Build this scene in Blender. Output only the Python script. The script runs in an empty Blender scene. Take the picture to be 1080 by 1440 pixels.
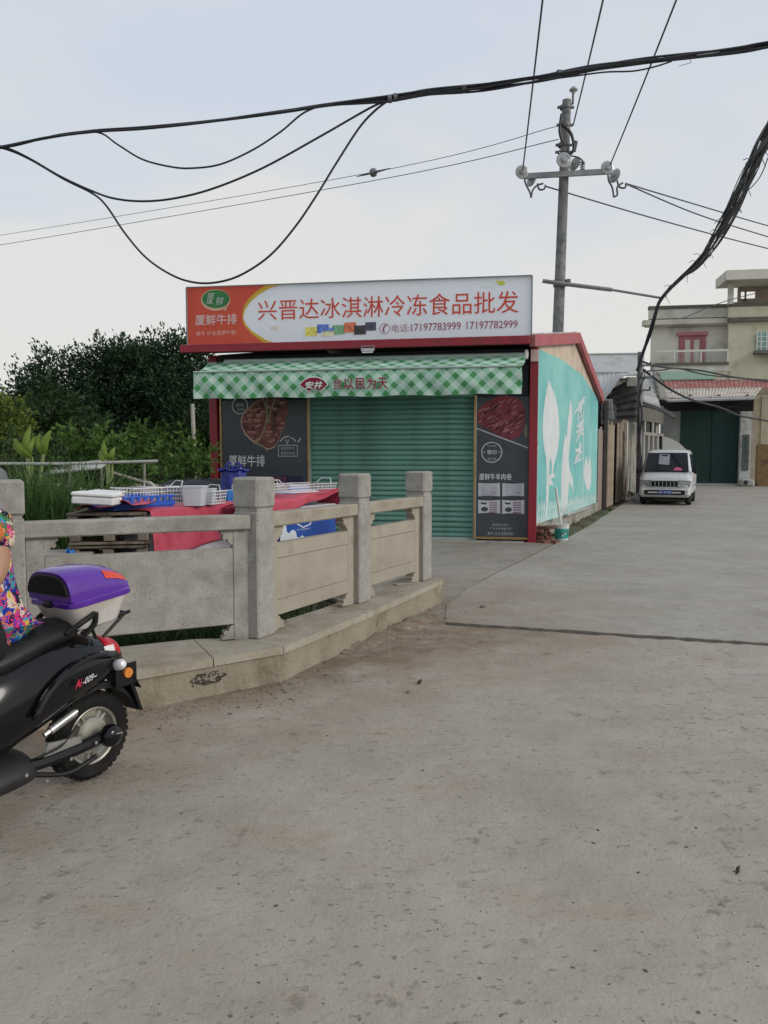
import bpy, math, random
import numpy as np
from mathutils import Vector, Matrix
R = math.radians
rnd = random.Random(7)
nrs = np.random.RandomState(11)
sc = bpy.context.scene
COL = sc.collection

# ------------------------------------------------------------------ camera
CAMH, FPX, HOR = 1.55, 1080.0, 645.0
PITCH = math.atan((720 - HOR) / FPX)
cd = bpy.data.cameras.new('camera'); cam = bpy.data.objects.new('camera', cd); COL.objects.link(cam)
cam.location = (0, 0, CAMH); cam.rotation_euler = (R(90) - PITCH, 0, 0)
cd.sensor_fit = 'VERTICAL'; cd.sensor_height = 36; cd.sensor_width = 27; cd.lens = 27
cd.clip_start = 0.05; cd.clip_end = 2000
sc.camera = cam

# ------------------------------------------------------------------ sky, sun, exposure
w = bpy.data.worlds.new('World'); sc.world = w; w.use_nodes = True
nt = w.node_tree; nt.nodes.clear()
def wn(t, **k):
    n = nt.nodes.new(t)
    for a, b in k.items(): setattr(n, a, b)
    return n
SUN_EL, SUN_AZ = R(26), R(114)       # azimuth clockwise from +Y: right, slightly behind the camera
sky = wn('ShaderNodeTexSky', sky_type='NISHITA', sun_disc=False)
sky.sun_elevation = SUN_EL; sky.sun_rotation = SUN_AZ; sky.air_density = 1.2; sky.dust_density = 3.0
b1 = wn('ShaderNodeBackground'); b1.inputs[1].default_value = 0.08
nt.links.new(sky.outputs[0], b1.inputs[0])
tc = wn('ShaderNodeTexCoord')
mp = wn('ShaderNodeMapping'); mp.inputs['Scale'].default_value = (1.0, 1.0, 2.6)
nt.links.new(tc.outputs['Generated'], mp.inputs[0])
nz = wn('ShaderNodeTexNoise'); nz.inputs['Scale'].default_value = 1.9; nz.inputs['Detail'].default_value = 7; nz.inputs['Roughness'].default_value = 0.5
nt.links.new(mp.outputs[0], nz.inputs['Vector'])
sx = wn('ShaderNodeSeparateXYZ'); nt.links.new(tc.outputs['Generated'], sx.inputs[0])
mr = wn('ShaderNodeMapRange'); mr.inputs[1].default_value = 0.0; mr.inputs[2].default_value = 0.55
mr.inputs[3].default_value = 0.22; mr.inputs[4].default_value = -0.1
nt.links.new(sx.outputs[2], mr.inputs[0])
ad = wn('ShaderNodeMath', operation='ADD'); nt.links.new(nz.outputs[0], ad.inputs[0]); nt.links.new(mr.outputs[0], ad.inputs[1])
cr = wn('ShaderNodeValToRGB')
cr.color_ramp.elements[0].position = 0.40; cr.color_ramp.elements[0].color = (.565, .618, .70, 1)
cr.color_ramp.elements[1].position = 0.62; cr.color_ramp.elements[1].color = (.695, .69, .67, 1)
e = cr.color_ramp.elements.new(0.5); e.color = (.61, .645, .69, 1)
nt.links.new(ad.outputs[0], cr.inputs[0])
mul = wn('ShaderNodeVectorMath', operation='SCALE'); mul.inputs['Scale'].default_value = 10.2
nt.links.new(cr.outputs[0], mul.inputs[0])
b2 = wn('ShaderNodeBackground'); b2.inputs[1].default_value = 0.1
nt.links.new(mul.outputs[0], b2.inputs[0])
mx = wn('ShaderNodeMixShader'); mx.inputs[0].default_value = 0.9
nt.links.new(b1.outputs[0], mx.inputs[1]); nt.links.new(b2.outputs[0], mx.inputs[2])
out = wn('ShaderNodeOutputWorld'); nt.links.new(mx.outputs[0], out.inputs[0])

sd = bpy.data.lights.new('sun', 'SUN'); sun = bpy.data.objects.new('sun', sd); COL.objects.link(sun)
sd.energy = 1.4; sd.angle = R(20); sd.color = (1.0, .95, .87)
_d = Vector((math.sin(SUN_AZ) * math.cos(SUN_EL), math.cos(SUN_AZ) * math.cos(SUN_EL), math.sin(SUN_EL)))
sun.rotation_euler = (-_d).to_track_quat('-Z', 'Y').to_euler(); sun.location = (20, -10, 30)
vs = sc.view_settings
vs.view_transform = 'Standard'; vs.look = 'None'; vs.exposure = 0.2; vs.gamma = 1.0; vs.use_curve_mapping = False

# ------------------------------------------------------------------ survey helpers (photo measurements -> metres)
_F = Vector((0, math.cos(PITCH), -math.sin(PITCH))); _U = Vector((0, math.sin(PITCH), math.cos(PITCH)))
def ray(px, py):
    return Vector(((px - 540) / FPX, 0, 0)) - _U * ((py - 720) / FPX) + _F
EYE = Vector((0, 0, CAMH))
def G(px, py, z=0.0):
    d = ray(px, py); return EYE + d * ((z - CAMH) / d.z)
def D(px, py, y):
    d = ray(px, py); return EYE + d * (y / d.y)
def hit(px, py, p0, n):
    d = ray(px, py); return EYE + d * ((Vector(p0) - EYE).dot(n) / d.dot(n))

# ------------------------------------------------------------------ mesh builder
class MB:
    def __init__(s, M=None): s.v = []; s.f = []; s.M = M; s.sm = []; s.smooth = False
    def add(s, vs, fs, smooth=None):
        k = len(s.v)
        M = s.M
        for p in vs:
            p = Vector(p); s.v.append(tuple(M @ p) if M else tuple(p))
        for f in fs: s.f.append([i + k for i in f]); s.sm.append(s.smooth if smooth is None else smooth)
        return s
    def box(s, c, size, bev=0.0, rot=None):
        hx, hy, hz = size[0] / 2, size[1] / 2, size[2] / 2
        c = Vector(c); vs = []; fs = []
        if bev <= 0:
            for x in (-hx, hx):
                for y in (-hy, hy):
                    for z in (-hz, hz): vs.append(Vector((x, y, z)))
            fs = [(0, 1, 3, 2), (4, 6, 7, 5), (0, 4, 5, 1), (2, 3, 7, 6), (0, 2, 6, 4), (1, 5, 7, 3)]
        else:
            b = min(bev, hx * .9, hy * .9, hz * .9); idx = {}
            for sx_ in (-1, 1):
                for sy in (-1, 1):
                    for sz in (-1, 1):
                        for a in range(3):
                            p = [sx_ * (hx - b), sy * (hy - b), sz * (hz - b)]
                            p[a] = (sx_ * hx, sy * hy, sz * hz)[a]
                            idx[(sx_, sy, sz, a)] = len(vs); vs.append(Vector(p))
            S = (-1, 1)
            for a in range(3):
                o = [i for i in range(3) if i != a]
                for sa in S:
                    q = []
                    for t in ((-1, -1), (1, -1), (1, 1), (-1, 1)):
                        k = [0, 0, 0]; k[a] = sa; k[o[0]] = t[0]; k[o[1]] = t[1]
                        q.append(idx[(k[0], k[1], k[2], a)])
                    fs.append(q)
            for a in range(3):
                o = [i for i in range(3) if i != a]
                for s0 in S:
                    for s1 in S:
                        q = []
                        for (sa, ax) in ((-1, o[0]), (1, o[0]), (1, o[1]), (-1, o[1])):
                            k = [0, 0, 0]; k[a] = sa; k[o[0]] = s0; k[o[1]] = s1
                            q.append(idx[(k[0], k[1], k[2], ax)])
                        fs.append(q)
            for a in S:
                for b_ in S:
                    for c_ in S: fs.append([idx[(a, b_, c_, i)] for i in range(3)])
        if rot is not None: vs = [rot @ v for v in vs]
        return s.add([v + c for v in vs], fs)
    def hexa(s, p):      # p: bottom 4, top 4 (same order)
        return s.add(p, [(3, 2, 1, 0), (4, 5, 6, 7), (0, 1, 5, 4), (1, 2, 6, 5), (2, 3, 7, 6), (3, 0, 4, 7)])
    def prism(s, poly, ext):   # poly: 3D points, ext: vector
        n = len(poly); e_ = Vector(ext)
        vs = [Vector(p) for p in poly] + [Vector(p) + e_ for p in poly]
        fs = [list(range(n))[::-1], list(range(n, 2 * n))] + [(i, (i + 1) % n, n + (i + 1) % n, n + i) for i in range(n)]
        return s.add(vs, fs)
    def tube(s, pts, r, seg=8, caps=True, smooth=True):
        pts = [Vector(p) for p in pts]; n = len(pts)
        rs = r if isinstance(r, (list, tuple)) else [r] * n
        vs = []; fs = []; prev = None
        for i, p in enumerate(pts):
            t = (pts[min(i + 1, n - 1)] - pts[max(i - 1, 0)])
            if t.length < 1e-9: t = Vector((0, 0, 1))
            t.normalize()
            if prev is None:
                a = Vector((0, 0, 1)) if abs(t.z) < .9 else Vector((1, 0, 0))
                u = t.cross(a).normalized()
            else:
                u = prev - t * prev.dot(t)
                if u.length < 1e-6: u = t.orthogonal()
                u.normalize()
            prev = u; v_ = t.cross(u)
            for k in range(seg):
                a = 2 * math.pi * k / seg
                vs.append(p + (u * math.cos(a) + v_ * math.sin(a)) * rs[i])
        for i in range(n - 1):
            for k in range(seg):
                k2 = (k + 1) % seg
                fs.append((i * seg + k, i * seg + k2, (i + 1) * seg + k2, (i + 1) * seg + k))
        s.add(vs, fs, smooth)
        if caps:
            k0 = len(s.v) - n * seg
            s.f.append([k0 + k for k in range(seg)][::-1]); s.sm.append(False)
            s.f.append([k0 + (n - 1) * seg + k for k in range(seg)]); s.sm.append(False)
        return s
    def lathe(s, prof, seg=20, T=None, smooth=True):
        vs = []; fs = []
        for (r, z) in prof:
            for k in range(seg):
                a = 2 * math.pi * k / seg; p = Vector((r * math.cos(a), r * math.sin(a), z))
                vs.append(T @ p if T else p)
        for i in range(len(prof) - 1):
            for k in range(seg):
                k2 = (k + 1) % seg
                fs.append((i * seg + k, i * seg + k2, (i + 1) * seg + k2, (i + 1) * seg + k))
        s.add(vs, fs, smooth)
        return s
    def grid(s, fn, nu, nv, smooth=True):
        vs = [fn(i / nu, j / nv) for j in range(nv + 1) for i in range(nu + 1)]
        fs = [(j * (nu + 1) + i, j * (nu + 1) + i + 1, (j + 1) * (nu + 1) + i + 1, (j + 1) * (nu + 1) + i) for j in range(nv) for i in range(nu)]
        return s.add(vs, fs, smooth)
    def loft(s, rings, cap=True, smooth=True, closed=True):
        n = len(rings[0]); vs = [p for r in rings for p in r]; fs = []
        for i in range(len(rings) - 1):
            for k in range(n if closed else n - 1):
                k2 = (k + 1) % n
                fs.append((i * n + k, i * n + k2, (i + 1) * n + k2, (i + 1) * n + k))
        if cap: fs += [list(range(n))[::-1], list(range((len(rings) - 1) * n, len(rings) * n))]
        return s.add(vs, fs, smooth)
    def mesh(s, name, mat):
        me = bpy.data.meshes.new(name); me.from_pydata(s.v, [], s.f)
        me.polygons.foreach_set('use_smooth', s.sm)
        if any(s.sm):
            try: me.set_sharp_from_angle(angle=R(42))
            except Exception: pass
        if mat: me.materials.append(mat)
        me.update(); return me
    def build(s, name, mat, parent=None, loc=None):
        o = bpy.data.objects.new(name, s.mesh(name, mat)); COL.objects.link(o)
        if parent: o.parent = parent
        if loc is not None: o.location = loc
        return o

def np_mesh(name, V, Fq, mat, parent=None, smooth=False):
    """fast quad mesh from numpy arrays"""
    me = bpy.data.meshes.new(name); nf, k = Fq.shape
    me.vertices.add(len(V)); me.vertices.foreach_set('co', V.astype(np.float32).ravel())
    me.loops.add(nf * k); me.loops.foreach_set('vertex_index', Fq.astype(np.int32).ravel())
    me.polygons.add(nf); me.polygons.foreach_set('loop_start', np.arange(0, nf * k, k, dtype=np.int32))
    me.polygons.foreach_set('loop_total', np.full(nf, k, dtype=np.int32))
    me.update(calc_edges=True); me.validate()
    if smooth: me.polygons.foreach_set('use_smooth', [True] * nf)
    if mat: me.materials.append(mat)
    o = bpy.data.objects.new(name, me); COL.objects.link(o)
    if parent: o.parent = parent
    return o

def tag(o, label, cat, group=None):
    o['label'] = label; o['category'] = cat
    if group: o['group'] = group
    return o
def thing(name, label, cat, loc=(0, 0, 0), rz=0.0, group=None):
    o = bpy.data.objects.new(name, None); COL.objects.link(o)
    o.location = loc; o.rotation_euler = (0, 0, rz); o.empty_display_size = .2
    return tag(o, label, cat, group)
def mat_of(o):
    return Matrix.Translation(o.location) @ o.rotation_euler.to_matrix().to_4x4()
def W2L(o): return mat_of(o).inverted()
def struct(o): o['kind'] = 'structure'; return o
def stuff(o): o['kind'] = 'stuff'; return o
def piece(name, me, parent, loc=(0, 0, 0), rot=(0, 0, 0), scale=None):
    o = bpy.data.objects.new(name, me); COL.objects.link(o); o.parent = parent; o.location = loc; o.rotation_euler = rot
    if scale: o.scale = scale
    return o
def catmull(P, n=8):
    P = [Vector(p) for p in P]; out_ = []
    for i in range(len(P) - 1):
        p0 = P[max(i - 1, 0)]; p1 = P[i]; p2 = P[i + 1]; p3 = P[min(i + 2, len(P) - 1)]
        for k in range(n):
            t = k / n
            out_.append(.5 * ((2 * p1) + (p2 - p0) * t + (2 * p0 - 5 * p1 + 4 * p2 - p3) * t * t + (3 * p1 - p0 - 3 * p2 + p3) * t ** 3))
    out_.append(P[-1]); return out_

# ------------------------------------------------------------------ materials
MATS = {}
def mat(name, c1, c2=None, scale=4.0, rough=.7, bump=0.0, bscale=60.0, metal=0.0, spec=.4, grime=None, gscale=1.2, gpos=(.5, .62),
        stretch=(1, 1, 1), transl=0.0, vary=0.0, coat=0.0, wear=None, wscale=30, wpos=(.62, .66), emit=None):
    if name in MATS: return MATS[name]
    m = bpy.data.materials.new(name); m.use_nodes = True; t = m.node_tree; L = t.links.new
    bs = t.nodes['Principled BSDF']
    def N(ty, **k):
        n = t.nodes.new(ty)
        for a, b in k.items(): setattr(n, a, b)
        return n
    tcn = N('ShaderNodeTexCoord'); mpn = N('ShaderNodeMapping'); mpn.inputs['Scale'].default_value = stretch
    L(tcn.outputs['Object'], mpn.inputs[0])
    c2 = c2 or tuple(min(1, x * 1.12) for x in c1)
    n1 = N('ShaderNodeTexNoise'); n1.inputs['Scale'].default_value = scale; n1.inputs['Detail'].default_value = 6; n1.inputs['Roughness'].default_value = .6
    L(mpn.outputs[0], n1.inputs['Vector'])
    rp = N('ShaderNodeValToRGB'); rp.color_ramp.elements[0].position = .33; rp.color_ramp.elements[1].position = .67
    rp.color_ramp.elements[0].color = (*c1, 1); rp.color_ramp.elements[1].color = (*c2, 1)
    L(n1.outputs[0], rp.inputs[0]); col = rp.outputs[0]
    def over(col, c, sc_, pos, st=None):
        n2 = N('ShaderNodeTexNoise'); n2.inputs['Scale'].default_value = sc_; n2.inputs['Detail'].default_value = 8; n2.inputs['Roughness'].default_value = .65
        if st:
            mm = N('ShaderNodeMapping'); mm.inputs['Scale'].default_value = st; L(tcn.outputs['Object'], mm.inputs[0]); L(mm.outputs[0], n2.inputs['Vector'])
        else: L(tcn.outputs['Object'], n2.inputs['Vector'])
        r2 = N('ShaderNodeMapRange'); r2.inputs[1].default_value = pos[0]; r2.inputs[2].default_value = pos[1]
        L(n2.outputs[0], r2.inputs[0])
        mxn = N('ShaderNodeMix', data_type='RGBA'); L(r2.outputs[0], mxn.inputs[0]); L(col, mxn.inputs[6]); mxn.inputs[7].default_value = (*c, 1)
        return mxn.outputs[2]
    if grime: col = over(col, grime, gscale, gpos)
    if wear: col = over(col, wear, wscale, wpos)
    if vary:
        oi = N('ShaderNodeObjectInfo'); hs = N('ShaderNodeHueSaturation')
        mrn = N('ShaderNodeMapRange'); mrn.inputs[3].default_value = 1 - vary; mrn.inputs[4].default_value = 1 + vary
        L(oi.outputs['Random'], mrn.inputs[0]); L(mrn.outputs[0], hs.inputs['Value']); L(col, hs.inputs['Color']); col = hs.outputs[0]
    L(col, bs.inputs['Base Color'])
    bs.inputs['Roughness'].default_value = rough; bs.inputs['Metallic'].default_value = metal
    bs.inputs['Specular IOR Level'].default_value = spec; bs.inputs['Coat Weight'].default_value = coat
    if bump:
        n3 = N('ShaderNodeTexNoise'); n3.inputs['Scale'].default_value = bscale; n3.inputs['Detail'].default_value = 5
        L(mpn.outputs[0], n3.inputs['Vector'])
        bp = N('ShaderNodeBump'); bp.inputs['Strength'].default_value = bump; bp.inputs['Distance'].default_value = .02
        L(n3.outputs[0], bp.inputs['Height']); L(bp.outputs[0], bs.inputs['Normal'])
    if transl:
        tr = N('ShaderNodeBsdfTranslucent'); L(col, tr.inputs[0]); ms = N('ShaderNodeMixShader'); ms.inputs[0].default_value = transl
        L(bs.outputs[0], ms.inputs[1]); L(tr.outputs[0], ms.inputs[2]); L(ms.outputs[0], t.nodes['Material Output'].inputs[0])
    if emit:
        bs.inputs['Emission Color'].default_value = (*emit[:3], 1); bs.inputs['Emission Strength'].default_value = emit[3]
    MATS[name] = m; return m

def text_poly(body, bold=0.0, spacing=1.0, shear=0.0):
    c = bpy.data.curves.new('txt', 'FONT'); c.body = body; c.size = 1; c.offset = bold; c.space_character = spacing; c.shear = shear
    c.resolution_u = 3
    o = bpy.data.objects.new('txt', c); COL.objects.link(o)
    dg = bpy.context.evaluated_depsgraph_get(); dg.update()
    me = bpy.data.meshes.new_from_object(o.evaluated_get(dg))
    V = [(v.co.x, v.co.y) for v in me.vertices]; Fc = [tuple(p.vertices) for p in me.polygons]
    bpy.data.objects.remove(o); bpy.data.meshes.remove(me); bpy.data.curves.remove(c)
    xs = [p[0] for p in V]; ys = [p[1] for p in V]
    x0, x1, y0, y1 = min(xs), max(xs), min(ys), max(ys)
    return [((x - x0) / (x1 - x0), (y - y0) / (y1 - y0)) for x, y in V], Fc
def text_on(mb, body, fn, a0, b0, a1, b1, **k):
    """fit body in rectangle (a0,b0)-(a1,b1) of surface map fn(a,b)->point"""
    V, Fc = text_poly(body, **k)
    mb.add([fn(a0 + (a1 - a0) * x, b0 + (b1 - b0) * y) for x, y in V], Fc, False)
def poly_on(mb, pts, fn): mb.add([fn(a, b) for a, b in pts], [list(range(len(pts)))], False)
def ring_on(mb, cx, cy, rx, ry, th, fn, seg=36, aspect=1.0):
    o = []; i = []
    for k in range(seg):
        a = 2 * math.pi * k / seg; o.append((cx + rx * math.cos(a), cy + ry * math.sin(a)))
        i.append((cx + (rx - th) * math.cos(a), cy + (ry - th * ry / rx) * math.sin(a)))
    mb.add([fn(*p) for p in o + i], [(k, (k + 1) % seg, seg + (k + 1) % seg, seg + k) for k in range(seg)], False)
def ell(cx, cy, rx, ry, seg=32, a0=0, a1=360):
    return [(cx + rx * math.cos(R(a0 + (a1 - a0) * k / seg)), cy + ry * math.sin(R(a0 + (a1 - a0) * k / seg))) for k in range(seg + (0 if a1 - a0 == 360 else 1))]

# ================================================================== GROUND
def road_mat(name, c1, c2, dirt, pits=1.0, dirtline=None, dirtpt=None):
    m = bpy.data.materials.new(name); m.use_nodes = True; t = m.node_tree; L = t.links.new; bs = t.nodes['Principled BSDF']
    def N(ty, **k):
        n = t.nodes.new(ty)
        for a, b in k.items(): setattr(n, a, b)
        return n
    tcn = N('ShaderNodeTexCoord')
    def noise(sc_, det=6, ro=.6, st=None):
        n = N('ShaderNodeTexNoise'); n.inputs['Scale'].default_value = sc_; n.inputs['Detail'].default_value = det; n.inputs['Roughness'].default_value = ro
        if st:
            mm = N('ShaderNodeMapping'); mm.inputs['Scale'].default_value = st; L(tcn.outputs['Object'], mm.inputs[0]); L(mm.outputs[0], n.inputs['Vector'])
        else: L(tcn.outputs['Object'], n.inputs['Vector'])
        return n.outputs[0]
    def rng(x, a, b, c=0, d=1):
        n = N('ShaderNodeMapRange'); n.inputs[1].default_value = a; n.inputs[2].default_value = b; n.inputs[3].default_value = c; n.inputs[4].default_value = d
        L(x, n.inputs[0]); return n.outputs[0]
    def mix(f, a, b):
        n = N('ShaderNodeMix', data_type='RGBA'); L(f, n.inputs[0])
        if isinstance(a, tuple): n.inputs[6].default_value = (*a, 1)
        else: L(a, n.inputs[6])
        if isinstance(b, tuple): n.inputs[7].default_value = (*b, 1)
        else: L(b, n.inputs[7])
        return n.outputs[2]
    def math_(op, a, b):
        n = N('ShaderNodeMath', operation=op)
        for i, x in enumerate((a, b)):
            if isinstance(x, (int, float)): n.inputs[i].default_value = x
            else: L(x, n.inputs[i])
        return n.outputs[0]
    col = mix(rng(noise(.55, 7, .62), .38, .62), c1, c2)
    col = mix(rng(noise(2.2, 8, .7), .4, .72, 0, .45), col, tuple(x * 1.2 for x in c2))
    col = mix(rng(noise(1.3, 6, .7, (1, 1.7, 1)), .5, .72, 0, .8), col, dirt)
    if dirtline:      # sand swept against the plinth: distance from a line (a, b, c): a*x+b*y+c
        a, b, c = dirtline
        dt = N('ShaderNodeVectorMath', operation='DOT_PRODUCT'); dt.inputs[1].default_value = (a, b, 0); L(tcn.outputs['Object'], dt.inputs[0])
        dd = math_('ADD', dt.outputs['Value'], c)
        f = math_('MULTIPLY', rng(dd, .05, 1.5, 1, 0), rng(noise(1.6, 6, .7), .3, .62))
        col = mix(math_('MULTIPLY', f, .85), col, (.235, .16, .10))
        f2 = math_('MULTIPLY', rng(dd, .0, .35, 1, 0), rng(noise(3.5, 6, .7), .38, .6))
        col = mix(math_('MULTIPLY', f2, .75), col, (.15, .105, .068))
    if dirtpt:        # sand carried round the end of the plinth: distance from a point
        dn_ = N('ShaderNodeVectorMath', operation='DISTANCE'); dn_.inputs[1].default_value = dirtpt; L(tcn.outputs['Object'], dn_.inputs[0])
        f = math_('MULTIPLY', rng(dn_.outputs['Value'], .3, 2.4, 1, 0), rng(noise(1.6, 6, .7), .3, .62))
        col = mix(math_('MULTIPLY', f, .8), col, (.245, .175, .115))
    # worn pits, small dark flecks, fine grain
    pit = rng(noise(9, 5, .6, (1, 1.3, 1)), .58, .68)
    pit = math_('MULTIPLY', pit, rng(noise(.9, 3, .5), .42, .58))
    pit2 = rng(noise(24, 4, .6, (.8, 1.5, 1)), .60, .68)
    fle = rng(noise(75, 3, .55, (.8, 1.3, 1)), .66, .72)
    pp = math_('MAXIMUM', math_('MULTIPLY', pit, .55), math_('MULTIPLY', math_('MULTIPLY', pit2, rng(noise(.7, 4, .6), .40, .62, .3, 1)), .75))
    pp = math_('MULTIPLY', math_('MAXIMUM', pp, math_('MULTIPLY', fle, .6)), pits)
    col = mix(pp, col, (.085, .077, .066))
    col = mix(rng(noise(160, 2, .6), .3, .75, 0, .13), col, tuple(x * .62 for x in c1))
    L(col, bs.inputs['Base Color'])
    L(rng(noise(3, 5, .6), .3, .7, .62, .9), bs.inputs['Roughness']); bs.inputs['Specular IOR Level'].default_value = .35
    h = math_('ADD', math_('MULTIPLY', noise(5, 8, .7), .9), math_('MULTIPLY', noise(60, 5, .6), .18))
    h = math_('SUBTRACT', h, math_('MULTIPLY', pp, .35))
    bp = N('ShaderNodeBump'); bp.inputs['Strength'].default_value = .55; bp.inputs['Distance'].default_value = .035; L(h, bp.inputs['Height']); L(bp.outputs[0], bs.inputs['Normal'])
    return m

C2, C3, C4 = G(364, 900, .25), G(506, 850, .25), G(596, 818, .25)
T4, T3, T2, T1, T0 = G(624, 814, .25), G(516, 862, .25), G(399, 909, .25), G(300, 926, .25), G(188, 945, .25)
e2 = (C4 - C2); e2.z = 0; e2.normalize(); l2 = Vector((-e2.y, e2.x, 0))
lineN = Vector((T2 - T0).xy).normalized(); lineN = Vector((lineN.y, -lineN.x))     # points to the road
DL = (lineN.x, lineN.y, -(lineN.x * T1.x + lineN.y * T1.y))
M_road = road_mat('road_concrete', (.298, .268, .223), (.364, .335, .288), (.310, .243, .175), 1.0, DL)
M_road2 = road_mat('road_concrete_far', (.278, .256, .220), (.348, .328, .290), (.305, .255, .195), .7, None, (T4.x, T4.y, 0))
M_fore = road_mat('forecourt_concrete', (.235, .219, .188), (.305, .286, .250), (.26, .21, .153), .9, None, (T4.x, T4.y, 0))
M_soil = mat('soil', (.10, .085, .05), (.17, .14, .09), 1.5, .95, .8, 12, grime=(.05, .075, .03), gscale=.6, gpos=(.45, .6))

def sheet(name, poly, z, thick, m):
    mb = MB(); mb.prism([(x, y, z - thick) for x, y in poly], (0, 0, thick)); return struct(mb.build(name, m))
gb = MB(); gb.grid(lambda u, v: (-450 + 900 * u, -200 + 900 * v, -.06), 8, 8, False); struct(gb.build('ground', M_soil))

J0, J1 = G(627, 879), G(1080, 909)
jd = (J1 - J0).normalized(); JR = J0 + jd * 40; jn = Vector((-jd.y, jd.x, 0))
def jag(a, b, n, amp):      # irregular broken edge between two ground points
    r_ = random.Random(3); o = []
    for k in range(n + 1):
        p = a.lerp(b, k / n); o.append((p.x + r_.uniform(-amp, amp), p.y + r_.uniform(-amp, amp)))
    return o
kp = [((T4 + l2 * .25).x, (T4 + l2 * .25).y - .05), ((T2 + l2 * .2).x, (T2 + l2 * .2).y), (T0.x - .05, T0.y + .25), (T0.x - 3.5, T0.y - 2.0), (-40, -28)]
near = [(60, -45), (60, JR.y - .5)] + jag(JR, J0 + jd * 4.6, 12, .004) + jag(J0 + jd * 4.5, J0, 60, .022) + kp + [(-40, -45)]
sheet('road', near, 0, .05, M_road)
far_edge = [G(626, 874), G(628, 850), G(657, 828), G(700, 805), G(740, 786), G(782, 764), G(828, 740), G(862, 717), G(884, 704)]
fo = J0 + jn * .135
jb = MB(); jb.prism([J0 + jn * -.3 - jd * .02 + Vector((0, 0, -.034)), JR - jn * .3 + Vector((0, 0, -.034)), JR + jn * .4 + Vector((0, 0, -.034)), J0 + jn * .4 - jd * .02 + Vector((0, 0, -.034))], (0, 0, .025)); struct(jb.build('road_joint', mat('joint_dirt', (.045, .04, .032), (.085, .075, .06), 9, .95, .6, 40)))
far = [(60, JR.y - .5 + .155)] + [(60, 62), (9, 62)] + [(far_edge[-1].x - .6, 50)] + [(p.x, p.y) for p in far_edge[::-1]] + \
      jag(fo, fo + jd * 4.5, 60, .016) + jag(fo + jd * 4.6, JR + jn * .135, 12, .004)
sheet('road_beyond', far[::-1], 0.0, .05, M_road2)

# ================================================================== SHOP (local x along the front, y into the building)
FR = G(748, 762); FL_ = D(303, 770, FR.y + 1.12); FL = Vector((FL_.x, FL_.y, 0))
fd = (FR - FL); fd.z = 0; WID = fd.length; ANG = math.atan2(fd.y, fd.x)
BRw = G(838, 719)
shop = thing('shop_building', 'single storey shop with red columns, closed green shutter, food posters and turquoise side wall', 'shop', (FL.x, FL.y, -.02), ANG)
SM = mat_of(shop); SI = SM.inverted(); s_out = (SM.to_3x3() @ Vector((0, -1, 0)))
def FP(px, py, off=0.0):     # photo point on the plane `off` in front of the facade -> local (x, z)
    p = SI @ hit(px, py, SM @ Vector((0, -off, 0)), s_out); return p.x, p.z
FRl = SI @ FR; BRl = SI @ Vector((BRw.x, BRw.y, 0)); side = Vector((BRl.x - FRl.x, BRl.y - FRl.y, 0)); SLEN = side.length; sdir = side.normalized()
sn = Vector((sdir.y, -sdir.x, 0))                                   # outward normal of the right wall
sn_w = SM.to_3x3() @ sn
def SP(px, py):              # photo point on the right wall -> (distance along, z)
    p = SI @ hit(px, py, FR, sn_w); q = p - FRl; return q.dot(sdir), p.z
def SL(a, z, off=0.0): return Vector((FRl.x, FRl.y, 0)) + sdir * a + sn * off + Vector((0, 0, z))

M_red = mat('red_painted_steel', (.23, .010, .022), (.27, .016, .03), 3, .45, .05, 30, spec=.45, grime=(.16, .02, .025), gscale=3, gpos=(.5, .7))
M_redroof = mat('faded_red_roof_trim', (.34, .05, .07), (.42, .09, .10), 2, .5, .1, 30, grime=(.25, .10, .09), gscale=4)
M_dark = mat('dark_paint_and_shade', (.012, .016, .022), (.02, .025, .03), 3, .6)  # dark paint; also holds the shade of soffit and openings in its colour
M_shut = mat('green_shutter_enamel', (.092, .222, .180), (.112, .252, .206), 1.2, .42, .04, 20, spec=.45, grime=(.07, .15, .125), gscale=1.4, gpos=(.48, .68), vary=.05)
M_wallp = mat('cream_sandwich_panel', (.52, .43, .33), (.58, .49, .39), 1.5, .6, .05, 40, grime=(.42, .34, .26), gscale=2)
M_board = mat('poster_slate', (.034, .040, .052), (.05, .058, .072), 1.6, .38, .03, 30, spec=.45)
M_gold = mat('dull_gold_trim', (.30, .19, .085), (.40, .27, .13), 6, .4, metal=.6)
M_concw = mat('rough_render', (.27, .26, .23), (.36, .345, .31), 2, .9, .5, 25, grime=(.15, .145, .12), gscale=2)

xLo, zHead = 0, 2.75
pl0 = FP(311, 620)[0]; pl1 = FP(431.5, 620)[0]; sh0, sh1 = FP(435.5, 640)[0], FP(666, 640)[0]; pr0, pr1 = FP(669, 640)[0], FP(744, 640)[0]
colw = .155
EAVE = FP(744, 472, .42)[1]; FBOT = FP(744, 484, .42)[1]
# red columns
for cx in (0.0, WID):
    mb = MB(); mb.box((0, .06, FBOT / 2), (colw, .16, FBOT), .008); mb.box((0, .06, .01), (.26, .26, .02)); mb.build('column', M_red, shop, (cx, 0, 0))
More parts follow.
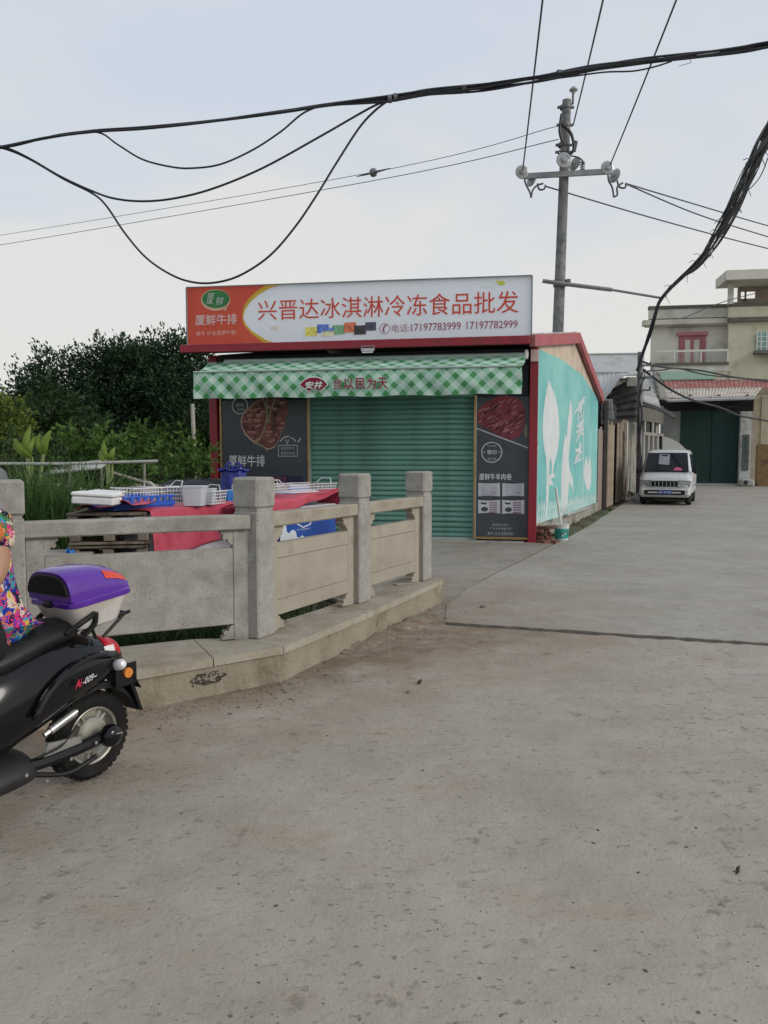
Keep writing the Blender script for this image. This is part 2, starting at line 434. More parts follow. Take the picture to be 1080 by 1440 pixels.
# walls
mb = MB(); mb.box((WID / 2, .16, (FBOT + zHead) / 2), (WID - .2, .1, FBOT - zHead)); mb.build('header_wall', M_dark, shop)  # shadow under the fascia is put into this wall's colour
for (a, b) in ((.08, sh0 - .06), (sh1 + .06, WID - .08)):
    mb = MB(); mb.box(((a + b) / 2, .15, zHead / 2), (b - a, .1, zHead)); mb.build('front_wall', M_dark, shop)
BLl = Vector((BRl.x - WID, BRl.y, 0)); RA, RZ = SP(807, 473); RZ += .05
RA = SLEN * .5
rz_back = SP(838, 556)[1]
def gable(x0off):
    p = [SL(.14, .30, x0off), SL(SLEN, .30, x0off), SL(SLEN, rz_back, x0off), SL(RA, RZ - .14, x0off), SL(.14, EAVE - .12, x0off)]
    return p
mb = MB(); mb.prism(gable(-.10), sn * .10); mb.build('side_wall', M_wallp, shop)
mb = MB(); mb.prism([p - Vector((WID - .1, 0, 0)) for p in gable(-.1)], sn * .1); mb.build('side_wall', M_wallp, shop)
mb = MB(); a = BRl + Vector((-.1, -.05, 0)); b = BLl + Vector((.1, -.05, 0)); mb.prism([a, b, b + Vector((0, .1, 0)), a + Vector((0, .1, 0))], (0, 0, rz_back - .05)); mb.build('back_wall', M_wallp, shop)
# plinth under the painted wall with a thin pipe rail
mb = MB(); mb.prism([SL(.2, 0, -.2), SL(SLEN, 0, -.2), SL(SLEN, 0, .04), SL(.2, 0, .04)], (0, 0, .29)); mb.build('plinth', M_concw, shop)
mb = MB(); mb.tube([SL(3.2, .30, .10), SL(6.6, .27, .12)], .035, 8); mb.build('bottom_rail', mat('grey_pipe', (.28, .28, .26), (.36, .36, .34), 5, .5), shop)
# gate rail / floor sill
mb = MB(); mb.box((WID / 2, -.02, .0), (WID - .3, .3, .05), .01); mb.build('sill', M_concw, shop)

# roof: two slopes with standing ribs, red rake trims, red fascia
M_roof = mat('grey_roof_sheet', (.36, .36, .36), (.45, .45, .44), 1.5, .5, .05, 30, grime=(.26, .22, .19), gscale=1.4)
FOFF = .42
fx0, fx1 = FP(254.5, 489, FOFF)[0], FP(744.5, 477, FOFF)[0]
rl = Vector((fx0 - WID, 0, 0))
def slope(p, q, p2, q2, th=.04, ribs=26):
    mb = MB(); mb.hexa([p, q, q2, p2, p + Vector((0, 0, th)), q + Vector((0, 0, th)), q2 + Vector((0, 0, th)), p2 + Vector((0, 0, th))])
    for k in range(ribs + 1):
        a_ = p.lerp(q, k / ribs) + Vector((0, 0, th)); b_ = p2.lerp(q2, k / ribs) + Vector((0, 0, th))
        mb.hexa([a_ + Vector((-.03, 0, 0)), a_ + Vector((.03, 0, 0)), b_ + Vector((.03, 0, 0)), b_ + Vector((-.03, 0, 0)),
                 a_ + Vector((-.015, 0, .03)), a_ + Vector((.015, 0, .03)), b_ + Vector((.015, 0, .03)), b_ + Vector((-.015, 0, .03))])
    return mb
eR = Vector((fx1 - .06, -FOFF + .05, EAVE - .05)); rdg = SL(RA, RZ, .03); bkR = SL(SLEN + .25, rz_back + .02, .03)
eL = Vector((fx0 + .06, -FOFF + .05, EAVE - .05)); rdgL = rdg - Vector((WID + .2, 0, 0)); bkL = bkR - Vector((WID + .2, 0, 0))
roof = slope(eL, eR, rdgL, rdg).build('roof', M_roof, shop)
slope(rdgL, rdg, bkL, bkR).build('roof', M_roof, shop)
def rake(p, q, name='rake_trim', h0=.16, h1=.20):
    d_ = sn * .10
    mb = MB(); mb.hexa([p - Vector((0, 0, h0)), q - Vector((0, 0, h1)), q - Vector((0, 0, h1)) + d_, p - Vector((0, 0, h0)) + d_, p + Vector((0, 0, .05)), q + Vector((0, 0, .05)), q + Vector((0, 0, .05)) + d_, p + Vector((0, 0, .05)) + d_])
    mb.build(name, M_redroof, shop)
rake(Vector((fx1 + .004, -FOFF + .02, EAVE - .03)), rdg + sdir * .05); rake(rdg + sdir * .056, bkR)
mb = MB(); mb.box(((fx0 + fx1) / 2, -FOFF - .02, (EAVE + FBOT) / 2), (fx1 - fx0, .08, EAVE - FBOT), .01); mb.build('fascia', M_red, shop)
mb = MB(); mb.box(((fx0 + fx1) / 2 + .02, -FOFF / 2 + .02, FBOT + .06), (fx1 - fx0 - .08, FOFF - .06, .04)); mb.build('soffit', M_dark, shop)  # near-black colour stands in for the overhang's shade
mb = MB(); mb.box((WID + .0, -.06, FBOT - .16), (.14, .1, .22), .01); mb.build('column_bracket', mat('pale_bracket', (.50, .36, .32), (.55, .42, .38), 4, .6), shop)
# roller shutter
shutter = thing('tmp', '', ''); 
for k in ('label', 'category'): del shutter[k]
shutter.name = 'shutter'; shutter.parent = shop
pitch = .098; prof = [(-.004, 0), (-.03, .012), (-.036, .035), (-.030, .062), (-.012, .080), (-.004, .098)]
sw = sh1 - sh0 - .02
mb = MB(); mb.loft([[(0, y, z) for y, z in prof], [(sw, y, z) for y, z in prof]], cap=False, closed=False); me_slat = mb.mesh('slat', M_shut)
for k in range(int(zHead / pitch)): piece('slat', me_slat, shutter, (sh0 + .01, .12 + rnd.uniform(-.003, .003), .07 + k * pitch + rnd.uniform(-.003, .003)), (rnd.uniform(-.06, .06), rnd.uniform(-.0008, .0008), rnd.uniform(-.0015, .0015)))
mb = MB(); mb.box(((sh0 + sh1) / 2, .10, .035), (sw, .06, .07), .008); mb.build('bottom_bar', mat('shutter_bar', (.30, .36, .33), (.36, .42, .39), 3, .5), shutter)
for x in (sh0 - .02, sh1 + .02):
    mb = MB(); mb.box((x, .08, zHead / 2), (.06, .1, zHead), .005); mb.build('guide_rail', mat('rail_green', (.16, .22, .2), (.2, .26, .24), 3, .5), shutter)

# ---- posters (flat print on framed boards)
M_white = mat('print_white', (.70, .71, .72), (.74, .75, .76), 3, .6)
M_grey = mat('print_grey', (.36, .36, .37), (.42, .42, .43), 3, .6)
M_meat = mat('print_meat', (.095, .022, .022), (.21, .07, .055), 9, .5, grime=(.40, .20, .16), gscale=11, gpos=(.58, .7), wear=(.03, .01, .01), wscale=8, wpos=(.52, .6))
M_fat = mat('print_fat', (.42, .27, .23), (.52, .37, .32), 9, .5)
M_rose = mat('print_raw_meat', (.14, .018, .035), (.20, .035, .05), 7, .5)
M_rose2 = mat('print_raw_meat_pale', (.27, .095, .10), (.36, .16, .15), 9, .5)
M_herb = mat('print_rosemary', (.21, .19, .12), (.28, .25, .17), 9, .5)
M_plum = mat('print_plum', (.10, .02, .05), (.16, .03, .08), 5, .5)
def poster(x0, x1, z0, z1):
    mb = MB(); mb.box(((x0 + x1) / 2, .07, (z0 + z1) / 2), (x1 - x0, .04, z1 - z0), .004)
    p = mb.build('poster_board', M_board, shop)
    for x in (x0 - .02, x1 + .02):
        mb = MB(); mb.box((x, .055, (z0 + z1) / 2), (.04, .06, z1 - z0 + .08), .004); mb.build('frame_trim', M_gold, p)
    mb = MB(); mb.box(((x0 + x1) / 2, .055, z0 - .025), (x1 - x0, .055, .045), .004); mb.build('frame_trim', M_gold, p)
    return p, (lambda off: (lambda a, b: Vector((a, .05 - off, b))))
zp0, zp1 = .12, 2.72
PB, pf = poster(pl0, pl1, zp0, zp1)
def PX(list_): return [FP(x, y, -.05) for x, y in list_]
def pr(m, pts, lay, parent, name='print'):
    mb = MB(); poly_on(mb, PX(pts), pf(.002 * lay)); mb.build(name, m, parent)
steak = [(340, 590), (343, 583), (350, 577), (357, 568), (366, 562), (378, 560), (395, 559), (404, 564), (406, 578), (402, 592), (396, 606), (392, 618), (386, 628), (378, 631), (368, 626), (356, 619), (346, 610), (341, 600)]
pr(M_fat, [(x - 1.6 if x < 372 else x, y + (1.4 if y > 600 else 0)) for x, y in steak], 1, PB); pr(M_meat, steak, 2, PB)
rs = random.Random(5)
mb = MB()
for k in range(34):     # seared ridges
    cx, cy = rs.uniform(346, 398), rs.uniform(565, 622)
    if not (342 + max(0, (cy - 600)) * .9 < cx < 404 - max(0, (cy - 585)) * .45): continue
    poly_on(mb, PX(ell(cx, cy, rs.uniform(2.5, 5.5), rs.uniform(1.0, 1.8), 8)), pf(.006))
stuff(mb.build('print', mat('print_sear', (.30, .13, .10), (.40, .21, .17), 20, .5), PB))
def strip(pts, wd): 
    up = []; dn = []
    for i, (x, y) in enumerate(pts):
        a = pts[max(i - 1, 0)]; b = pts[min(i + 1, len(pts) - 1)]; dx, dy = b[0] - a[0], b[1] - a[1]; l = math.hypot(dx, dy) or 1
        up.append((x - dy / l * wd, y + dx / l * wd)); dn.append((x + dy / l * wd, y - dx / l * wd))
    return up + dn[::-1]
for q in ([(376, 558), (376.5, 575), (375, 592), (371, 606), (365, 617), (357, 625)], [(369, 558), (374, 572), (377, 586)], [(388, 558), (381, 576), (377, 594)], [(362, 624), (372, 629), (376.5, 634)]):
    pr(M_herb, strip(q, .9), 4, PB)
mb = MB(); text_on(mb, '厦鲜牛排', pf(.004), *FP(322, 656, -.05), *FP(372.5, 640, -.05)); mb.build('lettering', M_white, PB)
mb = MB(); c = FP(337.5, 570.5, -.05); r_ = FP(349, 570, -.05)[0] - c[0]; ring_on(mb, *c, r_, r_, .022, pf(.004))
text_on(mb, '整切', pf(.004), *FP(332, 572, -.05), *FP(343, 567, -.05)); text_on(mb, '锁住鲜', pf(.004), *FP(334, 577.5, -.05), *FP(344, 574, -.05)); mb.build('badge', M_grey, PB)
mb = MB()     # house shaped badge with two lines
for (a, b, c_, d_) in ((392, 625.5, 418, 626.5), (392, 641, 418, 642), (391.2, 626, 392.2, 641.5), (417.8, 626, 418.8, 641.5)):
    poly_on(mb, PX([(a, d_), (c_, d_), (c_, b), (a, b)]), pf(.004))
text_on(mb, '家庭真牛牛', pf(.004), *FP(395, 632.6, -.05), *FP(414.5, 628, -.05)); text_on(mb, '真原切牛排', pf(.004), *FP(395, 639.6, -.05), *FP(414.5, 635, -.05))
for q in ([(394, 621), (398, 616), (402, 615)], [(400, 614), (407, 613.5)], [(408, 615.5), (413, 617), (416, 621)], [(402, 618), (404, 625), (406, 618)], [(419, 622), (423, 616)]):
    poly_on(mb, PX(strip(q, .9)), pf(.004))
mb.build('badge', M_grey, PB)
pr(M_plum, [(352, 671), (425, 671), (425, 676), (352, 676)], 1, PB); pr(mat('print_navy', (.012, .014, .04), (.02, .02, .06), 5, .5), [(396, 668), (426, 670), (428, 700), (396, 700)], 2, PB)
pr(M_plum, [(398, 671), (403, 670), (401, 676), (397, 680)], 3, PB); pr(M_grey, [(405, 679), (413, 678), (411, 682), (403, 682)], 3, PB)

PB2, pf = poster(pr0, pr1, zp0 - .02, zp1)
ms = [(671, 594), (670, 582), (676, 572), (686, 564), (698, 558), (712, 556), (726, 559), (735, 567), (739, 580), (738, 594), (735, 606), (728, 616), (716, 618), (700, 611), (684, 602)]
pr(M_rose, ms, 1, PB2)
mb = MB(); rs = random.Random(12)
for k in range(46):
    cx, cy = rs.uniform(676, 734), rs.uniform(561, 610)
    if ((cx - 706) / 33) ** 2 + ((cy - 585) / 28) ** 2 > .9: continue
    a = R(-35 + rs.uniform(-12, 12)); L_, wd = rs.uniform(3, 7), rs.uniform(.7, 1.6)
    poly_on(mb, PX([(cx + math.cos(a) * x - math.sin(a) * y, cy + math.sin(a) * x + math.cos(a) * y) for x, y in ell(0, 0, L_, wd, 8)]), pf(.004))
stuff(mb.build('print', M_rose2, PB2))
mb = MB(); rs = random.Random(14)
for k in range(40):
    cx, cy = rs.uniform(676, 734), rs.uniform(570, 612)
    if ((cx - 706) / 33) ** 2 + ((cy - 587) / 28) ** 2 > .85: continue
    a = R(-35 + rs.uniform(-20, 20)); L_, wd = rs.uniform(3, 6), rs.uniform(.8, 1.6)
    poly_on(mb, PX([(cx + math.cos(a) * x - math.sin(a) * y, cy + math.sin(a) * x + math.cos(a) * y) for x, y in ell(0, 0, L_, wd, 8)]), pf(.006))
stuff(mb.build('print', mat('print_raw_meat_dark', (.06, .008, .018), (.09, .012, .025), 9, .5), PB2))
pr(mat('print_herbs', (.10, .12, .08), (.2, .2, .14), 30, .5), ell(739.5, 606, 2.5, 10, 12), 1, PB2)
pr(M_board, [(669, 602), (744, 630), (744, 640), (669, 612)], 4, PB2)
pr(M_grey, strip([(669, 602), (743, 630)], .9), 5, PB2)
mb = MB(); c = FP(691.5, 636, -.05); r_ = FP(706.5, 636, -.05)[0] - c[0]; ring_on(mb, *c, r_, r_ * 1.0, .022, pf(.006))
text_on(mb, '整切', pf(.006), *FP(685, 639, -.05), *FP(698.5, 632.5, -.05), bold=.02); text_on(mb, '锁住鲜', pf(.006), *FP(685.5, 647, -.05), *FP(698, 643.5, -.05)); text_on(mb, 'YUANQIE', pf(.006), *FP(685, 628.5, -.05), *FP(698, 626, -.05))
for x in (681.3, 702): poly_on(mb, PX(ell(x, 636, 1, 1, 8)), pf(.006))
mb.build('badge', M_grey, PB2)
mb = MB(); text_on(mb, '厦鲜牛羊肉卷', pf(.004), *FP(674, 674.8, -.05), *FP(719.5, 666, -.05)); mb.build('lettering', M_white, PB2)
M_pack = mat('print_pack', (.42, .43, .48), (.52, .53, .58), 6, .5); M_lav = mat('print_lavender', (.26, .26, .31), (.32, .32, .37), 6, .5)
for (x0, x1, y0, y1, kind) in ((672.6, 703, 679, 698, 0), (706.4, 737, 679.4, 698, 0), (672.4, 703.3, 703, 722, 1), (706, 737.3, 703, 722.6, 1)):
    n_ = 5; pts = [(x0 + (x1 - x0) * k / n_, y0 + 1.0 * math.sin(math.pi * k / n_)) for k in range(n_ + 1)] + [(x1 - (x1 - x0) * k / n_, y1 - 1.0 * math.sin(math.pi * k / n_)) for k in range(n_ + 1)]
    pr(M_pack, pts, 1, PB2)
    mb = MB()
    if kind == 0:
        for k in range(6):
            yy = y0 + 3 + k * (y1 - y0 - 5.5) / 5; poly_on(mb, PX([(x0 + 4, yy + .6), (x1 - 3, yy + .5), (x1 - 3, yy - .4), (x0 + 4, yy - .4)]), pf(.004))
        poly_on(mb, PX(ell(x1 - 8, y1 - 5, 3, 1.4, 8)), pf(.004)); mb.build('print', M_lav, PB2)
    else:
        for k in range(5):
            yy = y0 + 4 + k * (y1 - y0 - 6) / 4; poly_on(mb, PX([(x0 + 15.5, yy + 1.0), (x1 - 4.5, yy + 1.0), (x1 - 4.5, yy - 1.0), (x0 + 15.5, yy - 1.0)]), pf(.004))
        mb.build('print', mat('print_mauve', (.22, .13, .19), (.27, .17, .23), 6, .5), PB2)
        mb = MB(); poly_on(mb, PX(ell(x0 + 9, y1 - 6, 5, 3.4, 14)), pf(.004)); poly_on(mb, PX(strip([(x0 + 4, y0 + 4), (x0 + 7, y0 + 5), (x0 + 12, y0 + 5)], 1.3)), pf(.004)); mb.build('print', M_board, PB2)
mb = MB(); text_on(mb, '电话热线 让生活', pf(.004), *FP(692.5, 739.5, -.05), *FP(714.5, 736.3, -.05)); text_on(mb, '广东·牛羊肉卷专供', pf(.004), *FP(689, 745, -.05), *FP(719, 741.8, -.05))
text_on(mb, '真牛·让生活更多彩', pf(.004), *FP(685.5, 752.3, -.05), *FP(722, 748.2, -.05)); mb.build('lettering', M_grey, PB2)

# ---- turquoise painted side (flat print on the wall)
M_turq = mat('turquoise_paint', (.20, .51, .485), (.28, .58, .55), .9, .55, .04, 30, spec=.35, grime=(.12, .41, .42), gscale=.5, gpos=(.45, .65), stretch=(1, 1, .6))
M_mw = mat('mural_white', (.56, .60, .61), (.64, .67, .67), 2, .6, grime=(.40, .56, .55), gscale=2.5, gpos=(.55, .75))
tq = [SP(757, 735), SP(838, 713), (SLEN - .02, SP(838, 560)[1]), SP(818, 527), SP(790, 506), SP(757, 488)]
tq[0] = (.30, tq[0][1]); tq[-1] = (.30, EAVE - .14); tq[1] = (SLEN - .02, tq[1][1])
mb = MB(); mb.prism([SL(a, z, .002) for a, z in tq], sn * .006); mural = mb.build('mural_panel', M_turq, shop)
for k in range(1, 5):
    a_ = .3 + (SLEN - .3) * k / 5; mb = MB(); mb.prism([SL(a_ - .012, tq[0][1] + .02, .007), SL(a_ + .012, tq[0][1] + .02, .007), SL(a_ + .012, 2.7, .007), SL(a_ - .012, 2.7, .007)], sn * .0025); mb.build('sheet_seam', mat('seam_shade', (.15, .42, .41), (.19, .47, .45), 3, .6), mural)
SX = lambda l: [SP(x, y) for x, y in l]
sf = lambda off: (lambda a, z: SL(a, z, off))
def mu(pts, lay=1, m=M_mw, name='print'):
    mb = MB(); poly_on(mb, SX(pts), sf(.008 + .002 * lay)); mb.build(name, m, mural)
mu([(771.5, 534), (775.5, 546), (780, 556), (783.5, 572), (785.5, 592), (786, 612), (784, 630), (781, 645), (778, 655), (777, 664), (777.5, 668), (775, 668), (775.3, 655), (774, 642), (772, 650), (771.5, 680), (770.5, 710), (768.5, 729), (766, 729), (767, 700), (768, 668), (767.5, 645), (765, 634), (763, 618), (762.3, 600), (763.5, 580), (766, 560), (768.5, 546)])
mu([(801.5, 561), (804, 572), (804, 590), (802, 612), (800, 632), (799, 645), (800.5, 660), (805, 674), (806.5, 696), (803, 683), (799.5, 678), (798, 700), (797, 719), (788, 722), (788.5, 690), (789.5, 650), (792, 625), (794, 610), (796.5, 616), (798, 590)])
mu([(820, 664), (822, 650), (824, 640), (826, 655), (827, 648), (829, 640), (831, 660), (830.5, 680), (828, 690), (825, 688), (822, 680)])
mu([(772, 667), (779, 666), (779.5, 671), (774, 673), (778, 682), (771, 682)], 2)
mb = MB()
for ch, (xa, yb, xb, yt) in zip('冰淇淋', ((807.5, 646, 818.5, 622), (809, 618, 820, 594), (811, 590, 821.5, 566))):
    sk = SP(814, yb)[0]; text_on(mb, ch, lambda a, z, sk=sk: SL(a, z + (a - sk) * .22, .012), *SP(xa, yb), *SP(xb, yt), bold=.035)
stuff(mb.build('lettering', M_mw, mural))
mu(strip([(806, 652), (820.5, 644)], .7)); mu(strip([(807, 582), (822, 558)], .8)); mu(strip([(820.6, 562), (819.2, 712)], .35))
mb = MB(); n_ = 46          # white scallops along the bottom edge
for k in range(n_):
    a0 = .35 + (SLEN - .45) * k / n_; da = (SLEN - .45) / n_; zb = tq[0][1] + (tq[1][1] - tq[0][1]) * k / n_ + .01
    for r_, (h_, o_) in enumerate(((.22, 0), (.42, .5))):
        poly_on(mb, [(a0 + o_ * da + da * .06, zb + r_ * .2), (a0 + o_ * da + da * .94, zb + r_ * .2), (a0 + o_ * da + da * .75, zb + h_ * .8), (a0 + o_ * da + da * .5, zb + h_), (a0 + o_ * da + da * .25, zb + h_ * .8)], sf(.010 + .0015 * r_))
mb.build('print', mat('mural_scallop', (.50, .66, .64), (.58, .70, .68), 3, .6, grime=(.32, .56, .54), gscale=4), mural)
# dark gap, meter plates beside the column
mb = MB(); mb.prism([SL(.09, .3, -.02), SL(.28, .3, -.02), SL(.28, EAVE - .2, -.02), SL(.09, EAVE - .2, -.02)], sn * .02); mb.build('corner_gap', M_dark, shop)
mb = MB(); mb.prism([SL(.10, 1.55, .002), SL(.27, 1.55, .002), SL(.27, 1.98, .002), SL(.10, 1.98, .002)], sn * .03); plate = mb.build('notice_plate', mat('notice_white', (.6, .6, .58), (.66, .66, .64), 4, .6), shop)
mb = MB(); text_on(mb, '招租', sf(.036), .12, 1.6, .25, 1.74); text_on(mb, '电话', sf(.036), .12, 1.8, .25, 1.92); mb.build('lettering', M_dark, plate)

# forecourt slab in front of the shop
fc = [SM @ Vector((-.6, .2, 0)), SM @ Vector((WID + .3, .2, 0)), G(785, 760), G(742, 782), G(700, 802), G(655, 828), G(628, 849), G(626, 876), J0 + l2 * .35, C4 + l2 * 1.2, Vector((-2.6, 9.0, 0))]
sheet('forecourt', [(p.x, p.y) for p in fc][::-1], -.006, .035, M_fore)

# ================================================================== STONE BALUSTRADE
M_stone = mat('grey_granite', (.265, .254, .230), (.36, .345, .315), 9, .8, .25, 120, grime=(.215, .20, .17), gscale=2.5, gpos=(.52, .68), wear=(.13, .125, .115), wscale=70, wpos=(.58, .66))
M_stone2 = mat('warm_sandstone_panel', (.30, .268, .218), (.36, .325, .27), 3, .85, .2, 90, grime=(.22, .185, .135), gscale=2.2, gpos=(.52, .7), wear=(.25, .22, .18), wscale=80, wpos=(.6, .7))
M_plin = mat('cement_plinth', (.235, .205, .150), (.31, .275, .212), 3, .9, .5, 40, grime=(.15, .125, .085), gscale=2.2, gpos=(.52, .66), wear=(.11, .095, .07), wscale=24, wpos=(.62, .72))
M_slab = mat('cement_coping', (.30, .27, .215), (.385, .352, .29), 3, .9, .4, 50, grime=(.25, .21, .15), gscale=2.5, gpos=(.48, .64))
SZ = .215
bal = thing('stone_balustrade', 'grey stone bridge balustrade with four square posts, rails and solid panels on a cement plinth', 'balustrade', (C2.x, C2.y, 0))
B0 = Vector((C2.x, C2.y, 0))
def flat(p): return Vector((p.x, p.y, 0))
pc = [flat(c) + e2 * SZ / 2 + l2 * SZ / 2 for c in (C2, C3, C4)]
A1 = D(13, 900, 4.83); seg1B = flat(C2) + l2 * .11 + e2 * .02
p1c = flat(A1); e1 = (seg1B - p1c).normalized(); l1 = Vector((-e1.y, e1.x, 0))
p1c = p1c + Vector((0, 0, 0))
def post(c, e_):
    a = math.atan2(e_.y, e_.x)
    mb = MB()
    mb.box((0, 0, .25 + .46), (SZ, SZ, .92), .012); o = mb.build('post', M_stone, bal, c - B0); o.rotation_euler.z = a
    mb = MB(); mb.box((0, 0, 1.182), (SZ - .022, SZ - .022, .03)); mb.box((0, 0, 1.305), (SZ + .012, SZ + .012, .225), .018); mb.build('post_cap', M_stone, o)
post(p1c + l1 * .0, e1)
for c in pc: post(c, e2)
post(p1c - e1 * 1.75, e1); 
def bay(a, b, e_, l_, ms_, plain=False):
    """a..b: clear span ends on the panel centre line"""
    L_ = (b - a).length; rz = math.atan2(e_.y, e_.x); base = a - B0
    def put(mb, name, m): 
        o = mb.build(name, m, bal, base); o.rotation_euler.z = rz; return o
    mb = MB(); mb.box((L_ / 2, 0, 1.098), (L_ + .02, .145, .104), .01); put(mb, 'top_rail', ms_)
    mb = MB(); mb.box((L_ / 2, .02, .63), (L_ - .22, .05, .54))
    if plain: mb.box((L_ / 2, .005, .640), (L_ - .22, .07, .55), .006)
    else: mb.box((L_ / 2, .005, .8565), (L_ - .22, .07, .115), .003); mb.box((L_ / 2, .005, .640), (L_ - .22, .067, .312), .002); mb.box((L_ / 2, .005, .4235), (L_ - .22, .07, .115), .003)
    put(mb, 'panel', ms_)
    for s in (-1, 1):
        x = L_ / 2 + s * (L_ / 2 - .055)
        mb = MB(); mb.box((x, .01, .648), (.11, .085, .796), .005); put(mb, 'stile', ms_)
        for z, up in ((.26, 1), (1.04, -1)):     # carved cloud brackets in the openings
            pts = [(0, 0), (.085, 0), (.085, .018), (.065, .03), (.075, .05), (.06, .066), (.04, .058), (.03, .085), (.012, .1), (0, .1)]
            mb = MB(); q = [Vector((x - s * (.0555 + px_), -.03, z + up * pz)) for px_, pz in pts]
            mb.prism(q if s * up < 0 else q[::-1], (0, .07, 0)); put(mb, 'bracket', ms_)
bay(p1c + e1 * SZ / 2, seg1B, e1, l1, M_stone, True)
bay(pc[0] + e2 * SZ / 2 - l2 * .02, pc[1] - e2 * SZ / 2 - l2 * .02, e2, l2, M_stone2)
bay(pc[1] + e2 * SZ / 2 - l2 * .02, pc[2] - e2 * SZ / 2 - l2 * .02, e2, l2, M_stone2)
bay(p1c - e1 * (1.75 - SZ / 2), p1c - e1 * SZ / 2, e1, l1, M_stone, True)
# plinth: body and coping slabs with open joints
Tm = T0 + (T0 - T1).normalized() * 2.6
fr = [Tm, T0.lerp(Tm, .02), T1, T2, T3, T4]
bk = [flat(Tm) + l1 * .75, flat(T0) + l1 * .70, flat(T1) + l1 * .6, flat(T2) + l2 * .46 + Vector((-.05, .03, 0)), flat(T3) + l2 * .44, flat(T4) + l2 * .46]
fr = [flat(p) for p in fr]
def inset(p, q, t): return p + (q - p).normalized() * t
r4 = random.Random(4)
for i in range(len(fr) - 1):
    a, b, c_, d_ = fr[i], fr[i + 1], bk[i + 1], bk[i]
    mb = MB(); g = .004
    a2, b2_, c2, d2 = inset(a, d_, .02), inset(b, c_, .02), c_, d_
    n = 10; fa = [a2.lerp(b2_, k / n) for k in range(n + 1)]
    top = [Vector((p.x, p.y, .195)) - B0 for p in fa]; bot = [Vector((p.x, p.y, -.06)) - B0 + Vector((0, 0, 0)) for p in fa]
    vs = top + bot + [Vector((p.x, p.y, .195)) - B0 for p in (c2, d2)] + [Vector((p.x, p.y, -.06)) - B0 for p in (c2, d2)]
    for k in range(n + 1): vs[n + 1 + k] += Vector((r4.uniform(-.01, .01), r4.uniform(-.01, .01), 0))
    fs = [(k, n + 1 + k, n + 2 + k, k + 1) for k in range(n)]; m0 = 2 * (n + 1)
    fs += [list(range(n + 1)) + [m0, m0 + 1], (m0, m0 + 2, m0 + 3, m0 + 1), (n, 2 * n + 1, m0 + 2, m0), (0, m0 + 1, m0 + 3, n + 1)]
    mb.add(vs, fs, False); mb.build('plinth_wall', M_plin, bal)
    ga, gb_ = inset(a, b, g), inset(b, a, g); gd, gc = inset(d_, c_, g), inset(c_, d_, g)
    mb = MB(); mb.hexa([Vector((p.x, p.y, z)) - B0 for z in (.197, .25) for p in (ga, gb_, gc, gd)]); mb.build('coping_slab', M_slab, bal)
# broken patch with exposed gravel on the plinth face
M_peb = mat('dark_gravel', (.13, .115, .09), (.27, .24, .19), 30, .9, vary=.3)
mb = MB(); r_ = random.Random(9)
pa = flat(T1); dirp = (flat(T0) - pa).normalized(); nrm = Vector((dirp.y, -dirp.x, 0)); nrm = nrm if nrm.y < 0 else -nrm
pts = []
for k in range(18):
    a = 2 * math.pi * k / 18; q_ = r_.uniform(.75, 1.15); pts.append(pa + dirp * (.03 + .135 * q_ * math.cos(a)) - nrm * .0175 + Vector((0, 0, .122 + .042 * q_ * math.sin(a))) - B0)
mp_ = MB(); mp_.add([q + nrm * .006 for q in pts], [list(range(18))], False); mp_.build('broken_patch', mat('dark_broken_cement', (.028, .024, .019), (.075, .065, .05), 40, .95, .8, 60), bal)
for k in range(75):
    u_, z = r_.gauss(.03, .062), .122 + r_.gauss(0, .018)
    if abs(u_ - .03) > .13 or abs(z - .122) > .038: continue
    q = pa + dirp * u_ - nrm * .012 - B0 + Vector((0, 0, z)); s_ = r_.uniform(.006, .013)
    mb.lathe([(.001, -s_ * .7), (s_, -s_ * .2), (s_ * .8, s_ * .4), (.001, s_ * .7)], 5, Matrix.Translation(q) @ Matrix.Rotation(r_.uniform(0, 6), 4, 'X'), False)
stuff(mb.build('exposed_gravel', M_peb, bal))
# low broken cement lip at the foot of the plinth
mb = MB(); a = G(490, 921); b = G(606, 868); d_ = (b - a).normalized(); n_ = Vector((d_.y, -d_.x, 0)); rings = []
for k in range(41):
    p = a.lerp(b, k / 40); wv = .07 + .03 * math.sin(k * .9) + r_.uniform(-.015, .015); hh = .016 + r_.uniform(-.010, .010) - .01 * math.sin(k * .7)
    if k in (0, 40): wv *= .4; hh *= .3
    rings.append([p - n_ * .12 - Vector((0, 0, .03)), p - n_ * .12 + Vector((0, 0, hh + .012)), p + n_ * wv * .3 + Vector((0, 0, hh)), p + n_ * wv * .8 + Vector((0, 0, hh * .6)), p + n_ * wv - Vector((0, 0, .03))])
mb.loft(rings, smooth=False)
struct(mb.build('cement_lip', M_road))

# ================================================================== ROOF SIGN
SOFF = FOFF - .06
cTL, cTR, cBL, cBR = FP(262, 404, SOFF), FP(748.5, 387, SOFF), FP(264, 485.5, SOFF), FP(746.5, 479.5, SOFF)
sxl = (cTL[0] + cBL[0]) / 2; sxr = (cTR[0] + cBR[0]) / 2
szt = (cTL[1] + cTR[1]) / 2; szb = EAVE + .004
org = SM @ Vector((sxl, -SOFF, szb))
sign = thing('roof_signboard', 'white and red billboard with red Chinese lettering and phone numbers on the shop roof', 'signboard', org, ANG)
def bil(a, b): # photo rectangle coordinates: a 0..1 across, b 0..1 up -> local sign x, z
    zl = cBL[1] + (cTL[1] - cBL[1]) * b; zr = cBR[1] + (cTR[1] - cBR[1]) * b
    return (sxr - sxl) * a, zl + (zr - zl) * a - szb
def SGN(px, py):
    x, z = FP(px, py, SOFF); return x - sxl, z - szb
sg = (lambda off: (lambda x, z: Vector((x, -off, z))))
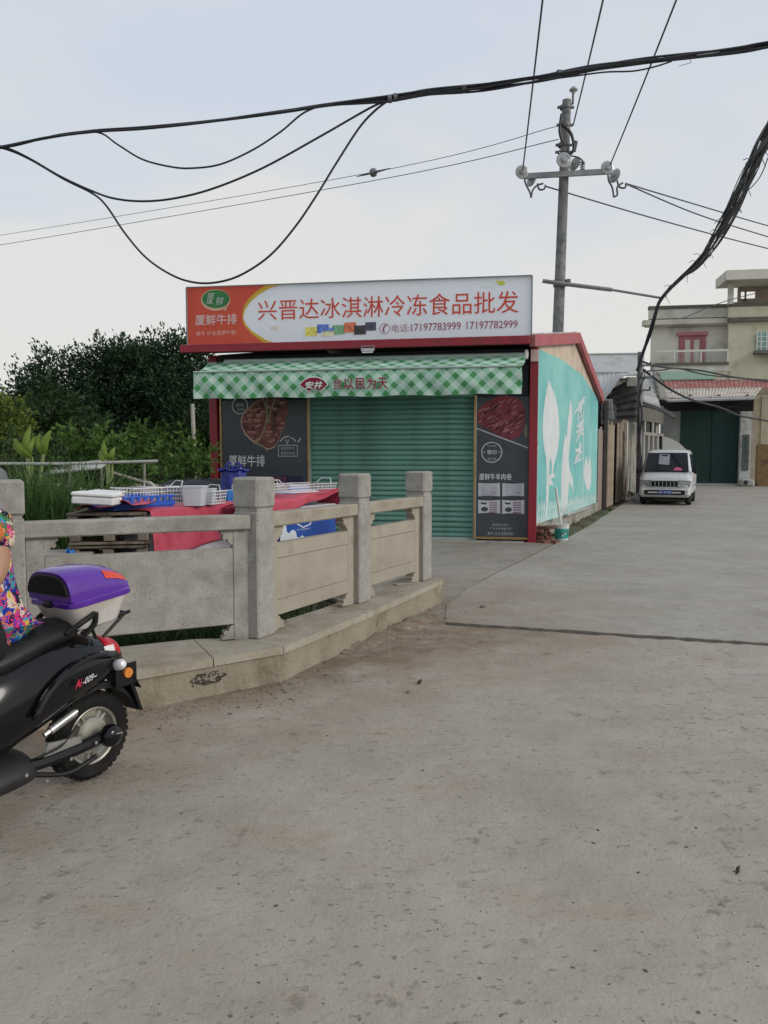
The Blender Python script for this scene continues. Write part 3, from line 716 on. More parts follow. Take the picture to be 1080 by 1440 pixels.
M_vin = mat('white_vinyl', (.86, .91, .96), (.89, .93, .97), .8, .5, .02, 8, spec=.3, transl=.58)
M_vred = mat('red_vinyl', (.68, .105, .065), (.74, .14, .085), 1.2, .5, transl=.5)
M_vyel = mat('yellow_vinyl', (.62, .42, .06), (.74, .52, .06), 2, .5, transl=.45)
M_vgrn = mat('green_vinyl', (.05, .26, .08), (.06, .32, .10), 2, .5, transl=.35)
M_vltr = mat('sign_red_lettering', (.62, .085, .05), (.68, .11, .065), 2, .5, transl=.45)
M_vmar = mat('sign_maroon_lettering', (.34, .11, .15), (.40, .14, .18), 2, .5, transl=.4)
z00, z10, z01, z11 = bil(0, 0)[1], bil(1, 0)[1], bil(0, 1)[1], bil(1, 1)[1]; SW = sxr - sxl
mb = MB(); mb.grid(lambda u, v: Vector((SW * u, .004 * math.sin(u * 40) * math.sin(v * 3.1), max(.0, (z00 + (z10 - z00) * u)) * (1 - v) + (z01 + (z11 - z01) * u) * v)), 48, 6); mb.build('vinyl_face', M_vin, sign)
M_steel = mat('galvanised_tube', (.20, .21, .22), (.28, .29, .30), 6, .5, metal=.4)
mb = MB(); mb.tube([(0.0, .06, 0), (0.0, .06, z01)], .02, 6); mb.build('frame_tube', M_steel, sign)
mb = MB(); mb.tube([(SW, .06, 0), (SW, .06, z11)], .02, 6); mb.build('frame_tube', M_steel, sign)
mb = MB(); mb.tube([(0, .06, z01 - .02), (SW, .06, z11 - .02)], .02, 6); mb.build('frame_tube', M_steel, sign)
for k in range(5):
    u = (k + .5) / 5; mb = MB(); mb.tube([(SW * u, .06, .5), (SW * u, .9, .02)], .015, 6); mb.build('brace', M_steel, sign)
M_trim = mat('sign_edge_trim', (.16, .17, .19), (.22, .23, .25), 6, .5)
mb = MB(); 
mb.hexa([(-.008, -.012, z01 - .012), (SW + .008, -.012, z11 - .012), (SW + .008, .08, z11 - .012), (-.008, .08, z01 - .012), (-.008, -.012, z01 + .006), (SW + .008, -.012, z11 + .006), (SW + .008, .08, z11 + .006), (-.008, .08, z01 + .006)]); mb.build('edge_trim', M_trim, sign)
for (x, zt) in ((-.008, z01), (SW + .008, z11)):
    mb = MB(); mb.box((x, .03, zt / 2 - .008), (.014, .09, zt - .02)); mb.build('edge_trim', M_trim, sign)
# red field with a curved edge and yellow band
curve = [(397, 399.5), (380, 405), (365, 414), (352, 425), (345, 436), (342, 446), (346, 456), (354, 465), (366, 473), (376, 479), (385, 483)]
inn = [(376, 400.2), (362, 409), (350, 420), (343, 431), (341, 443), (342, 454), (348, 463), (356, 471), (364, 477), (370, 483)]
red = [(262.5, 404.5), *inn, (264.5, 485)]
mb = MB(); poly_on(mb, [(max(.012, x), max(.012, z)) for x, z in (SGN(*p) for p in red)], sg(.008)); mb.build('red_field', M_vred, sign)
mb = MB(); poly_on(mb, [(x, max(.012, z)) for x, z in (SGN(*p) for p in inn + curve[::-1])], sg(.010)); mb.build('yellow_band', M_vyel, sign)
mb = MB(); poly_on(mb, [SGN(*p) for p in ell(303.5, 422, 20.5, 15, 32)], sg(.010)); poly_on(mb, [SGN(*p) for p in [(311, 434), (318, 437), (321, 428)]], sg(.010)); stuff(mb.build('logo_outline', mat('cream_vinyl', (.78, .66, .48), (.82, .7, .52), 2, .5, transl=.4), sign))
lg = mb = MB(); poly_on(mb, [SGN(*p) for p in ell(303.5, 421.3, 19, 13.3, 32, 70, 400) + [(317.5, 434.5), (312, 433.8)]][:], sg(.0125)) if False else poly_on(mb, [SGN(*p) for p in ell(304, 420.6, 19.2, 12.8, 32)], sg(.0125)); mb.build('logo', M_vgrn, sign)
def sgt(name, body, m, x0, y0, x1, y1, off=.012, **k):
    mb = MB(); text_on(mb, body, sg(off), *SGN(x0, y0), *SGN(x1, y1), **k); return mb.build(name, m, sign)
M_vw = mat('sign_white_lettering', (.80, .80, .82), (.84, .84, .85), 2, .5, transl=.45)
sgt('lettering', '厦', M_vw, 290.5, 428, 302, 412.5, .0145, shear=.25); sgt('lettering', '鲜', M_vw, 303.5, 429.5, 315, 417.5, .0145, shear=.25)
sgt('lettering', '厦鲜牛排', M_vw, 275, 458, 333.5, 441, .012, bold=.012)
sgt('lettering', '真牛 让生活更多彩', mat('sign_pink_lettering', (.82, .52, .44), (.86, .58, .5), 2, .5, transl=.4), 276, 472.5, 332, 464.5, .012, bold=.02)
def sgt_line(body, m, px0, yb0, yt0, px1, yb1, yt1, **k):
    """one line of lettering following the sign's edges"""
    V, Fc = text_poly(body, **k)
    A, B, C_, D_ = SGN(px0, yb0), SGN(px1, yb1), SGN(px0, yt0), SGN(px1, yt1)
    mb = MB(); vs_ = []
    for x, y in V:
        vs_.append(Vector((A[0] + (B[0] - A[0]) * x, -.012, (A[1] + (B[1] - A[1]) * x) * (1 - y) + (C_[1] + (D_[1] - C_[1]) * x) * y)))
    mb.add(vs_, Fc, False); return mb.build('lettering', m, sign)
sgt_line('兴晋达冰淇淋冷冻食品批发', M_vltr, 363, 451, 422.5, 729, 440, 408.5, bold=.004)
sgt_line('电话:', M_vmar, 551, 467.5, 456.5, 576, 466.5, 455.5)
sgt_line('17197783999', M_vmar, 578, 466, 455.5, 648, 464, 452.8, bold=.01); sgt_line('17197782999', M_vmar, 656, 463.5, 452.3, 728, 461, 450.3, bold=.01)
mb = MB(); c = SGN(541, 462.5); ring_on(mb, *c, .10, .10, .012, sg(.012)); mb.build('phone_ring', M_vmar, sign)
mb = MB(); poly_on(mb, [SGN(*p) for p in strip([(544, 457), (540.5, 459), (539, 464), (540.5, 467.5)], 1.2)], sg(.012)); mb.build('phone_icon', M_vmar, sign)
packs = [((.62, .48, .10), (429.5, 460.5, 446, 473)), ((.08, .14, .38), (446, 456.5, 462.5, 468.5)), ((.14, .30, .16), (468, 457.5, 485, 471)), ((.60, .58, .30), (453, 466, 470, 473)), ((.46, .13, .07), (484, 453.8, 501, 468)), ((.035, .032, .036), (498, 458, 515, 471)), ((.05, .05, .08), (514, 453.5, 529, 465.5)), ((.10, .18, .42), (463, 461, 470, 466))]
for i, (c_, (x0, y0, x1, y1)) in enumerate(packs):
    mb = MB(); poly_on(mb, [SGN(*p) for p in [(x0, y1), (x1, y1 - .6), (x1, y0 - .6), (x0, y0)]], sg(.011 + .0008 * i)); mb.build('product_print', mat('pack_%s' % 'abcdefgh'[i], c_, tuple(min(1, v * 2.2 + .03) for v in c_), 14, .5, transl=.3), sign)
sgt('lettering', 'ICE', M_vyel, 381, 464, 391, 459, .012); sgt('lettering', '优质生活', mat('faint_green', (.62, .76, .60), (.66, .79, .63), 3, .5, transl=.4), 675, 405.5, 697, 402, .012)
mb = MB(); poly_on(mb, [SGN(*p) for p in [(698, 392), (702, 396), (707, 394), (711, 398), (709, 401), (703, 402), (699, 398)]], sg(.012)); mb.build('sprout_mark', mat('sprout_yellow', (.62, .66, .12), (.66, .7, .16), 3, .5, transl=.4), sign)

# ================================================================== AWNING
AOFF = .86
def AP(px, py): 
    x, z = FP(px, py, AOFF); return x, z
a0 = AP(271.5, 523); a1 = AP(733.5, 514.5); ab0 = AP(274, 561); ab1 = AP(732.5, 553.5)
aw_x0 = (a0[0] + ab0[0]) / 2; aw_x1 = a1[0]; AWL = aw_x1 - aw_x0; awz = (a0[1] + a1[1]) / 2
tubez = FP(520, 504, .2)[1]
def gingham(name, k=1.0):
    m = bpy.data.materials.new(name); m.use_nodes = True; t = m.node_tree; L = t.links.new; bs = t.nodes['Principled BSDF']
    def N(ty, **q):
        n = t.nodes.new(ty)
        for a, b in q.items(): setattr(n, a, b)
        return n
    tcn = N('ShaderNodeTexCoord'); sp = N('ShaderNodeSeparateXYZ'); L(tcn.outputs['UV'], sp.inputs[0])
    outs = []
    for sgn in (1, -1):
        mm = N('ShaderNodeMath', operation='MULTIPLY_ADD'); L(sp.outputs[1], mm.inputs[0]); mm.inputs[1].default_value = sgn; L(sp.outputs[0], mm.inputs[2])
        dv = N('ShaderNodeMath', operation='DIVIDE'); L(mm.outputs[0], dv.inputs[0]); dv.inputs[1].default_value = .312
        fr_ = N('ShaderNodeMath', operation='FRACT'); L(dv.outputs[0], fr_.inputs[0])
        lt = N('ShaderNodeMath', operation='LESS_THAN'); L(fr_.outputs[0], lt.inputs[0]); lt.inputs[1].default_value = .46; outs.append(lt.outputs[0])
    ad_ = N('ShaderNodeMath', operation='ADD'); L(outs[0], ad_.inputs[0]); L(outs[1], ad_.inputs[1])
    dv = N('ShaderNodeMath', operation='MULTIPLY'); L(ad_.outputs[0], dv.inputs[0]); dv.inputs[1].default_value = .5
    rp = N('ShaderNodeValToRGB'); rp.color_ramp.interpolation = 'CONSTANT'; el = rp.color_ramp.elements
    el[0].color = (.68 * k, .87 * k, .77 * k, 1); el[1].position = .75; el[1].color = (.10 * k, .36 * k, .14 * k, 1)
    e_ = el.new(.25); e_.color = (.41 * k, .70 * k, .54 * k, 1); L(dv.outputs[0], rp.inputs[0])
    nz_ = N('ShaderNodeTexNoise'); nz_.inputs['Scale'].default_value = 1.2; nz_.inputs['Detail'].default_value = 6; L(tcn.outputs['Object'], nz_.inputs['Vector'])
    rg = N('ShaderNodeMapRange'); rg.inputs[1].default_value = .35; rg.inputs[2].default_value = .7; rg.inputs[3].default_value = 1.05; rg.inputs[4].default_value = .78; L(nz_.outputs[0], rg.inputs[0])
    ms_ = N('ShaderNodeVectorMath', operation='SCALE'); L(rp.outputs[0], ms_.inputs[0]); L(rg.outputs[0], ms_.inputs['Scale'])
    L(ms_.outputs[0], bs.inputs['Base Color']); bs.inputs['Roughness'].default_value = .75; bs.inputs['Specular IOR Level'].default_value = .2
    tr = N('ShaderNodeBsdfTranslucent'); L(ms_.outputs[0], tr.inputs[0]); mxs = N('ShaderNodeMixShader'); mxs.inputs[0].default_value = .22
    L(bs.outputs[0], mxs.inputs[1]); L(tr.outputs[0], mxs.inputs[2]); L(mxs.outputs[0], t.nodes['Material Output'].inputs[0]); return m
M_ging = gingham('green_gingham_cloth')
awn = thing('awning', 'green and white checked cloth awning with red Chinese lettering above the closed shutter', 'awning', SM @ Vector((aw_x0, -AOFF, awz)), ANG)
TZ = tubez - awz; TY = AOFF - .2
vh = a0[1] - ab0[1]; vh2 = a1[1] - ab1[1]
def cloth(fn, uvf, nu, nv, name):
    mb = MB(); mb.grid(fn, nu, nv); o = mb.build(name, M_ging, awn); me = o.data; uvl = me.uv_layers.new(name='UV')
    vu = [uvf(i / nu, j / nv) for j in range(nv + 1) for i in range(nu + 1)]
    for lp in me.loops: uvl.data[lp.index].uv = vu[lp.vertex_index]
    return o
zl = lambda u: (a0[1] - awz) * (1 - u) + (a1[1] - awz) * u
def wrinkle(u, v):
    x = u * AWL
    return min(1, max(.10, (abs(u - .465) - .145) / .10)) * (.022 * math.sin(x * 5.2 + v * 3.0) * v + .016 * math.sin(x * 11.7 - v * 6 + 1) * (.25 + v) + .013 * math.sin((x * 2.1 + v * 1.6) * 6.0) * (.4 + .6 * math.sin(x * 1.3)))
def val(u, v):
    h = vh * (1 - u) + vh2 * u; x = u * AWL; e_ = max(0, 1 - x / .9)
    return Vector((x + .015 * math.sin(v * 3) * (1 if u > .98 else 0), -wrinkle(u, v) - .02 * math.sin(v * 3.1), zl(u) - h * v * (1 - .0 * e_) + .010 * math.sin(x * 5.1) * v + .012 * math.sin(x * 11) * (1 - v)))
cloth(val, lambda u, v: (u * AWL, -v * vh), 170, 12, 'valance')
cloth(lambda u, v: Vector((.02 + u * (AWL + .06 * v), TY * v - .0, zl(u) * (1 - v) + TZ * v - .05 * math.sin(math.pi * v) - .012 * math.sin(u * AWL * 9) * (1 - v))), lambda u, v: (u * AWL, v * .8), 60, 6, 'canopy')
M_pale = mat('pale_green_tube', (.32, .40, .37), (.40, .48, .44), 4, .5)
mb = MB(); mb.tube([(-.0, -.012, .0), (AWL, -.012, zl(1))], .018, 8); mb.build('front_bar', M_pale, awn)
mb = MB(); mb.tube([(.35, TY, TZ), (AWL + .12, TY, TZ)], .045, 10); mb.build('roller_tube', M_pale, awn)
for x in (.5, AWL - .45):
    mb = MB(); mb.tube([(x, 0.0, -.03), (x + (.5 if x < 2 else -.5), TY * .55, -.12), (x, TY + .02, TZ - .1)], .022, 6); mb.build('folding_arm', M_pale, awn)
mb = MB(); mb.box((AWL + .08, TY - .02, TZ), (.06, .12, .16), .01); mb.build('end_bracket', mat('white_bracket', (.6, .6, .6), (.66, .66, .66), 4, .6), awn)
def APL(px, py): x, z = FP(px, py, AOFF + .06); return x - aw_x0, z - awz
def af(off):
    def f(x, z):
        u = min(1, max(0, x / AWL)); v = (zl(u) - z) / (vh * (1 - u) + vh2 * u); return Vector((x, -wrinkle(u, v) - .02 * math.sin(v * 3.1) - (off - .034), z))
    return f

M_awr = mat('awning_red_print', (.20, .003, .030), (.24, .005, .04), 3, .6)
M_aww = mat('awning_pale_outline', (.66, .82, .75), (.70, .86, .79), 3, .6)
fan = [(421.5, 541), (427, 535), (434, 531.5), (441, 530.5), (448, 531.5), (455, 535), (460, 541), (453, 547), (449.5, 549.5), (445, 547.5), (440.5, 547), (437, 548), (434, 550), (428, 546)]
cx_ = sum(p[0] for p in fan) / len(fan); cy_ = sum(p[1] for p in fan) / len(fan)
mb = MB(); poly_on(mb, [APL(cx_ + (x - cx_) * 1.09, cy_ + (y - cy_) * 1.14) for x, y in fan], af(.062)); mb.build('logo_outline', M_aww, awn)
mb = MB(); poly_on(mb, [APL(*p) for p in fan], af(.065)); mb.build('logo', M_awr, awn)
mb = MB(); text_on(mb, '安井', af(.068), *APL(428.5, 547), *APL(453.5, 536), bold=.02, shear=.15); mb.build('lettering', M_aww, awn)
for (m_, of, bo) in ((M_aww, .063, .02), (M_awr, .066, .003)):
    mb = MB()
    for k_, ch in enumerate('食以民为天'): text_on(mb, ch, af(of), *APL(467.5 + k_ * 16 - bo * 20, 547.6 - k_ * .25 + bo * 20), *APL(481 + k_ * 16 + bo * 20, 531.6 - k_ * .25 - bo * 20), bold=(bo if ch == '食' else bo + .018))
    stuff(mb.build('lettering', m_, awn))

# floodlight under the fascia
p = FP(518, 489, FOFF + .02); o_ = SM @ Vector((p[0], -FOFF - .09, FBOT + .0))
fl = thing('floodlight', 'small grey floodlight under the red fascia above the awning', 'floodlight', o_, ANG)
M_alu = mat('grey_cast_aluminium', (.30, .31, .33), (.4, .41, .43), 6, .45, metal=.3)
mb = MB(); mb.box((0, 0, -.05), (.22, .05, .09), .012, Matrix.Rotation(R(-35), 3, 'X')); mb.build('housing', M_alu, fl)
mb = MB(); mb.box((0, -.025, -.072), (.19, .006, .07), .002, Matrix.Rotation(R(-35), 3, 'X')); mb.build('lens', mat('lamp_glass', (.5, .5, .5), (.56, .56, .55), 4, .15), fl)
mb = MB(); mb.tube([(-.12, 0, -.05), (-.12, .02, .03), (.12, .02, .03), (.12, 0, -.05)], .009, 6); mb.build('bracket', M_alu, fl)

# ================================================================== BRICKS, BUCKET, STICK
M_brick = mat('red_brick', (.135, .05, .035), (.22, .085, .058), 8, .9, .4, 40, grime=(.10, .085, .07), gscale=6, vary=.25)
bp_ = SM @ SL(.30, 0, .16); 
bricks = thing('brick_pile', 'small pile of old red bricks at the foot of the red corner column', 'brick pile', (bp_.x, bp_.y, -.02), ANG)
mb = MB(); mb.box((0, 0, 0), (.23, .11, .06), .006); me_b = mb.mesh('brick', M_brick)
r_ = random.Random(2)
for lay in range(5):
    for k in range(3 if lay < 3 else 2):
        piece('brick', me_b, bricks, (r_.uniform(-.05, .05) + (k % 2) * .14 - .06, -.12 + k * .125 + r_.uniform(-.01, .01), .03 + lay * .062), (0, 0, R(90 if lay % 2 else 0) + r_.uniform(-.3, .3)))
for q in ((-.16, -.18, .03, .4), (.2, -.3, .03, 1.2), (-.02, -.33, .03, 2.2)): piece('brick', me_b, bricks, q[:3], (0, 0, q[3]))
bk_ = G(789.5, 759)
bucket = thing('bucket', 'turquoise and white plastic bucket standing beside the painted wall', 'bucket', bk_, R(10))
M_bk = mat('turquoise_plastic', (.03, .30, .27), (.05, .36, .33), 5, .4); M_bw = mat('white_plastic', (.55, .56, .54), (.62, .63, .61), 5, .4)
mb = MB(); mb.lathe([(.001, .0), (.118, 0), (.124, .02), (.138, .22)], 24); mb.build('body', M_bk, bucket)
mb = MB(); mb.lathe([(.137, .22), (.141, .222), (.145, .285), (.154, .29), (.154, .305), (.14, .305), (.134, .2), (.12, .03), (.001, .03)], 24); mb.build('rim', M_bw, bucket)
mb = MB(); mb.lathe([(.1195, .0), (.1235, .0), (.1265, .028), (.122, .03)], 24); mb.build('base_band', M_bw, bucket)
lb = MB(); fnb = lambda u, v: Vector(((.1312 + .008 * v) * math.sin(u), -(.1312 + .008 * v) * math.cos(u), .05 + .14 * v))
lb.add([fnb(a, b) for a, b in ((-.35, .3), (.25, .75), (.25, 1.05), (-.35, .6))], [(0, 1, 2, 3)], False); lb.build('label_stripe', mat('label_brown', (.14, .05, .03), (.2, .08, .05), 9, .5), bucket)
lb = MB(); lb.add([fnb(a, b) for a, b in ((-.35, .1), (.25, .5), (.25, .72), (-.35, .32))], [(0, 1, 2, 3)], False); lb.build('label_stripe', mat('label_cream', (.6, .5, .4), (.66, .56, .45), 9, .5), bucket)
for s in (-.6, .6):
    lb = MB(); lb.add([fnb(s + a, b) for a, b in ((-.14, .1), (.14, .1), (.14, 1.0), (-.14, 1.0))], [(0, 1, 2, 3)], False); lb.build('label_panel', mat('label_green', (.02, .17, .13), (.03, .22, .17), 9, .5), bucket)
mb = MB(); mb.tube([(.15 * math.cos(t), .0 + .02 * math.sin(t), .28 - .03 * math.sin(t)) for t in [math.pi * k / 8 - math.pi / 2 + .4 for k in range(9)]], .005, 5); mb.build('handle', M_bw, bucket)
tp = hit(781.5, 686, Vector((0, bk_.y + .10, 0)), Vector((0, 1, 0)))
st = thing('plastic_pipe', 'white plastic pipe standing in the turquoise bucket and leaning on the wall', 'pipe', bk_ + Vector((.03, 0, .04)))
mb = MB(); mb.tube([(0, 0, 0), tp - (bk_ + Vector((.03, 0, .04)))], .026, 10); mb.tube([(0, 0, 0), tp - (bk_ + Vector((.03, 0, .04)))], .02, 8, caps=False); st2 = mb.build('pipe_body', M_bw, st)

# ================================================================== UTILITY POLE
PD = 24.3; pt = D(797, 141, PD); pbx = D(784.5, 470, PD)
pole_base = Vector((pbx.x - (pt.x - pbx.x) * (pbx.z / (pt.z - pbx.z)), PD, -.05))
M_pole = mat('weathered_concrete_pole', (.15, .155, .155), (.235, .24, .24), 3, .85, .2, 60, grime=(.10, .105, .11), gscale=3, stretch=(1, 1, .25))
M_iron = mat('dark_galvanised_iron', (.10, .105, .115), (.16, .165, .175), 8, .55, metal=.3); M_porc = mat('grey_porcelain', (.27, .28, .29), (.37, .38, .39), 4, .22, spec=.6)
M_wire = mat('aged_conductor', (.05, .055, .062), (.08, .085, .092), 5, .6); M_blk = mat('black_cable_sheath', (.012, .014, .02), (.022, .025, .032), 5, .5)
up_ = thing('utility_pole', 'tall leaning concrete power pole with steel cross arm behind the shop', 'utility pole', pole_base)
topv = pt - pole_base; axis = topv.normalized()
def OP(px, py, y=PD): return D(px, py, y) - pole_base
mb = MB(); mb.tube([Vector((0, 0, 0)) + topv * (k / 8) for k in range(9)], [.20 - .067 * k / 8 for k in range(9)], 18); mb.build('shaft', M_pole, up_)
ca0, ca1 = OP(737, 247, PD - .25), OP(860, 240, PD - .22)
mb = MB(); d_ = (ca1 - ca0); mb.hexa([ca0 + Vector((0, -.04, -.1)), ca1 + Vector((0, -.04, -.1)), ca1 + Vector((0, .04, -.1)), ca0 + Vector((0, .04, -.1)), ca0 + Vector((0, -.04, .06)), ca1 + Vector((0, -.04, .06)), ca1 + Vector((0, .04, .06)), ca0 + Vector((0, .04, .06))]); mb.build('crossarm', mat('grey_channel_steel', (.18, .19, .2), (.25, .26, .27), 5, .5), up_)
def disc(px, py, y, tilt, big=.205, nm='insulator'):
    c = OP(px, py, y); T = Matrix.Translation(c) @ Vector(tilt).to_track_quat('Z', 'Y').to_matrix().to_4x4()
    mb = MB(); mb.lathe([(.001, -.09), (.05, -.09), (.06, -.05), (big * .8, -.03), (big, .0), (big * .97, .03), (big * .7, .045), (big * .62, .03), (big * .45, .05), (.09, .04), (.07, .09), (.001, .1)], 22, T); mb.build(nm, M_porc, up_)
disc(734, 242, PD - .6, (.12, -.95, .0)); disc(747, 253, PD - .1, (.75, .45, -.2)); disc(793, 225.5, PD - .5, (.1, -.95, .1), .24); disc(808, 230, PD + .1, (.7, .5, -.2), .22); disc(854, 236, PD - .6, (.15, -.95, .05)); disc(864, 247, PD - .1, (.75, .45, -.2), .22)
disc(806.5, 127, PD, (0, 0, 1), .13)
mb = MB(); mb.tube([OP(806, 129), OP(805.5, 146)], .035, 8); mb.tube([OP(805, 146), OP(797, 150)], .03, 6); mb.build('top_pin', M_iron, up_)
for (y_, hh) in ((151, .1), (176, .12), (204, .1), (214, .06)):
    c = OP(795.5 - (y_ - 151) * .05, y_, PD); mb = MB(); mb.lathe([(.16, -hh / 2), (.175, -hh / 2), (.175, hh / 2), (.16, hh / 2)], 16, Matrix.Translation(c)); mb.box((c.x - .2, c.y, c.z), (.10, .08, .06)); mb.box((c.x + .2, c.y, c.z), (.10, .08, .06)); mb.build('clamp_band', M_iron, up_)
for q in ([(790, 160), (788, 172), (787, 184), (789, 194), (791, 200)], [(788, 174), (796, 180), (803, 188), (806, 198), (807, 206), (805, 214), (800, 217)], [(802, 219), (812, 221), (818, 225), (822, 232)]):
    mb = MB(); mb.tube(catmull([OP(x, y, PD - .24) for x, y in q], 5), .045 if q[0][0] < 800 else .02, 6); mb.build('jumper_cable', M_blk, up_)
mb = MB(); mb.tube([OP(809, 199, PD - .2), OP(807, 213, PD - .2)], [.08, .06], 8); mb.build('drop_fuse', M_blk, up_)
mb = MB(); 
for k in range(4): mb.lathe([(.03, 0), (.085, .02), (.03, .045)], 12, Matrix.Translation(OP(819, 239 - k * 3.2, PD - .15)), True)
mb.tube([OP(819, 241, PD - .15), OP(820, 225, PD - .15)], .03, 8); stuff(mb.build('small_insulator', M_porc, up_))
for q in ([(737, 246), (739, 258), (745, 270), (747, 278)], [(747, 278), (749, 268), (755, 261), (764, 258)], [(855, 244), (856, 254), (861, 264), (863, 277)], [(863, 277), (868, 274), (868, 263), (876, 257)], [(756, 258), (758, 266), (765, 266), (767, 260)], [(868, 254), (871, 263), (879, 264), (880, 258)]):
    mb = MB(); mb.tube(catmull([OP(x, y, PD - .4) for x, y in q], 5), .028, 6); mb.build('jumper_cable', M_wire, up_)
# horizontal bracket arm holding the cable bundle
arm_end = D(930, 419, 25.5)
mb = MB(); mb.tube([OP(763, 395, PD - .2), OP(787, 398.5, PD - .28), OP(860, 407.5, PD + .3)], .065, 6); mb.tube([OP(860, 407.5, PD + .3), arm_end - pole_base], .04, 6); mb.build('bracket_arm', mat('grey_channel_steel2', (.13, .135, .145), (.2, .2, .21), 5, .5), up_)
c = OP(787, 398.5, PD); mb = MB(); mb.lathe([(.18, -.1), (.2, -.1), (.2, .1), (.18, .1)], 16, Matrix.Translation(c)); mb.box((c.x + .24, c.y - .1, c.z), (.14, .12, .22), .02); mb.build('clamp_band', M_iron, up_)

def wire(name, label, pts, r, m=None, group=None, cat='power line', n=10, cat_=None):
    P = catmull(pts, n); root = P[0].copy(); mb = MB(); mb.tube([p - root for p in P], r, 6)
    o = mb.build(name, m or M_wire, None, root); tag(o, label, cat, group); return o
# three conductors running overhead towards the next pole behind the camera
for (x0, y0, x1, side_) in ((735, 240, 763, 'leftmost'), (806, 176, 848, 'middle'), (858, 232, 951, 'rightmost')):
    s = D(x0, y0, PD - .7); e_ = D(x1, 0, 15.0); dv = (e_ - s) / (s.y - e_.y)
    pts = [s + dv * t + Vector((0, 0, (.0018 * t * (t - (s.y - 15)))) if True else 0) for t in (0, 3, 6, 9.2, 14, 20, 28, 36)]
    wire('power_line', {'leftmost': 'bare overhead wire rising from the left end of the cross arm', 'middle': 'bare overhead wire rising beside the top of the power pole', 'rightmost': 'bare overhead wire rising from the right end of the cross arm'}[side_], pts, .020, group='bare wires of the power pole')
# pair going left to a far pole; a strain insulator sits in the upper one
upl = [D(785, 177, PD), D(520, 243, 30), D(0, 331, 42), D(-400, 392, 52)]
lol = [D(785, 196, PD), D(520, 255, 30), D(0, 344.5, 42), D(-400, 408, 52)]
wl = wire('power_line', 'thin upper wire crossing the sky left of the pole through a small insulator', upl, .011, group='bare wires of the power pole')
wire('power_line', 'thin lower wire crossing the sky left of the pole', lol, .013, group='bare wires of the power pole')
for nm_, tgt in (('upper', upl), ('lower', lol)): pass
si = thing('strain_insulator', 'small dark strain insulator hanging in the thin wire over the shop', 'insulator', D(525, 242.6, 29.9))
d_ = (upl[1] - upl[0]).normalized(); T = d_.to_track_quat('Z', 'Y').to_matrix().to_4x4()
mb = MB(); mb.lathe([(.02, -.3), (.06, -.14), (.09, -.09), (.16, -.05), (.16, .05), (.09, .09), (.06, .14), (.02, .3)], 14, T); mb.build('porcelain_body', mat('dark_porcelain', (.10, .10, .11), (.15, .15, .16), 5, .3), si)
mb = MB(); mb.tube([d_ * -.9, d_ * -.25], [.015, .04], 6); mb.build('strain_clamp', M_iron, si)
mb = MB(); mb.tube([d_ * .25, d_ * .9], [.04, .015], 6); mb.build('strain_clamp', M_iron, si)
# wires to the right
for lab, pts in (('lowest wire running right from the cross arm across the sky', [D(767, 262, PD - .1), D(930, 310, 28), D(1080, 349.5, 32), D(1250, 390, 37)]),
                 ('uppermost wire running right from the cross arm across the sky', [D(880, 258, PD - .1), D(980, 288, 28), D(1080, 317.5, 32), D(1250, 365, 38)]),
                 ('middle wire running right from the cross arm across the sky', [D(881, 259, PD - .1), D(980, 301, 28), D(1080, 333, 32), D(1250, 384, 38)])):
    wire('power_line', lab, pts, .022, group='bare wires of the power pole')

# ================================================================== NEAR OVERHEAD CABLES
CY = 8.0
bun = thing('cable_bundle', 'thick black bundle of twisted cables strung across the top of the scene', 'cable bundle', D(545, 140, CY))
bo = bun.location.copy()
main = [(-60, 214), (0, 206.5), (60, 194), (130, 184.5), (205, 180), (300, 171), (400, 157), (470, 146), (545, 139), (600, 131), (680, 124), (760, 111), (830, 96), (900, 86), (980, 77), (1040, 70), (1080, 63), (1200, 42)]
r_ = random.Random(8)
for k in range(7):
    ph = r_.uniform(0, 6.28); pts = []
    lo = 0 if k < 3 else 7
    for i, (x, y) in enumerate(main[lo:]):
        thick = (3.6 if x > 520 else 1.3); a = ph + x * .012 * (1 if k % 2 else -1)
        pts.append(D(x, y + thick * math.sin(a) * (1.6 if k == 6 and 560 < x < 900 else 1), CY + .03 * math.cos(a)) - bo)
    mb = MB(); mb.tube(catmull(pts, 6), (.0125 if lo else .0105) if k else .014, 6); mb.build('cable', M_blk, bun)
mb = MB(); mb.tube(catmull([D(x, y, CY - .04) - bo for x, y in [(760, 113), (800, 108), (850, 101.5), (890, 100), (920, 94), (945, 86)]], 6), .008, 6); mb.build('cable', M_blk, bun)
mb = MB(); mb.tube(catmull([D(x, y, CY) - bo for x, y in [(140, 185), (260, 174.5), (420, 152), (545, 138)]], 6), .006, 6); mb.build('cable', M_blk, bun)
mb = MB(); mb.tube(catmull([D(x, y, CY - .04) - bo for x, y in [(560, 137), (640, 124), (740, 109), (840, 96)]], 6), .006, 6); mb.build('cable', M_blk, bun)
for x, y in ((548, 139), (556, 137), (652, 125), (786, 104)):
    mb = MB(); mb.lathe([(.036, -.02), (.04, -.02), (.04, .02), (.036, .02)], 10, Matrix.Translation(D(x, y, CY) - bo) @ Matrix.Rotation(R(85), 4, 'Y')); mb.build('cable_tie', M_iron, bun)
mb = MB(); mb.tube([D(968, 79, CY) - bo, D(972, 88, CY - .03) - bo, D(955, 93, CY - .03) - bo], .003, 5); mb.build('cable_tie', M_wire, bun)
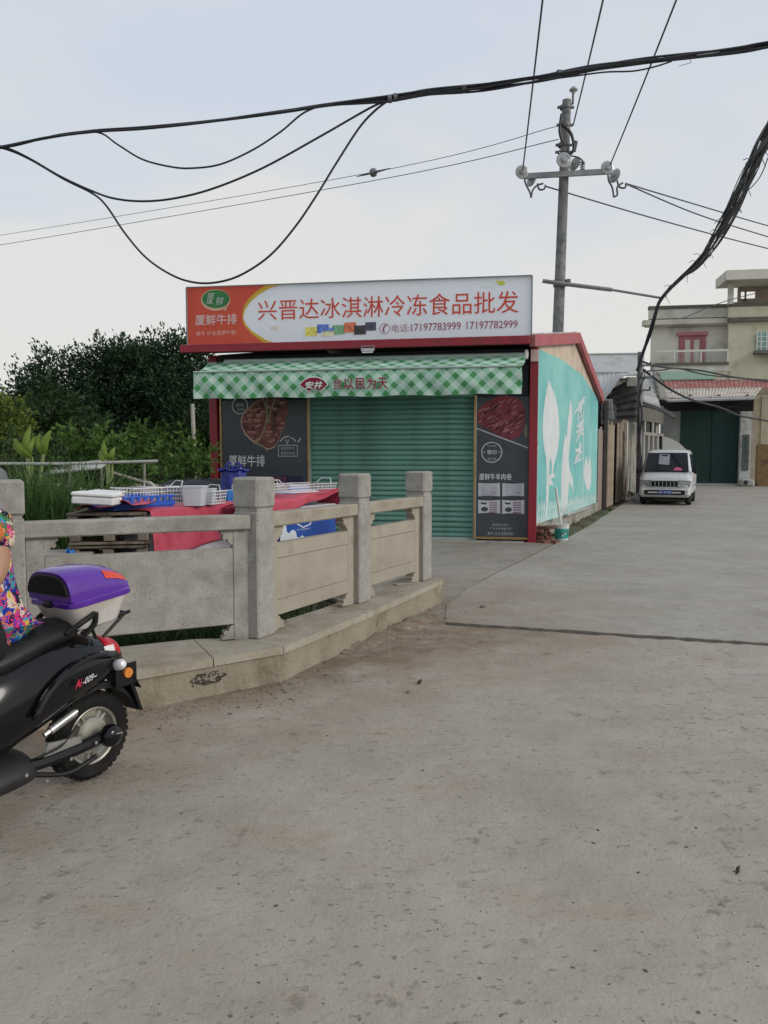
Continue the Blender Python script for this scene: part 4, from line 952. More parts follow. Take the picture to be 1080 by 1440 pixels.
loops = [('short black cable drooping just below the overhead bundle', [(-40, 214), (20, 205), (85, 189), (137, 186), (165, 203), (200, 224), (240, 234.5), (270, 236.5), (310, 231), (355, 211), (395, 185), (430, 157), (470, 146), (545, 139)], .0095),
         ('middle of three drooping black cables left of the shop sign', [(-40, 198), (6, 207), (40, 222), (85, 248), (128, 268), (160, 279), (200, 283), (245, 279), (300, 265), (370, 236), (450, 192), (520, 152), (548, 140)], .011),
         ('longest drooping black cable hanging down to the shop sign', [(-40, 200), (6, 209), (42, 224), (90, 252), (130, 272), (150, 290), (175, 327), (205, 362), (240, 386), (272, 397), (305, 397), (340, 386), (380, 359), (415, 319), (445, 275), (472, 231), (505, 180), (528, 155), (548, 140)], .0115)]
for lab, pts, r0 in loops:
    wire('loose_cable', lab, [D(x, y, CY + .1) for x, y in pts], r0, M_blk, 'loose cables drooping from the bundle', 'cable', 6)

# heavy tangled bundle from the bracket arm down to the small pole and up over the road
tan = thing('tangled_cable_bundle', 'heavy tangle of black cables slanting up to the right from the bracket arm', 'cable bundle', arm_end)
mainp = [(896, 520, 28.5), (903, 500, 28), (914, 468, 27), (922, 440, 26), (930, 420, 25.4), (955, 393, 24), (982, 368, 22), (1008, 330, 19.5), (1034, 280, 17), (1058, 230, 14.8), (1080, 188, 13), (1130, 100, 10), (1190, -20, 7.5)]
r_ = random.Random(21)
for k in range(22):
    ph = r_.uniform(0, 6.28); am = r_.uniform(.15, 1.0); pts = []; fq = r_.uniform(.6, 1.5)
    for i, (x, y, dd) in enumerate(mainp):
        a = ph + i * fq; jt = .035 if i > 5 else .015; wid = .085 * am * (1.25 if i > 7 else 1 if i > 5 else .55)
        sag = .22 * max(0, math.sin((i - 5) / 5 * math.pi)) * (k % 5 == 0) * (5 < i < 10)
        pts.append(D(x, y, dd) - arm_end + Vector((math.cos(a) * wid + r_.uniform(-jt, jt), 0, math.sin(a) * wid - sag + r_.uniform(-jt, jt))))
    mb = MB(); mb.tube(catmull(pts, 5), r_.choice((.012, .016, .022, .010)), 5); mb.build('cable', M_blk if k % 3 == 0 else M_wire, tan)
for q in ([(1080, 222, 13), (1068, 250, 14.5), (1050, 268, 16.5), (1038, 262, 17)], [(1080, 205, 13), (1062, 240, 15), (1040, 262, 17), (1020, 300, 18.5)], [(1000, 330, 20), (1004, 345, 19.7), (998, 362, 20.2)]):
    mb = MB(); mb.tube(catmull([D(*p) - arm_end for p in q], 6), .010, 5); mb.build('loose_wire', M_wire, tan)
for k in range(26):    # cut wire ends and ties sticking out
    i = r_.randint(4, 9); t = r_.random(); a, b = mainp[i], mainp[i + 1]; q = [a[j] + (b[j] - a[j]) * t for j in range(3)]
    p = D(*q) - arm_end; v = Vector((r_.uniform(-1, 1), r_.uniform(-.3, .3), r_.uniform(-1, .4))).normalized()
    mb = MB(); mb.tube([p, p + v * .16, p + v * .26 + Vector((0, 0, -.08))], .008, 4); mb.build('loose_wire', M_wire, tan)

# ================================================================== SHEDS ALONG THE ROAD
W0 = G(838, 719); W0 = Vector((W0.x, W0.y, 0)); wd = Vector((.40, .917, 0)).normalized(); wnr = Vector((wd.y, -wd.x, 0))
def WX(px):            # point of the shed line seen at photo column px
    k = (px - 540) / FPX; t = (k * W0.y - W0.x) / (wd.x - k * wd.y); return W0 + wd * t
M_wood = mat('weathered_plank', (.24, .195, .145), (.36, .30, .23), 3, .9, .4, 30, grime=(.17, .125, .08), gscale=3, stretch=(4, 4, .5), vary=.22)
M_wood2 = mat('grey_pink_plank', (.20, .16, .14), (.27, .22, .19), 3, .9, .4, 30, stretch=(4, 4, .5), vary=.15)
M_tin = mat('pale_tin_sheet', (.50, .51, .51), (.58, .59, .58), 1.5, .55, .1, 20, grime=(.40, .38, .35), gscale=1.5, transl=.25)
M_tind = mat('shaded_tin_sheet', (.020, .021, .023), (.04, .04, .041), 2, .7, .1, 20, grime=(.012, .012, .012), gscale=3)  # shade under the tin roofs is put into this near-black colour
M_wallg = mat('grey_stained_wall', (.22, .215, .19), (.32, .31, .28), 1.2, .9, .3, 20, grime=(.12, .115, .095), gscale=1.6)
shA = thing('plank_shed', 'low shed walled with weathered upright planks under a sagging pale tin roof', 'shed', W0)
r_ = random.Random(3)
def planks(px0, px1, n, ytop, m, lean=0.0):
    a, b = WX(px0), WX(px1); L_ = (b - a).length / n
    mb = MB(); 
    me = None
    for k in range(n):
        p = a.lerp(b, (k + .5) / n); zt = D((px0 + px1) / 2, ytop, p.y).z + r_.uniform(-.12, .08)
        mb = MB(); mb.box((0, 0, zt / 2), (L_ * .94, .035, zt), .005); o = mb.build('plank', m, shA, p - W0 + wnr * r_.uniform(0, .03)); o.rotation_euler = (0, r_.uniform(-.012, .012) + lean, math.atan2(wd.y, wd.x))
planks(839, 846, 3, 600, M_wood2); planks(847.5, 861, 5, 593, M_wood); planks(866, 881, 6, 592, M_wood)
def wallbox(px0, px1, z0, z1, th, name, m, par, root, off=0.0):
    a, b = WX(px0) - root - wnr * off, WX(px1) - root - wnr * off; d_ = -wnr * th
    mb = MB(); mb.hexa([a + Vector((0, 0, z0)), b + Vector((0, 0, z0)), b + d_ + Vector((0, 0, z0)), a + d_ + Vector((0, 0, z0)), a + Vector((0, 0, z1)), b + Vector((0, 0, z1)), b + d_ + Vector((0, 0, z1)), a + d_ + Vector((0, 0, z1))]); return mb.build(name, m, par)
wallbox(839, 884, 0, 3.3, .2, 'back_wall', M_dark, shA, W0, .25)
wallbox(883, 896, 0, 3.0, .15, 'wall_pier', M_wallg, shA, W0)
p0 = WX(845) - W0 + wnr * .10
mb = MB(); mb.box((p0.x, p0.y, 1.65), (.12, .12, 3.3)); mb.build('corner_post', mat('dark_timber', (.035, .032, .03), (.06, .055, .05), 5, .9), shA)
for (ya, yb) in ((562, 576.5), (577.5, 590)):
    c = D(853.5, (ya + yb) / 2, 23.6) - W0; mb = MB(); mb.box(c, (.33 + (.05 if ya > 570 else 0), .2, (yb - ya) / 45), .015, Matrix.Rotation(R(-15), 3, 'Z')); mb.build('meter_box', mat('grey_meter_box', (.17, .175, .17), (.23, .235, .23), 4, .6), shA)
mb = MB(); mb.tube([D(882, 592, 27) - W0, D(881, 640, 27) - W0, D(880.5, 672, 27) - W0], .035, 8); mb.build('drain_pipe', mat('white_pipe', (.5, .5, .47), (.58, .58, .55), 4, .5), shA)
mb = MB(); mb.tube([D(878, 606, 26.6) - W0, D(877.5, 692, 26.6) - W0], .055, 8); mb.build('timber_post', M_wood, shA)
# sagging roof sheet, seen as a steep pale slope
lo = [(832, 548), (838, 557), (844, 560), (850, 559.5), (857, 554), (864, 543), (871, 533), (880, 528.5)]
def roofA(u, v):
    x = 829 + (880 - 829) * u; k = u * (len(lo) - 1); i = min(int(k), len(lo) - 2); f = k - i
    bx, by = lo[i][0] + (lo[i + 1][0] - lo[i][0]) * f, lo[i][1] + (lo[i + 1][1] - lo[i][1]) * f
    top = D(822 + 62 * u, 525.5, 28.5); bot = D(bx, by, 25.2)
    return top.lerp(bot, v) - W0 + Vector((0, 0, .008 * math.sin(u * 60)))
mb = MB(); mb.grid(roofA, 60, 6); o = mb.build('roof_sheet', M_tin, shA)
md = o.modifiers.new('thickness', 'SOLIDIFY'); md.thickness = .03
mb = MB(); mb.tube([D(820, 525.2, 28.45) - W0, D(884, 524.8, 28.45) - W0], .05, 6); mb.build('ridge_cap', mat('grey_ridge', (.16, .16, .16), (.3, .3, .3), 9, .6), shA)
mb = MB(); mb.grid(lambda u, v: D(853 + 43 * u, 532 + (20 * (1 - u) ** 1.5) * (1 - v) + 58 * v, 27.2) - W0 + Vector((0, .04 * math.sin(v * 34), 0)), 10, 60); o = mb.build('hanging_sheet', M_tind, shA); md = o.modifiers.new('thickness', 'SOLIDIFY'); md.thickness = .02  # stands for the roof's underside, its shade painted in
mb = MB(); mb.box(D(888, 537, 27.0) - W0, (.36, .12, .33), .02); mb.build('pale_board', M_wallg, shA)
wallbox(846, 884, 2.6, 3.4, .1, 'lintel', M_tind, shA, W0, .06)

whr = thing('white_roofed_building', 'far building with a plain white metal roof behind the plank shed', 'building', D(860, 690, 38))
w0_ = whr.location.copy()
mb = MB(); tl, tr, bl_, br_ = [D(*q) - w0_ for q in ((800, 500, 42), (906, 498.5, 42), (800, 526, 36), (906, 526, 36))]
mb.hexa([bl_ - Vector((0, 0, .1)), br_ - Vector((0, 0, .1)), tr - Vector((0, 0, .1)), tl - Vector((0, 0, .1)), bl_, br_, tr, tl]); mb.build('roof', M_tin, whr)
mb = MB(); mb.tube([tl + Vector((0, 0, .05)), tr + Vector((0, 0, .05))], .06, 6); mb.build('ridge_cap', mat('grey_ridge2', (.28, .28, .28), (.4, .4, .4), 9, .6), whr)
mb = MB(); mb.hexa([Vector((bl_.x, bl_.y + .3, 0)), Vector((br_.x, br_.y + .3, 0)), Vector((br_.x, br_.y + 5, 0)), Vector((bl_.x, bl_.y + 5, 0)), Vector((bl_.x, bl_.y + .3, bl_.z - .15)), Vector((br_.x, br_.y + .3, br_.z - .15)), Vector((br_.x, br_.y + 5, br_.z - .15)), Vector((bl_.x, bl_.y + 5, br_.z - .15))]); mb.build('wall', M_wallg, whr)

# second shed behind the small pole
sB0 = WX(897); shB = thing('old_house', 'old grey house with small barred windows and flared tin roof behind the white van', 'house', sB0)
a, b = D(897, 640, 33), D(931, 640, 36.5); a.z = b.z = 0; dB = (b - a).normalized(); nB = Vector((dB.y, -dB.x, 0)); LB = (b - a).length
def BP(px, py):
    p = hit(px, py, a, nB); return (p - a).dot(dB), p.z
def Bbox(x0, x1, z0, z1, y0, y1, name, m):
    q = lambda x, y, z: a - sB0 + dB * x - nB * y + Vector((0, 0, z))
    mb = MB(); mb.hexa([q(x0, y0, z0), q(x1, y0, z0), q(x1, y1, z0), q(x0, y1, z0), q(x0, y0, z1), q(x1, y0, z1), q(x1, y1, z1), q(x0, y1, z1)]); return mb.build(name, m, shB)
zw = BP(912, 583)[1]
Bbox(-.3, LB, 0, zw, .16, .4, 'wall', M_wallg)
wx0, wzt = BP(906, 592); wx1, wzb = BP(928, 611)
Bbox(-.3, LB, wzt, zw + .5, -.02, .155, 'lintel', mat('dark_lintel', (.10, .095, .085), (.15, .145, .13), 3, .9))
for (xa, xb) in ((908, 916), (919, 926)):
    x0, x1 = BP(xa, 600)[0], BP(xb, 600)[0]
    wf = Bbox(x0, x1, wzb, wzt, .10, .155, 'window', M_dark)
    q = lambda x, y, z: a - sB0 + dB * x - nB * y + Vector((0, 0, z))
    mb = MB(); mb.tube([q(x0, .05, wzb), q(x0, .05, wzt)], .06, 6); mb.build('frame', mat('pale_frame', (.4, .39, .36), (.46, .45, .42), 4, .7), wf)
x0 = BP(903, 630)[0]; x1 = BP(928, 630)[0]; zt_ = BP(915, 613)[1]
for k in range(5):
    x = x0 + (x1 - x0) * k / 4; q = lambda y, z: a - sB0 + dB * x - nB * y + Vector((0, 0, z))
    mb = MB(); mb.tube([q(-.02, 0), q(-.02, zt_)], [.13, .11], 8); mb.build('wall_pillar', mat('pale_pillar', (.30, .295, .275), (.38, .37, .345), 4, .8), shB)
Bbox(x0 - .2, x1 + .2, zt_, zt_ + .14, -.1, .15, 'ledge', M_wallg)
def sheetpts(g, name, m, nu=1, nv=1, th=.04):
    mb = MB(); mb.grid(g, nu, nv); o = mb.build(name, m, shB); md = o.modifiers.new('thickness', 'SOLIDIFY'); md.thickness = th; return o
sheetpts(lambda u, v: D(903 + (14 + 4 * v ** 1.5 + 7 * v) * u, 523 + 42 * v ** 1.0 + 9 * u * v ** 1.2, 33 - 2.0 * v) - sB0, 'roof_sheet', M_tin, 6, 8)
sheetpts(lambda u, v: D(917 + 9 * u + 10 * v + 5 * u * v, 521 + 40 * v + 4 * math.sin(v * 40) * .4 + 3 * u, 32.6 - 1.2 * v) - sB0, 'flared_sheet', mat('ribbed_old_tin', (.20, .195, .18), (.30, .29, .27), 9, .8, grime=(.1, .09, .08), gscale=3, stretch=(1, 1, 5)), 4, 40)
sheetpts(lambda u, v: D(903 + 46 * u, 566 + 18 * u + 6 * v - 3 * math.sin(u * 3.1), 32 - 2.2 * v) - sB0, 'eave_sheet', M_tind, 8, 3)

# small pole beside the van
sp_ = G(898.5, 703.5); spole = thing('cable_pole', 'short thin concrete pole with a tangle of cables beside the white van', 'utility pole', sp_)
mb = MB(); top = D(900, 495, sp_.y) - sp_; mb.tube([(0, 0, -.05), top * .5, top], [.115, .10, .085], 14); mb.build('shaft', M_pole, spole)
for k in range(3):
    z = top.z - .5 - k * .45; mb = MB(); mb.box((.12, -.1, z), (.36, .07, .07), .01); mb.lathe([(.04, 0), (.05, .05), (.02, .12)], 10, Matrix.Translation((.28, -.1, z + .03))); mb.build('bracket', M_iron, spole)
r_ = random.Random(17)
for k in range(4):
    x = 896 + r_.uniform(-3, 11); mb = MB()
    mb.tube(catmull([D(905 + r_.uniform(-6, 6), 505 + r_.uniform(0, 25), sp_.y - .3) - sp_, D(x, 545, sp_.y - .25) - sp_, D(899 + r_.uniform(-3, 5), 580, sp_.y - .2) - sp_, D(898 + r_.uniform(-2, 4), 600 + r_.uniform(0, 60), sp_.y - .18) - sp_], 5), r_.choice((.016, .022)), 5); mb.build('down_cable', M_blk, spole)
gc_ = 'black service cables running right from the short pole'
for lab, pts, r0 in (('highest service cable sagging right above the rusty gate canopy', [(902, 508, 28.2), (930, 516, 30), (985, 521, 34), (1030, 530, 37), (1080, 537, 40), (1140, 548, 44)], .040),
                     ('second service cable crossing the green tile band above the gate', [(905, 522, 28.2), (930, 520.5, 30), (955, 518.5, 31.5), (1000, 528, 36), (1080, 534.5, 40.2), (1140, 540, 44)], .03),
                     ('lowest service cable drooping across the dark opening above the gate', [(905, 520, 28.2), (922, 533, 29), (945, 549, 30), (975, 563, 32), (1012, 573, 34), (1042, 585, 36), (1080, 592, 38.5), (1140, 604, 42)], .045)):
    wire('service_cable', lab, [D(*q) for q in pts], r0, M_blk, gc_, 'cable', 6)
wire('service_cable', 'short stub of cable with dark sleeve slanting up over the house parapet', [D(960, 448, 38), D(985, 437, 39), D(1010, 427, 40), D(1040, 418, 41), D(1100, 404, 43)], .022, M_blk, gc_, 'cable', 6)

# ================================================================== HOUSE AND GATE
HP0 = D(1026, 682, 45.5); HP0.z = 0; HA = -R(9)
house = thing('house', 'two storey olive plastered house with flat parapet, pink balcony window and roof terrace', 'house', HP0, HA)
HM = mat_of(house); HI = HM.inverted(); hn = HM.to_3x3() @ Vector((0, -1, 0))
def HPt(px, py, off=0.0):
    p = HI @ hit(px, py, HM @ Vector((0, -off, 0)), hn); return p.x, p.z
def hb(name, m, x0, z1, x1, z0, off, y0, y1, par=None, bev=0):
    """photo rectangle (x0..x1, top z1, bottom z0) on plane off; box from local y0 to y1"""
    a, b = HPt(x0, z1, off), HPt(x1, z0, off)
    mb = MB(); mb.box(((a[0] + b[0]) / 2, (y0 + y1) / 2, (a[1] + b[1]) / 2), (b[0] - a[0], y1 - y0, a[1] - b[1]), bev); return mb.build(name, m, par or house)
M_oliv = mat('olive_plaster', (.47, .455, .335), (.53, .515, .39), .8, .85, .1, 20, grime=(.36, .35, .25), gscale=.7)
M_gryp = mat('grey_plaster', (.54, .53, .465), (.60, .59, .52), .8, .85, .1, 20, grime=(.42, .41, .35), gscale=.7)
M_cap = mat('dark_parapet_cap', (.09, .09, .07), (.14, .14, .11), 3, .9)
M_pink = mat('dusty_pink_frame', (.36, .13, .14), (.42, .17, .175), 3, .6)
hb('wall', M_gryp, 917, 455, 1025.5, 575, -.8, .8, 1.0); hb('wall', M_oliv, 1025, 449, 1180, 575, 0, 0, .2)
_a, _b = HPt(917, 436, -.8), HPt(917, 575, -.8); mb = MB(); mb.prism([(_a[0], 1.0, _b[1]), (_a[0] + 2.6, 9, _b[1]), (_a[0] + 2.8, 9, _b[1]), (_a[0] + .2, 1.0, _b[1])], (0, 0, _a[1] - _b[1])); mb.build('side_wall', M_gryp, house)
hb('parapet', M_gryp, 913, 432, 1025.5, 450, -.6, .6, .85); hb('parapet', M_oliv, 1025, 427, 1180, 446, .12, -.12, .12)
hb('parapet_cap', M_cap, 912.5, 430.5, 1025.5, 432, -.55, .55, .9); hb('parapet_cap', M_cap, 1024.6, 425.2, 1180, 427, .15, -.15, .17)
hb('cornice', M_gryp, 905, 450.2, 1025, 454, -.35, .35, .95); hb('cornice', M_cap, 1024.8, 446.5, 1180, 448.5, .18, -.18, .1)
hb('cornice', M_gryp, 908, 454.2, 1025, 456.5, -.5, .5, .9)
hb('cornice_shadow_band', M_cap, 913, 448.6, 1025, 450, -.56, .56, .7)
wf = hb('window', M_pink, 955, 471, 992, 511, -.75, .75, .81)
hb('header', M_pink, 952.5, 467, 995.5, 471, -.62, .62, .80, wf)
M_pane = mat('pale_curtained_pane', (.46, .45, .40), (.52, .51, .46), 3, .3); M_pane2 = mat('teal_pane', (.20, .36, .33), (.26, .42, .39), 3, .25)
for xa, xb in ((963.5, 970.5), (976, 983)):
    hb('pane', M_pane, xa, 478, xb, 510.5, -.73, .73, .755, wf); 
for xa, xb in ((956, 962), (971, 975.5), (984, 991)):
    for (za, zb) in ((474, 490), (492, 509)): hb('panel', mat('pink_panel', (.30, .10, .11), (.36, .13, .14), 3, .6), xa, za, xb, zb, -.72, .72, .752, wf)
hb('balcony_slab', M_cap, 921, 510.5, 1025, 512.5, .1, -.1, .8); hb('balcony_front', M_gryp, 921, 512.6, 1025, 522, .02, -.02, .75)
hb('tile_band', mat('green_mosaic_tile', (.27, .44, .34), (.40, .56, .46), 40, .4, stretch=(1, 1, 1)), 928, 522.2, 1005, 533, .3, -.3, -.03); hb('lower_wall', M_oliv, 1005.4, 522.2, 1026, 560, .0, .0, .7)
M_rail = mat('white_rail', (.55, .56, .53), (.6, .61, .58), 4, .5)
for x in (948, 985.5, 1023): hb('rail_post', M_rail, x - .7, 492, x + .7, 510.4, 0, -.06, .02)
hb('hand_rail', M_rail, 922, 493, 1023, 493.9, 0, -.05, .0)
mb = MB()
for k in range(46):
    x = HPt(923 + k * 2.17, 500)[0]; z0, z1 = HPt(970, 510.3)[1], HPt(970, 494)[1]; mb.box((x, -.03, (z0 + z1) / 2), (.012, .012, z1 - z0))
stuff(mb.build('rail_bars', M_rail, house))
wf = hb('window', M_pane2, 1066, 467, 1100, 492, .06, -.06, .02)
for x in (1064.5, 1070, 1078): hb('bar', M_rail, x, 466, x + .7, 492, .14, -.14, -.12, wf)
for z in (473, 480, 487): hb('bar', M_rail, 1065, z, 1100, z + .5, .13, -.12, -.11, wf)
hb('awning_slab', M_cap, 1063, 493, 1120, 496, .5, -.5, .0, wf)
# roof terrace
hb('terrace_roof', M_gryp, 1022, 380, 1180, 388, 1.0, -1.0, 1.35); hb('roof_fascia', M_cap, 1028, 388.2, 1180, 390, .6, -.6, 1.3)
hb('terrace_column', M_gryp, 1027, 389, 1031.5, 427, .35, -.35, .1)
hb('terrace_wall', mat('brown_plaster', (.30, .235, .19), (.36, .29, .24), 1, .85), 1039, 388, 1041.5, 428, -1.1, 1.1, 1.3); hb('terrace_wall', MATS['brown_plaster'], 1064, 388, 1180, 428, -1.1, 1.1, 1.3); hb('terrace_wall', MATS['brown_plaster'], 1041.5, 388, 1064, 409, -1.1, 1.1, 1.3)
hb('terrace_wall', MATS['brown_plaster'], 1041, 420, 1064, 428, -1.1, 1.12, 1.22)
hb('window_bar', M_cap, 1047, 409, 1049, 428, -1.1, 1.06, 1.09)

gate = thing('factory_gate', 'tall dark green sheet metal gate under a rusty red and white tin canopy', 'gate', HM @ Vector((0, -2.2, 0)), HA)
GO = 2.2
def gbx(name, m, x0, z1, x1, z0, off, y0, y1, par=None, bev=0):
    a, b = HPt(x0, z1, off), HPt(x1, z0, off)
    mb = MB(); mb.box(((a[0] + b[0]) / 2, GO + (y0 + y1) / 2, (a[1] + b[1]) / 2), (b[0] - a[0], y1 - y0, a[1] - b[1]), bev); return mb.build(name, m, par or gate)
M_gg = mat('dark_green_gate', (.005, .026, .023), (.0075, .033, .029), .7, .6, .05, 10, spec=.25, grime=(.005, .027, .025), gscale=.6)
for (xa, xb) in ((957.5, 999.6), (1000.2, 1042)):
    lf = gbx('gate_leaf', M_gg, xa, 578, xb, 681, GO, -GO, -GO + .06)
    for k in range(1, 2):
        x = xa + (xb - xa) * k / 2; gbx('seam', M_gg, x - .2, 579, x + .2, 680, GO + .006, -GO - .006, -GO - .001, lf)
gbx('sill', mat('grey_sill', (.25, .25, .24), (.3, .3, .29), 4, .8), 957, 679.5, 1043, 682.5, GO + .1, -GO - .1, -GO)
pl = gbx('pillar', mat('peeling_white_pillar', (.40, .41, .40), (.48, .49, .48), 2, .8, .2, 10, grime=(.28, .27, .25), gscale=1.5), 1042.3, 578.5, 1054, 684, GO + .3, -GO - .3, -GO + .3)
gbx('pillar_side', mat('tan_plaster', (.31, .26, .20), (.36, .31, .25), 2, .85), 1054.2, 578.5, 1061, 684, GO + .25, -GO - .25, -GO + .3)
npl = gbx('name_plate', mat('dark_name_plate', (.055, .075, .06), (.08, .1, .085), 3, .5), 1044.5, 611, 1052.5, 661.5, GO + .36, -GO - .36, -GO - .302)
mb = MB()
for k, ch in enumerate('食品加工厂'):
    f_ = lambda x, z: Vector((x, -.362 - .003, z)); p, q = HPt(1046.3, 620.5 + k * 9, GO + .36), HPt(1050.7, 613.5 + k * 9, GO + .36); text_on(mb, ch, f_, *p, *q)
stuff(mb.build('lettering', mat('plate_black', (.012, .014, .012), (.02, .02, .02), 3, .6), npl))
gbx('side_panel', mat('grey_green_sheet', (.15, .165, .15), (.19, .205, .19), 1, .7), 930, 578.5, 957, 682, GO, -GO + .02, -GO + .2)
gbx('recess_shade', M_dark, 925, 556, 1062, 580, 0, -.3, -.1)  # solid near-black slab painted as the shade inside the opening
for q in ([(1000, 566), (1020, 571), (1045, 573)], [(1012, 577), (1036, 570), (1056, 563)], [(1010, 560), (1010, 578)]):
    mb = MB(); mb.tube([Vector((HPt(x, y, .6)[0], GO - .6, HPt(x, y, .6)[1])) for x, y in q], .035, 5); mb.build('brace', mat('dark_truss', (.06, .065, .07), (.1, .1, .11), 5, .7), gate)
M_rust = mat('rusty_red_sheet', (.27, .10, .095), (.35, .15, .14), 2, .8, .1, 20, grime=(.36, .24, .21), gscale=2.2, gpos=(.55, .62))
M_wsh = mat('rust_streaked_white_sheet', (.46, .43, .38), (.54, .51, .46), 2, .7, .1, 20, grime=(.30, .22, .17), gscale=3, gpos=(.52, .66), wear=(.2, .1, .07), wscale=8, wpos=(.62, .7), stretch=(1, 1, .4))
def tin(x0, y0, o0, x1, y1, o1, xb0, xb1, name, m, amp=.022, n=60):
    p0, p1 = HPt(x0, y0, o0), HPt(x1, y0 - 2, o0); q0, q1 = HPt(xb0, y1, o1), HPt(xb1, y1 - 3, o1)
    def f(u, v):
        A = Vector((p0[0] + (p1[0] - p0[0]) * u, GO - o0, p0[1] + (p1[1] - p0[1]) * u)); B = Vector((q0[0] + (q1[0] - q0[0]) * u, GO - o1, q0[1] + (q1[1] - q0[1]) * u))
        return A.lerp(B, v) + Vector((0, 0, amp * math.sin(u * n * math.pi)))
    mb = MB(); mb.grid(f, n * 2, 3); o = mb.build(name, m, gate); md = o.modifiers.new('thickness', 'SOLIDIFY'); md.thickness = .03
tin(934, 536, .5, 1120, 549, 2.2, 936, 1120, 'canopy_sheet', M_rust); tin(934, 547.2, 2.1, 1072, 561, 3.6, 938, 1062, 'canopy_sheet', M_wsh)
a = HPt(938, 562, 3.65); b = HPt(1062, 558.5, 3.65)
mb = MB(); mb.tube([Vector((a[0], GO - 3.65, a[1] - .06)), Vector((b[0], GO - 3.65, b[1] - .06))], .09, 6); mb.build('canopy_beam', mat('pale_beam', (.36, .37, .37), (.42, .43, .43), 3, .6), gate)
for s, x in ((0, 960), (0, 998), (0, 1036)):
    mb = MB(); c = HPt(x, 566, 1.5); mb.tube([Vector((c[0], GO - 3.6, c[1] + .25)), Vector((c[0], GO - .3, c[1] + .55))], .04, 5); mb.build('brace', MATS['dark_truss'], gate)
stn = gbx('corner_stone', mat('pale_corner_stone', (.30, .31, .29), (.40, .41, .39), 6, .9, .5, 12, grime=(.2, .19, .17), gscale=6), 1041.5, 673.5, 1062, 685, GO + .7, -GO - .7, -GO - .31, None, .12)
gbx('dark_hole', M_dark, 1046, 675.5, 1051.5, 681.5, GO + .71, -GO - .715, -GO - .69, stn)

yw = thing('yellow_wall', 'cream yellow boundary wall with brown boards along its lower half beside the gate', 'wall', HM @ Vector((0, -2.2, 0)), HA)
M_yel = mat('cream_wall', (.48, .42, .28), (.55, .48, .34), 1, .8, .1, 20, grime=(.38, .32, .21), gscale=1.5)
gbx('wall_face', M_yel, 1061.2, 556, 1180, 690, GO - .1, -GO + .1, -GO + .3, yw)
for x in (1074, 1095, 1120): gbx('pilaster', mat('tan_pilaster', (.36, .31, .22), (.4, .35, .26), 2, .8), x - 2.4, 557, x + 2.4, 690, GO, -GO, -GO + .098, yw)
r_ = random.Random(6)
M_brn = mat('brown_board', (.15, .095, .04), (.22, .15, .075), 2, .85, .3, 20, grime=(.09, .06, .03), gscale=2, vary=.15)
for k in range(12):
    x = 1061.5 + k * 3.6; gbx('board', M_brn, x, 625.5 + r_.uniform(-1, 1), x + 3.4, 690, GO + .06, -GO - .06 + r_.uniform(-.03, 0), -GO - .005, yw)

# ================================================================== VAN
vf = G(934, 710.5); van = thing('van', 'white old minivan with blue number plate parked by the sheds facing the camera', 'van', (vf.x, vf.y, 0), -R(24.5))
M_vw_ = mat('white_van_paint', (.50, .51, .52), (.56, .57, .58), 1, .32, .02, 6, spec=.5, coat=.3, grime=(.50, .48, .45), gscale=2, gpos=(.55, .75))
M_gl = mat('dark_vehicle_glass', (.006, .008, .014), (.012, .015, .026), 2, .08, spec=.3)
M_bkp = mat('black_plastic', (.006, .006, .007), (.012, .012, .013), 8, .5, spec=.25); M_rub = mat('tyre_rubber', (.009, .009, .009), (.02, .019, .018), 12, .85, .3, 60, spec=.2)
def vring(y, zb, wb, zs, ws, zt, wt):
    h = [(wb - .05, zb), (wb, zb + .06), (ws, zs), (ws - .005, zs + .03), (wt + .02, zt - .10), (wt - .03, zt - .03), (wt - .16, zt), (0, zt + .012)]
    return [Vector((x, y, z)) for x, z in h] + [Vector((-x, y, z)) for x, z in h[-2::-1]]
mb = MB(); mb.loft([vring(-.02, .36, .70, .52, .72, .66, .68), vring(-.01, .35, .72, .53, .74, .69, .70), vring(.03, .32, .77, .60, .79, .82, .74), vring(.16, .30, .81, .80, .815, .98, .75), vring(.40, .30, .81, .90, .82, 1.055, .745), vring(.44, .30, .81, .92, .82, 1.075, .74), vring(.47, .30, .81, .925, .82, 1.10, .738), vring(.72, .30, .812, .96, .822, 1.405, .70), vring(.93, .30, .815, .99, .825, 1.67, .668), vring(.985, .30, .815, 1.0, .825, 1.755, .66), vring(1.04, .30, .815, 1.0, .825, 1.80, .658), vring(1.25, .30, .815, 1.0, .825, 1.86, .655), vring(2.4, .30, .815, 1.0, .825, 1.89, .655), vring(3.5, .30, .81, 1.0, .82, 1.87, .64), vring(3.74, .3, .79, 1.0, .80, 1.78, .60)]); vb = mb.build('body', M_vw_, van); md = vb.modifiers.new('sub', 'SUBSURF'); md.levels = md.render_levels = 2; vb.scale = (1.02, 1.0, 1.0)
for p_ in vb.data.polygons: p_.use_smooth = True
if 'sharp_edge' in vb.data.attributes: vb.data.attributes.remove(vb.data.attributes['sharp_edge'])
def vq(name, m, pts, th, par=None):
    n = (Vector(pts[1]) - Vector(pts[0])).cross(Vector(pts[2]) - Vector(pts[0])).normalized()
    mb = MB(); mb.prism([Vector(p) - n * th for p in pts], n * (2 * th)); return mb.build(name, m, par or van)
ws = vq('windscreen', M_gl, [(-.715, .445, 1.115), (.715, .445, 1.115), (.635, .935, 1.735), (-.635, .935, 1.735)], .022)
wsn = Vector((0, -.774, .634))
def wsp(u, v): 
    w_ = .715 + (.635 - .715) * v; return Vector((u * w_, .445 + .49 * v, 1.115 + .62 * v)) + wsn * .026
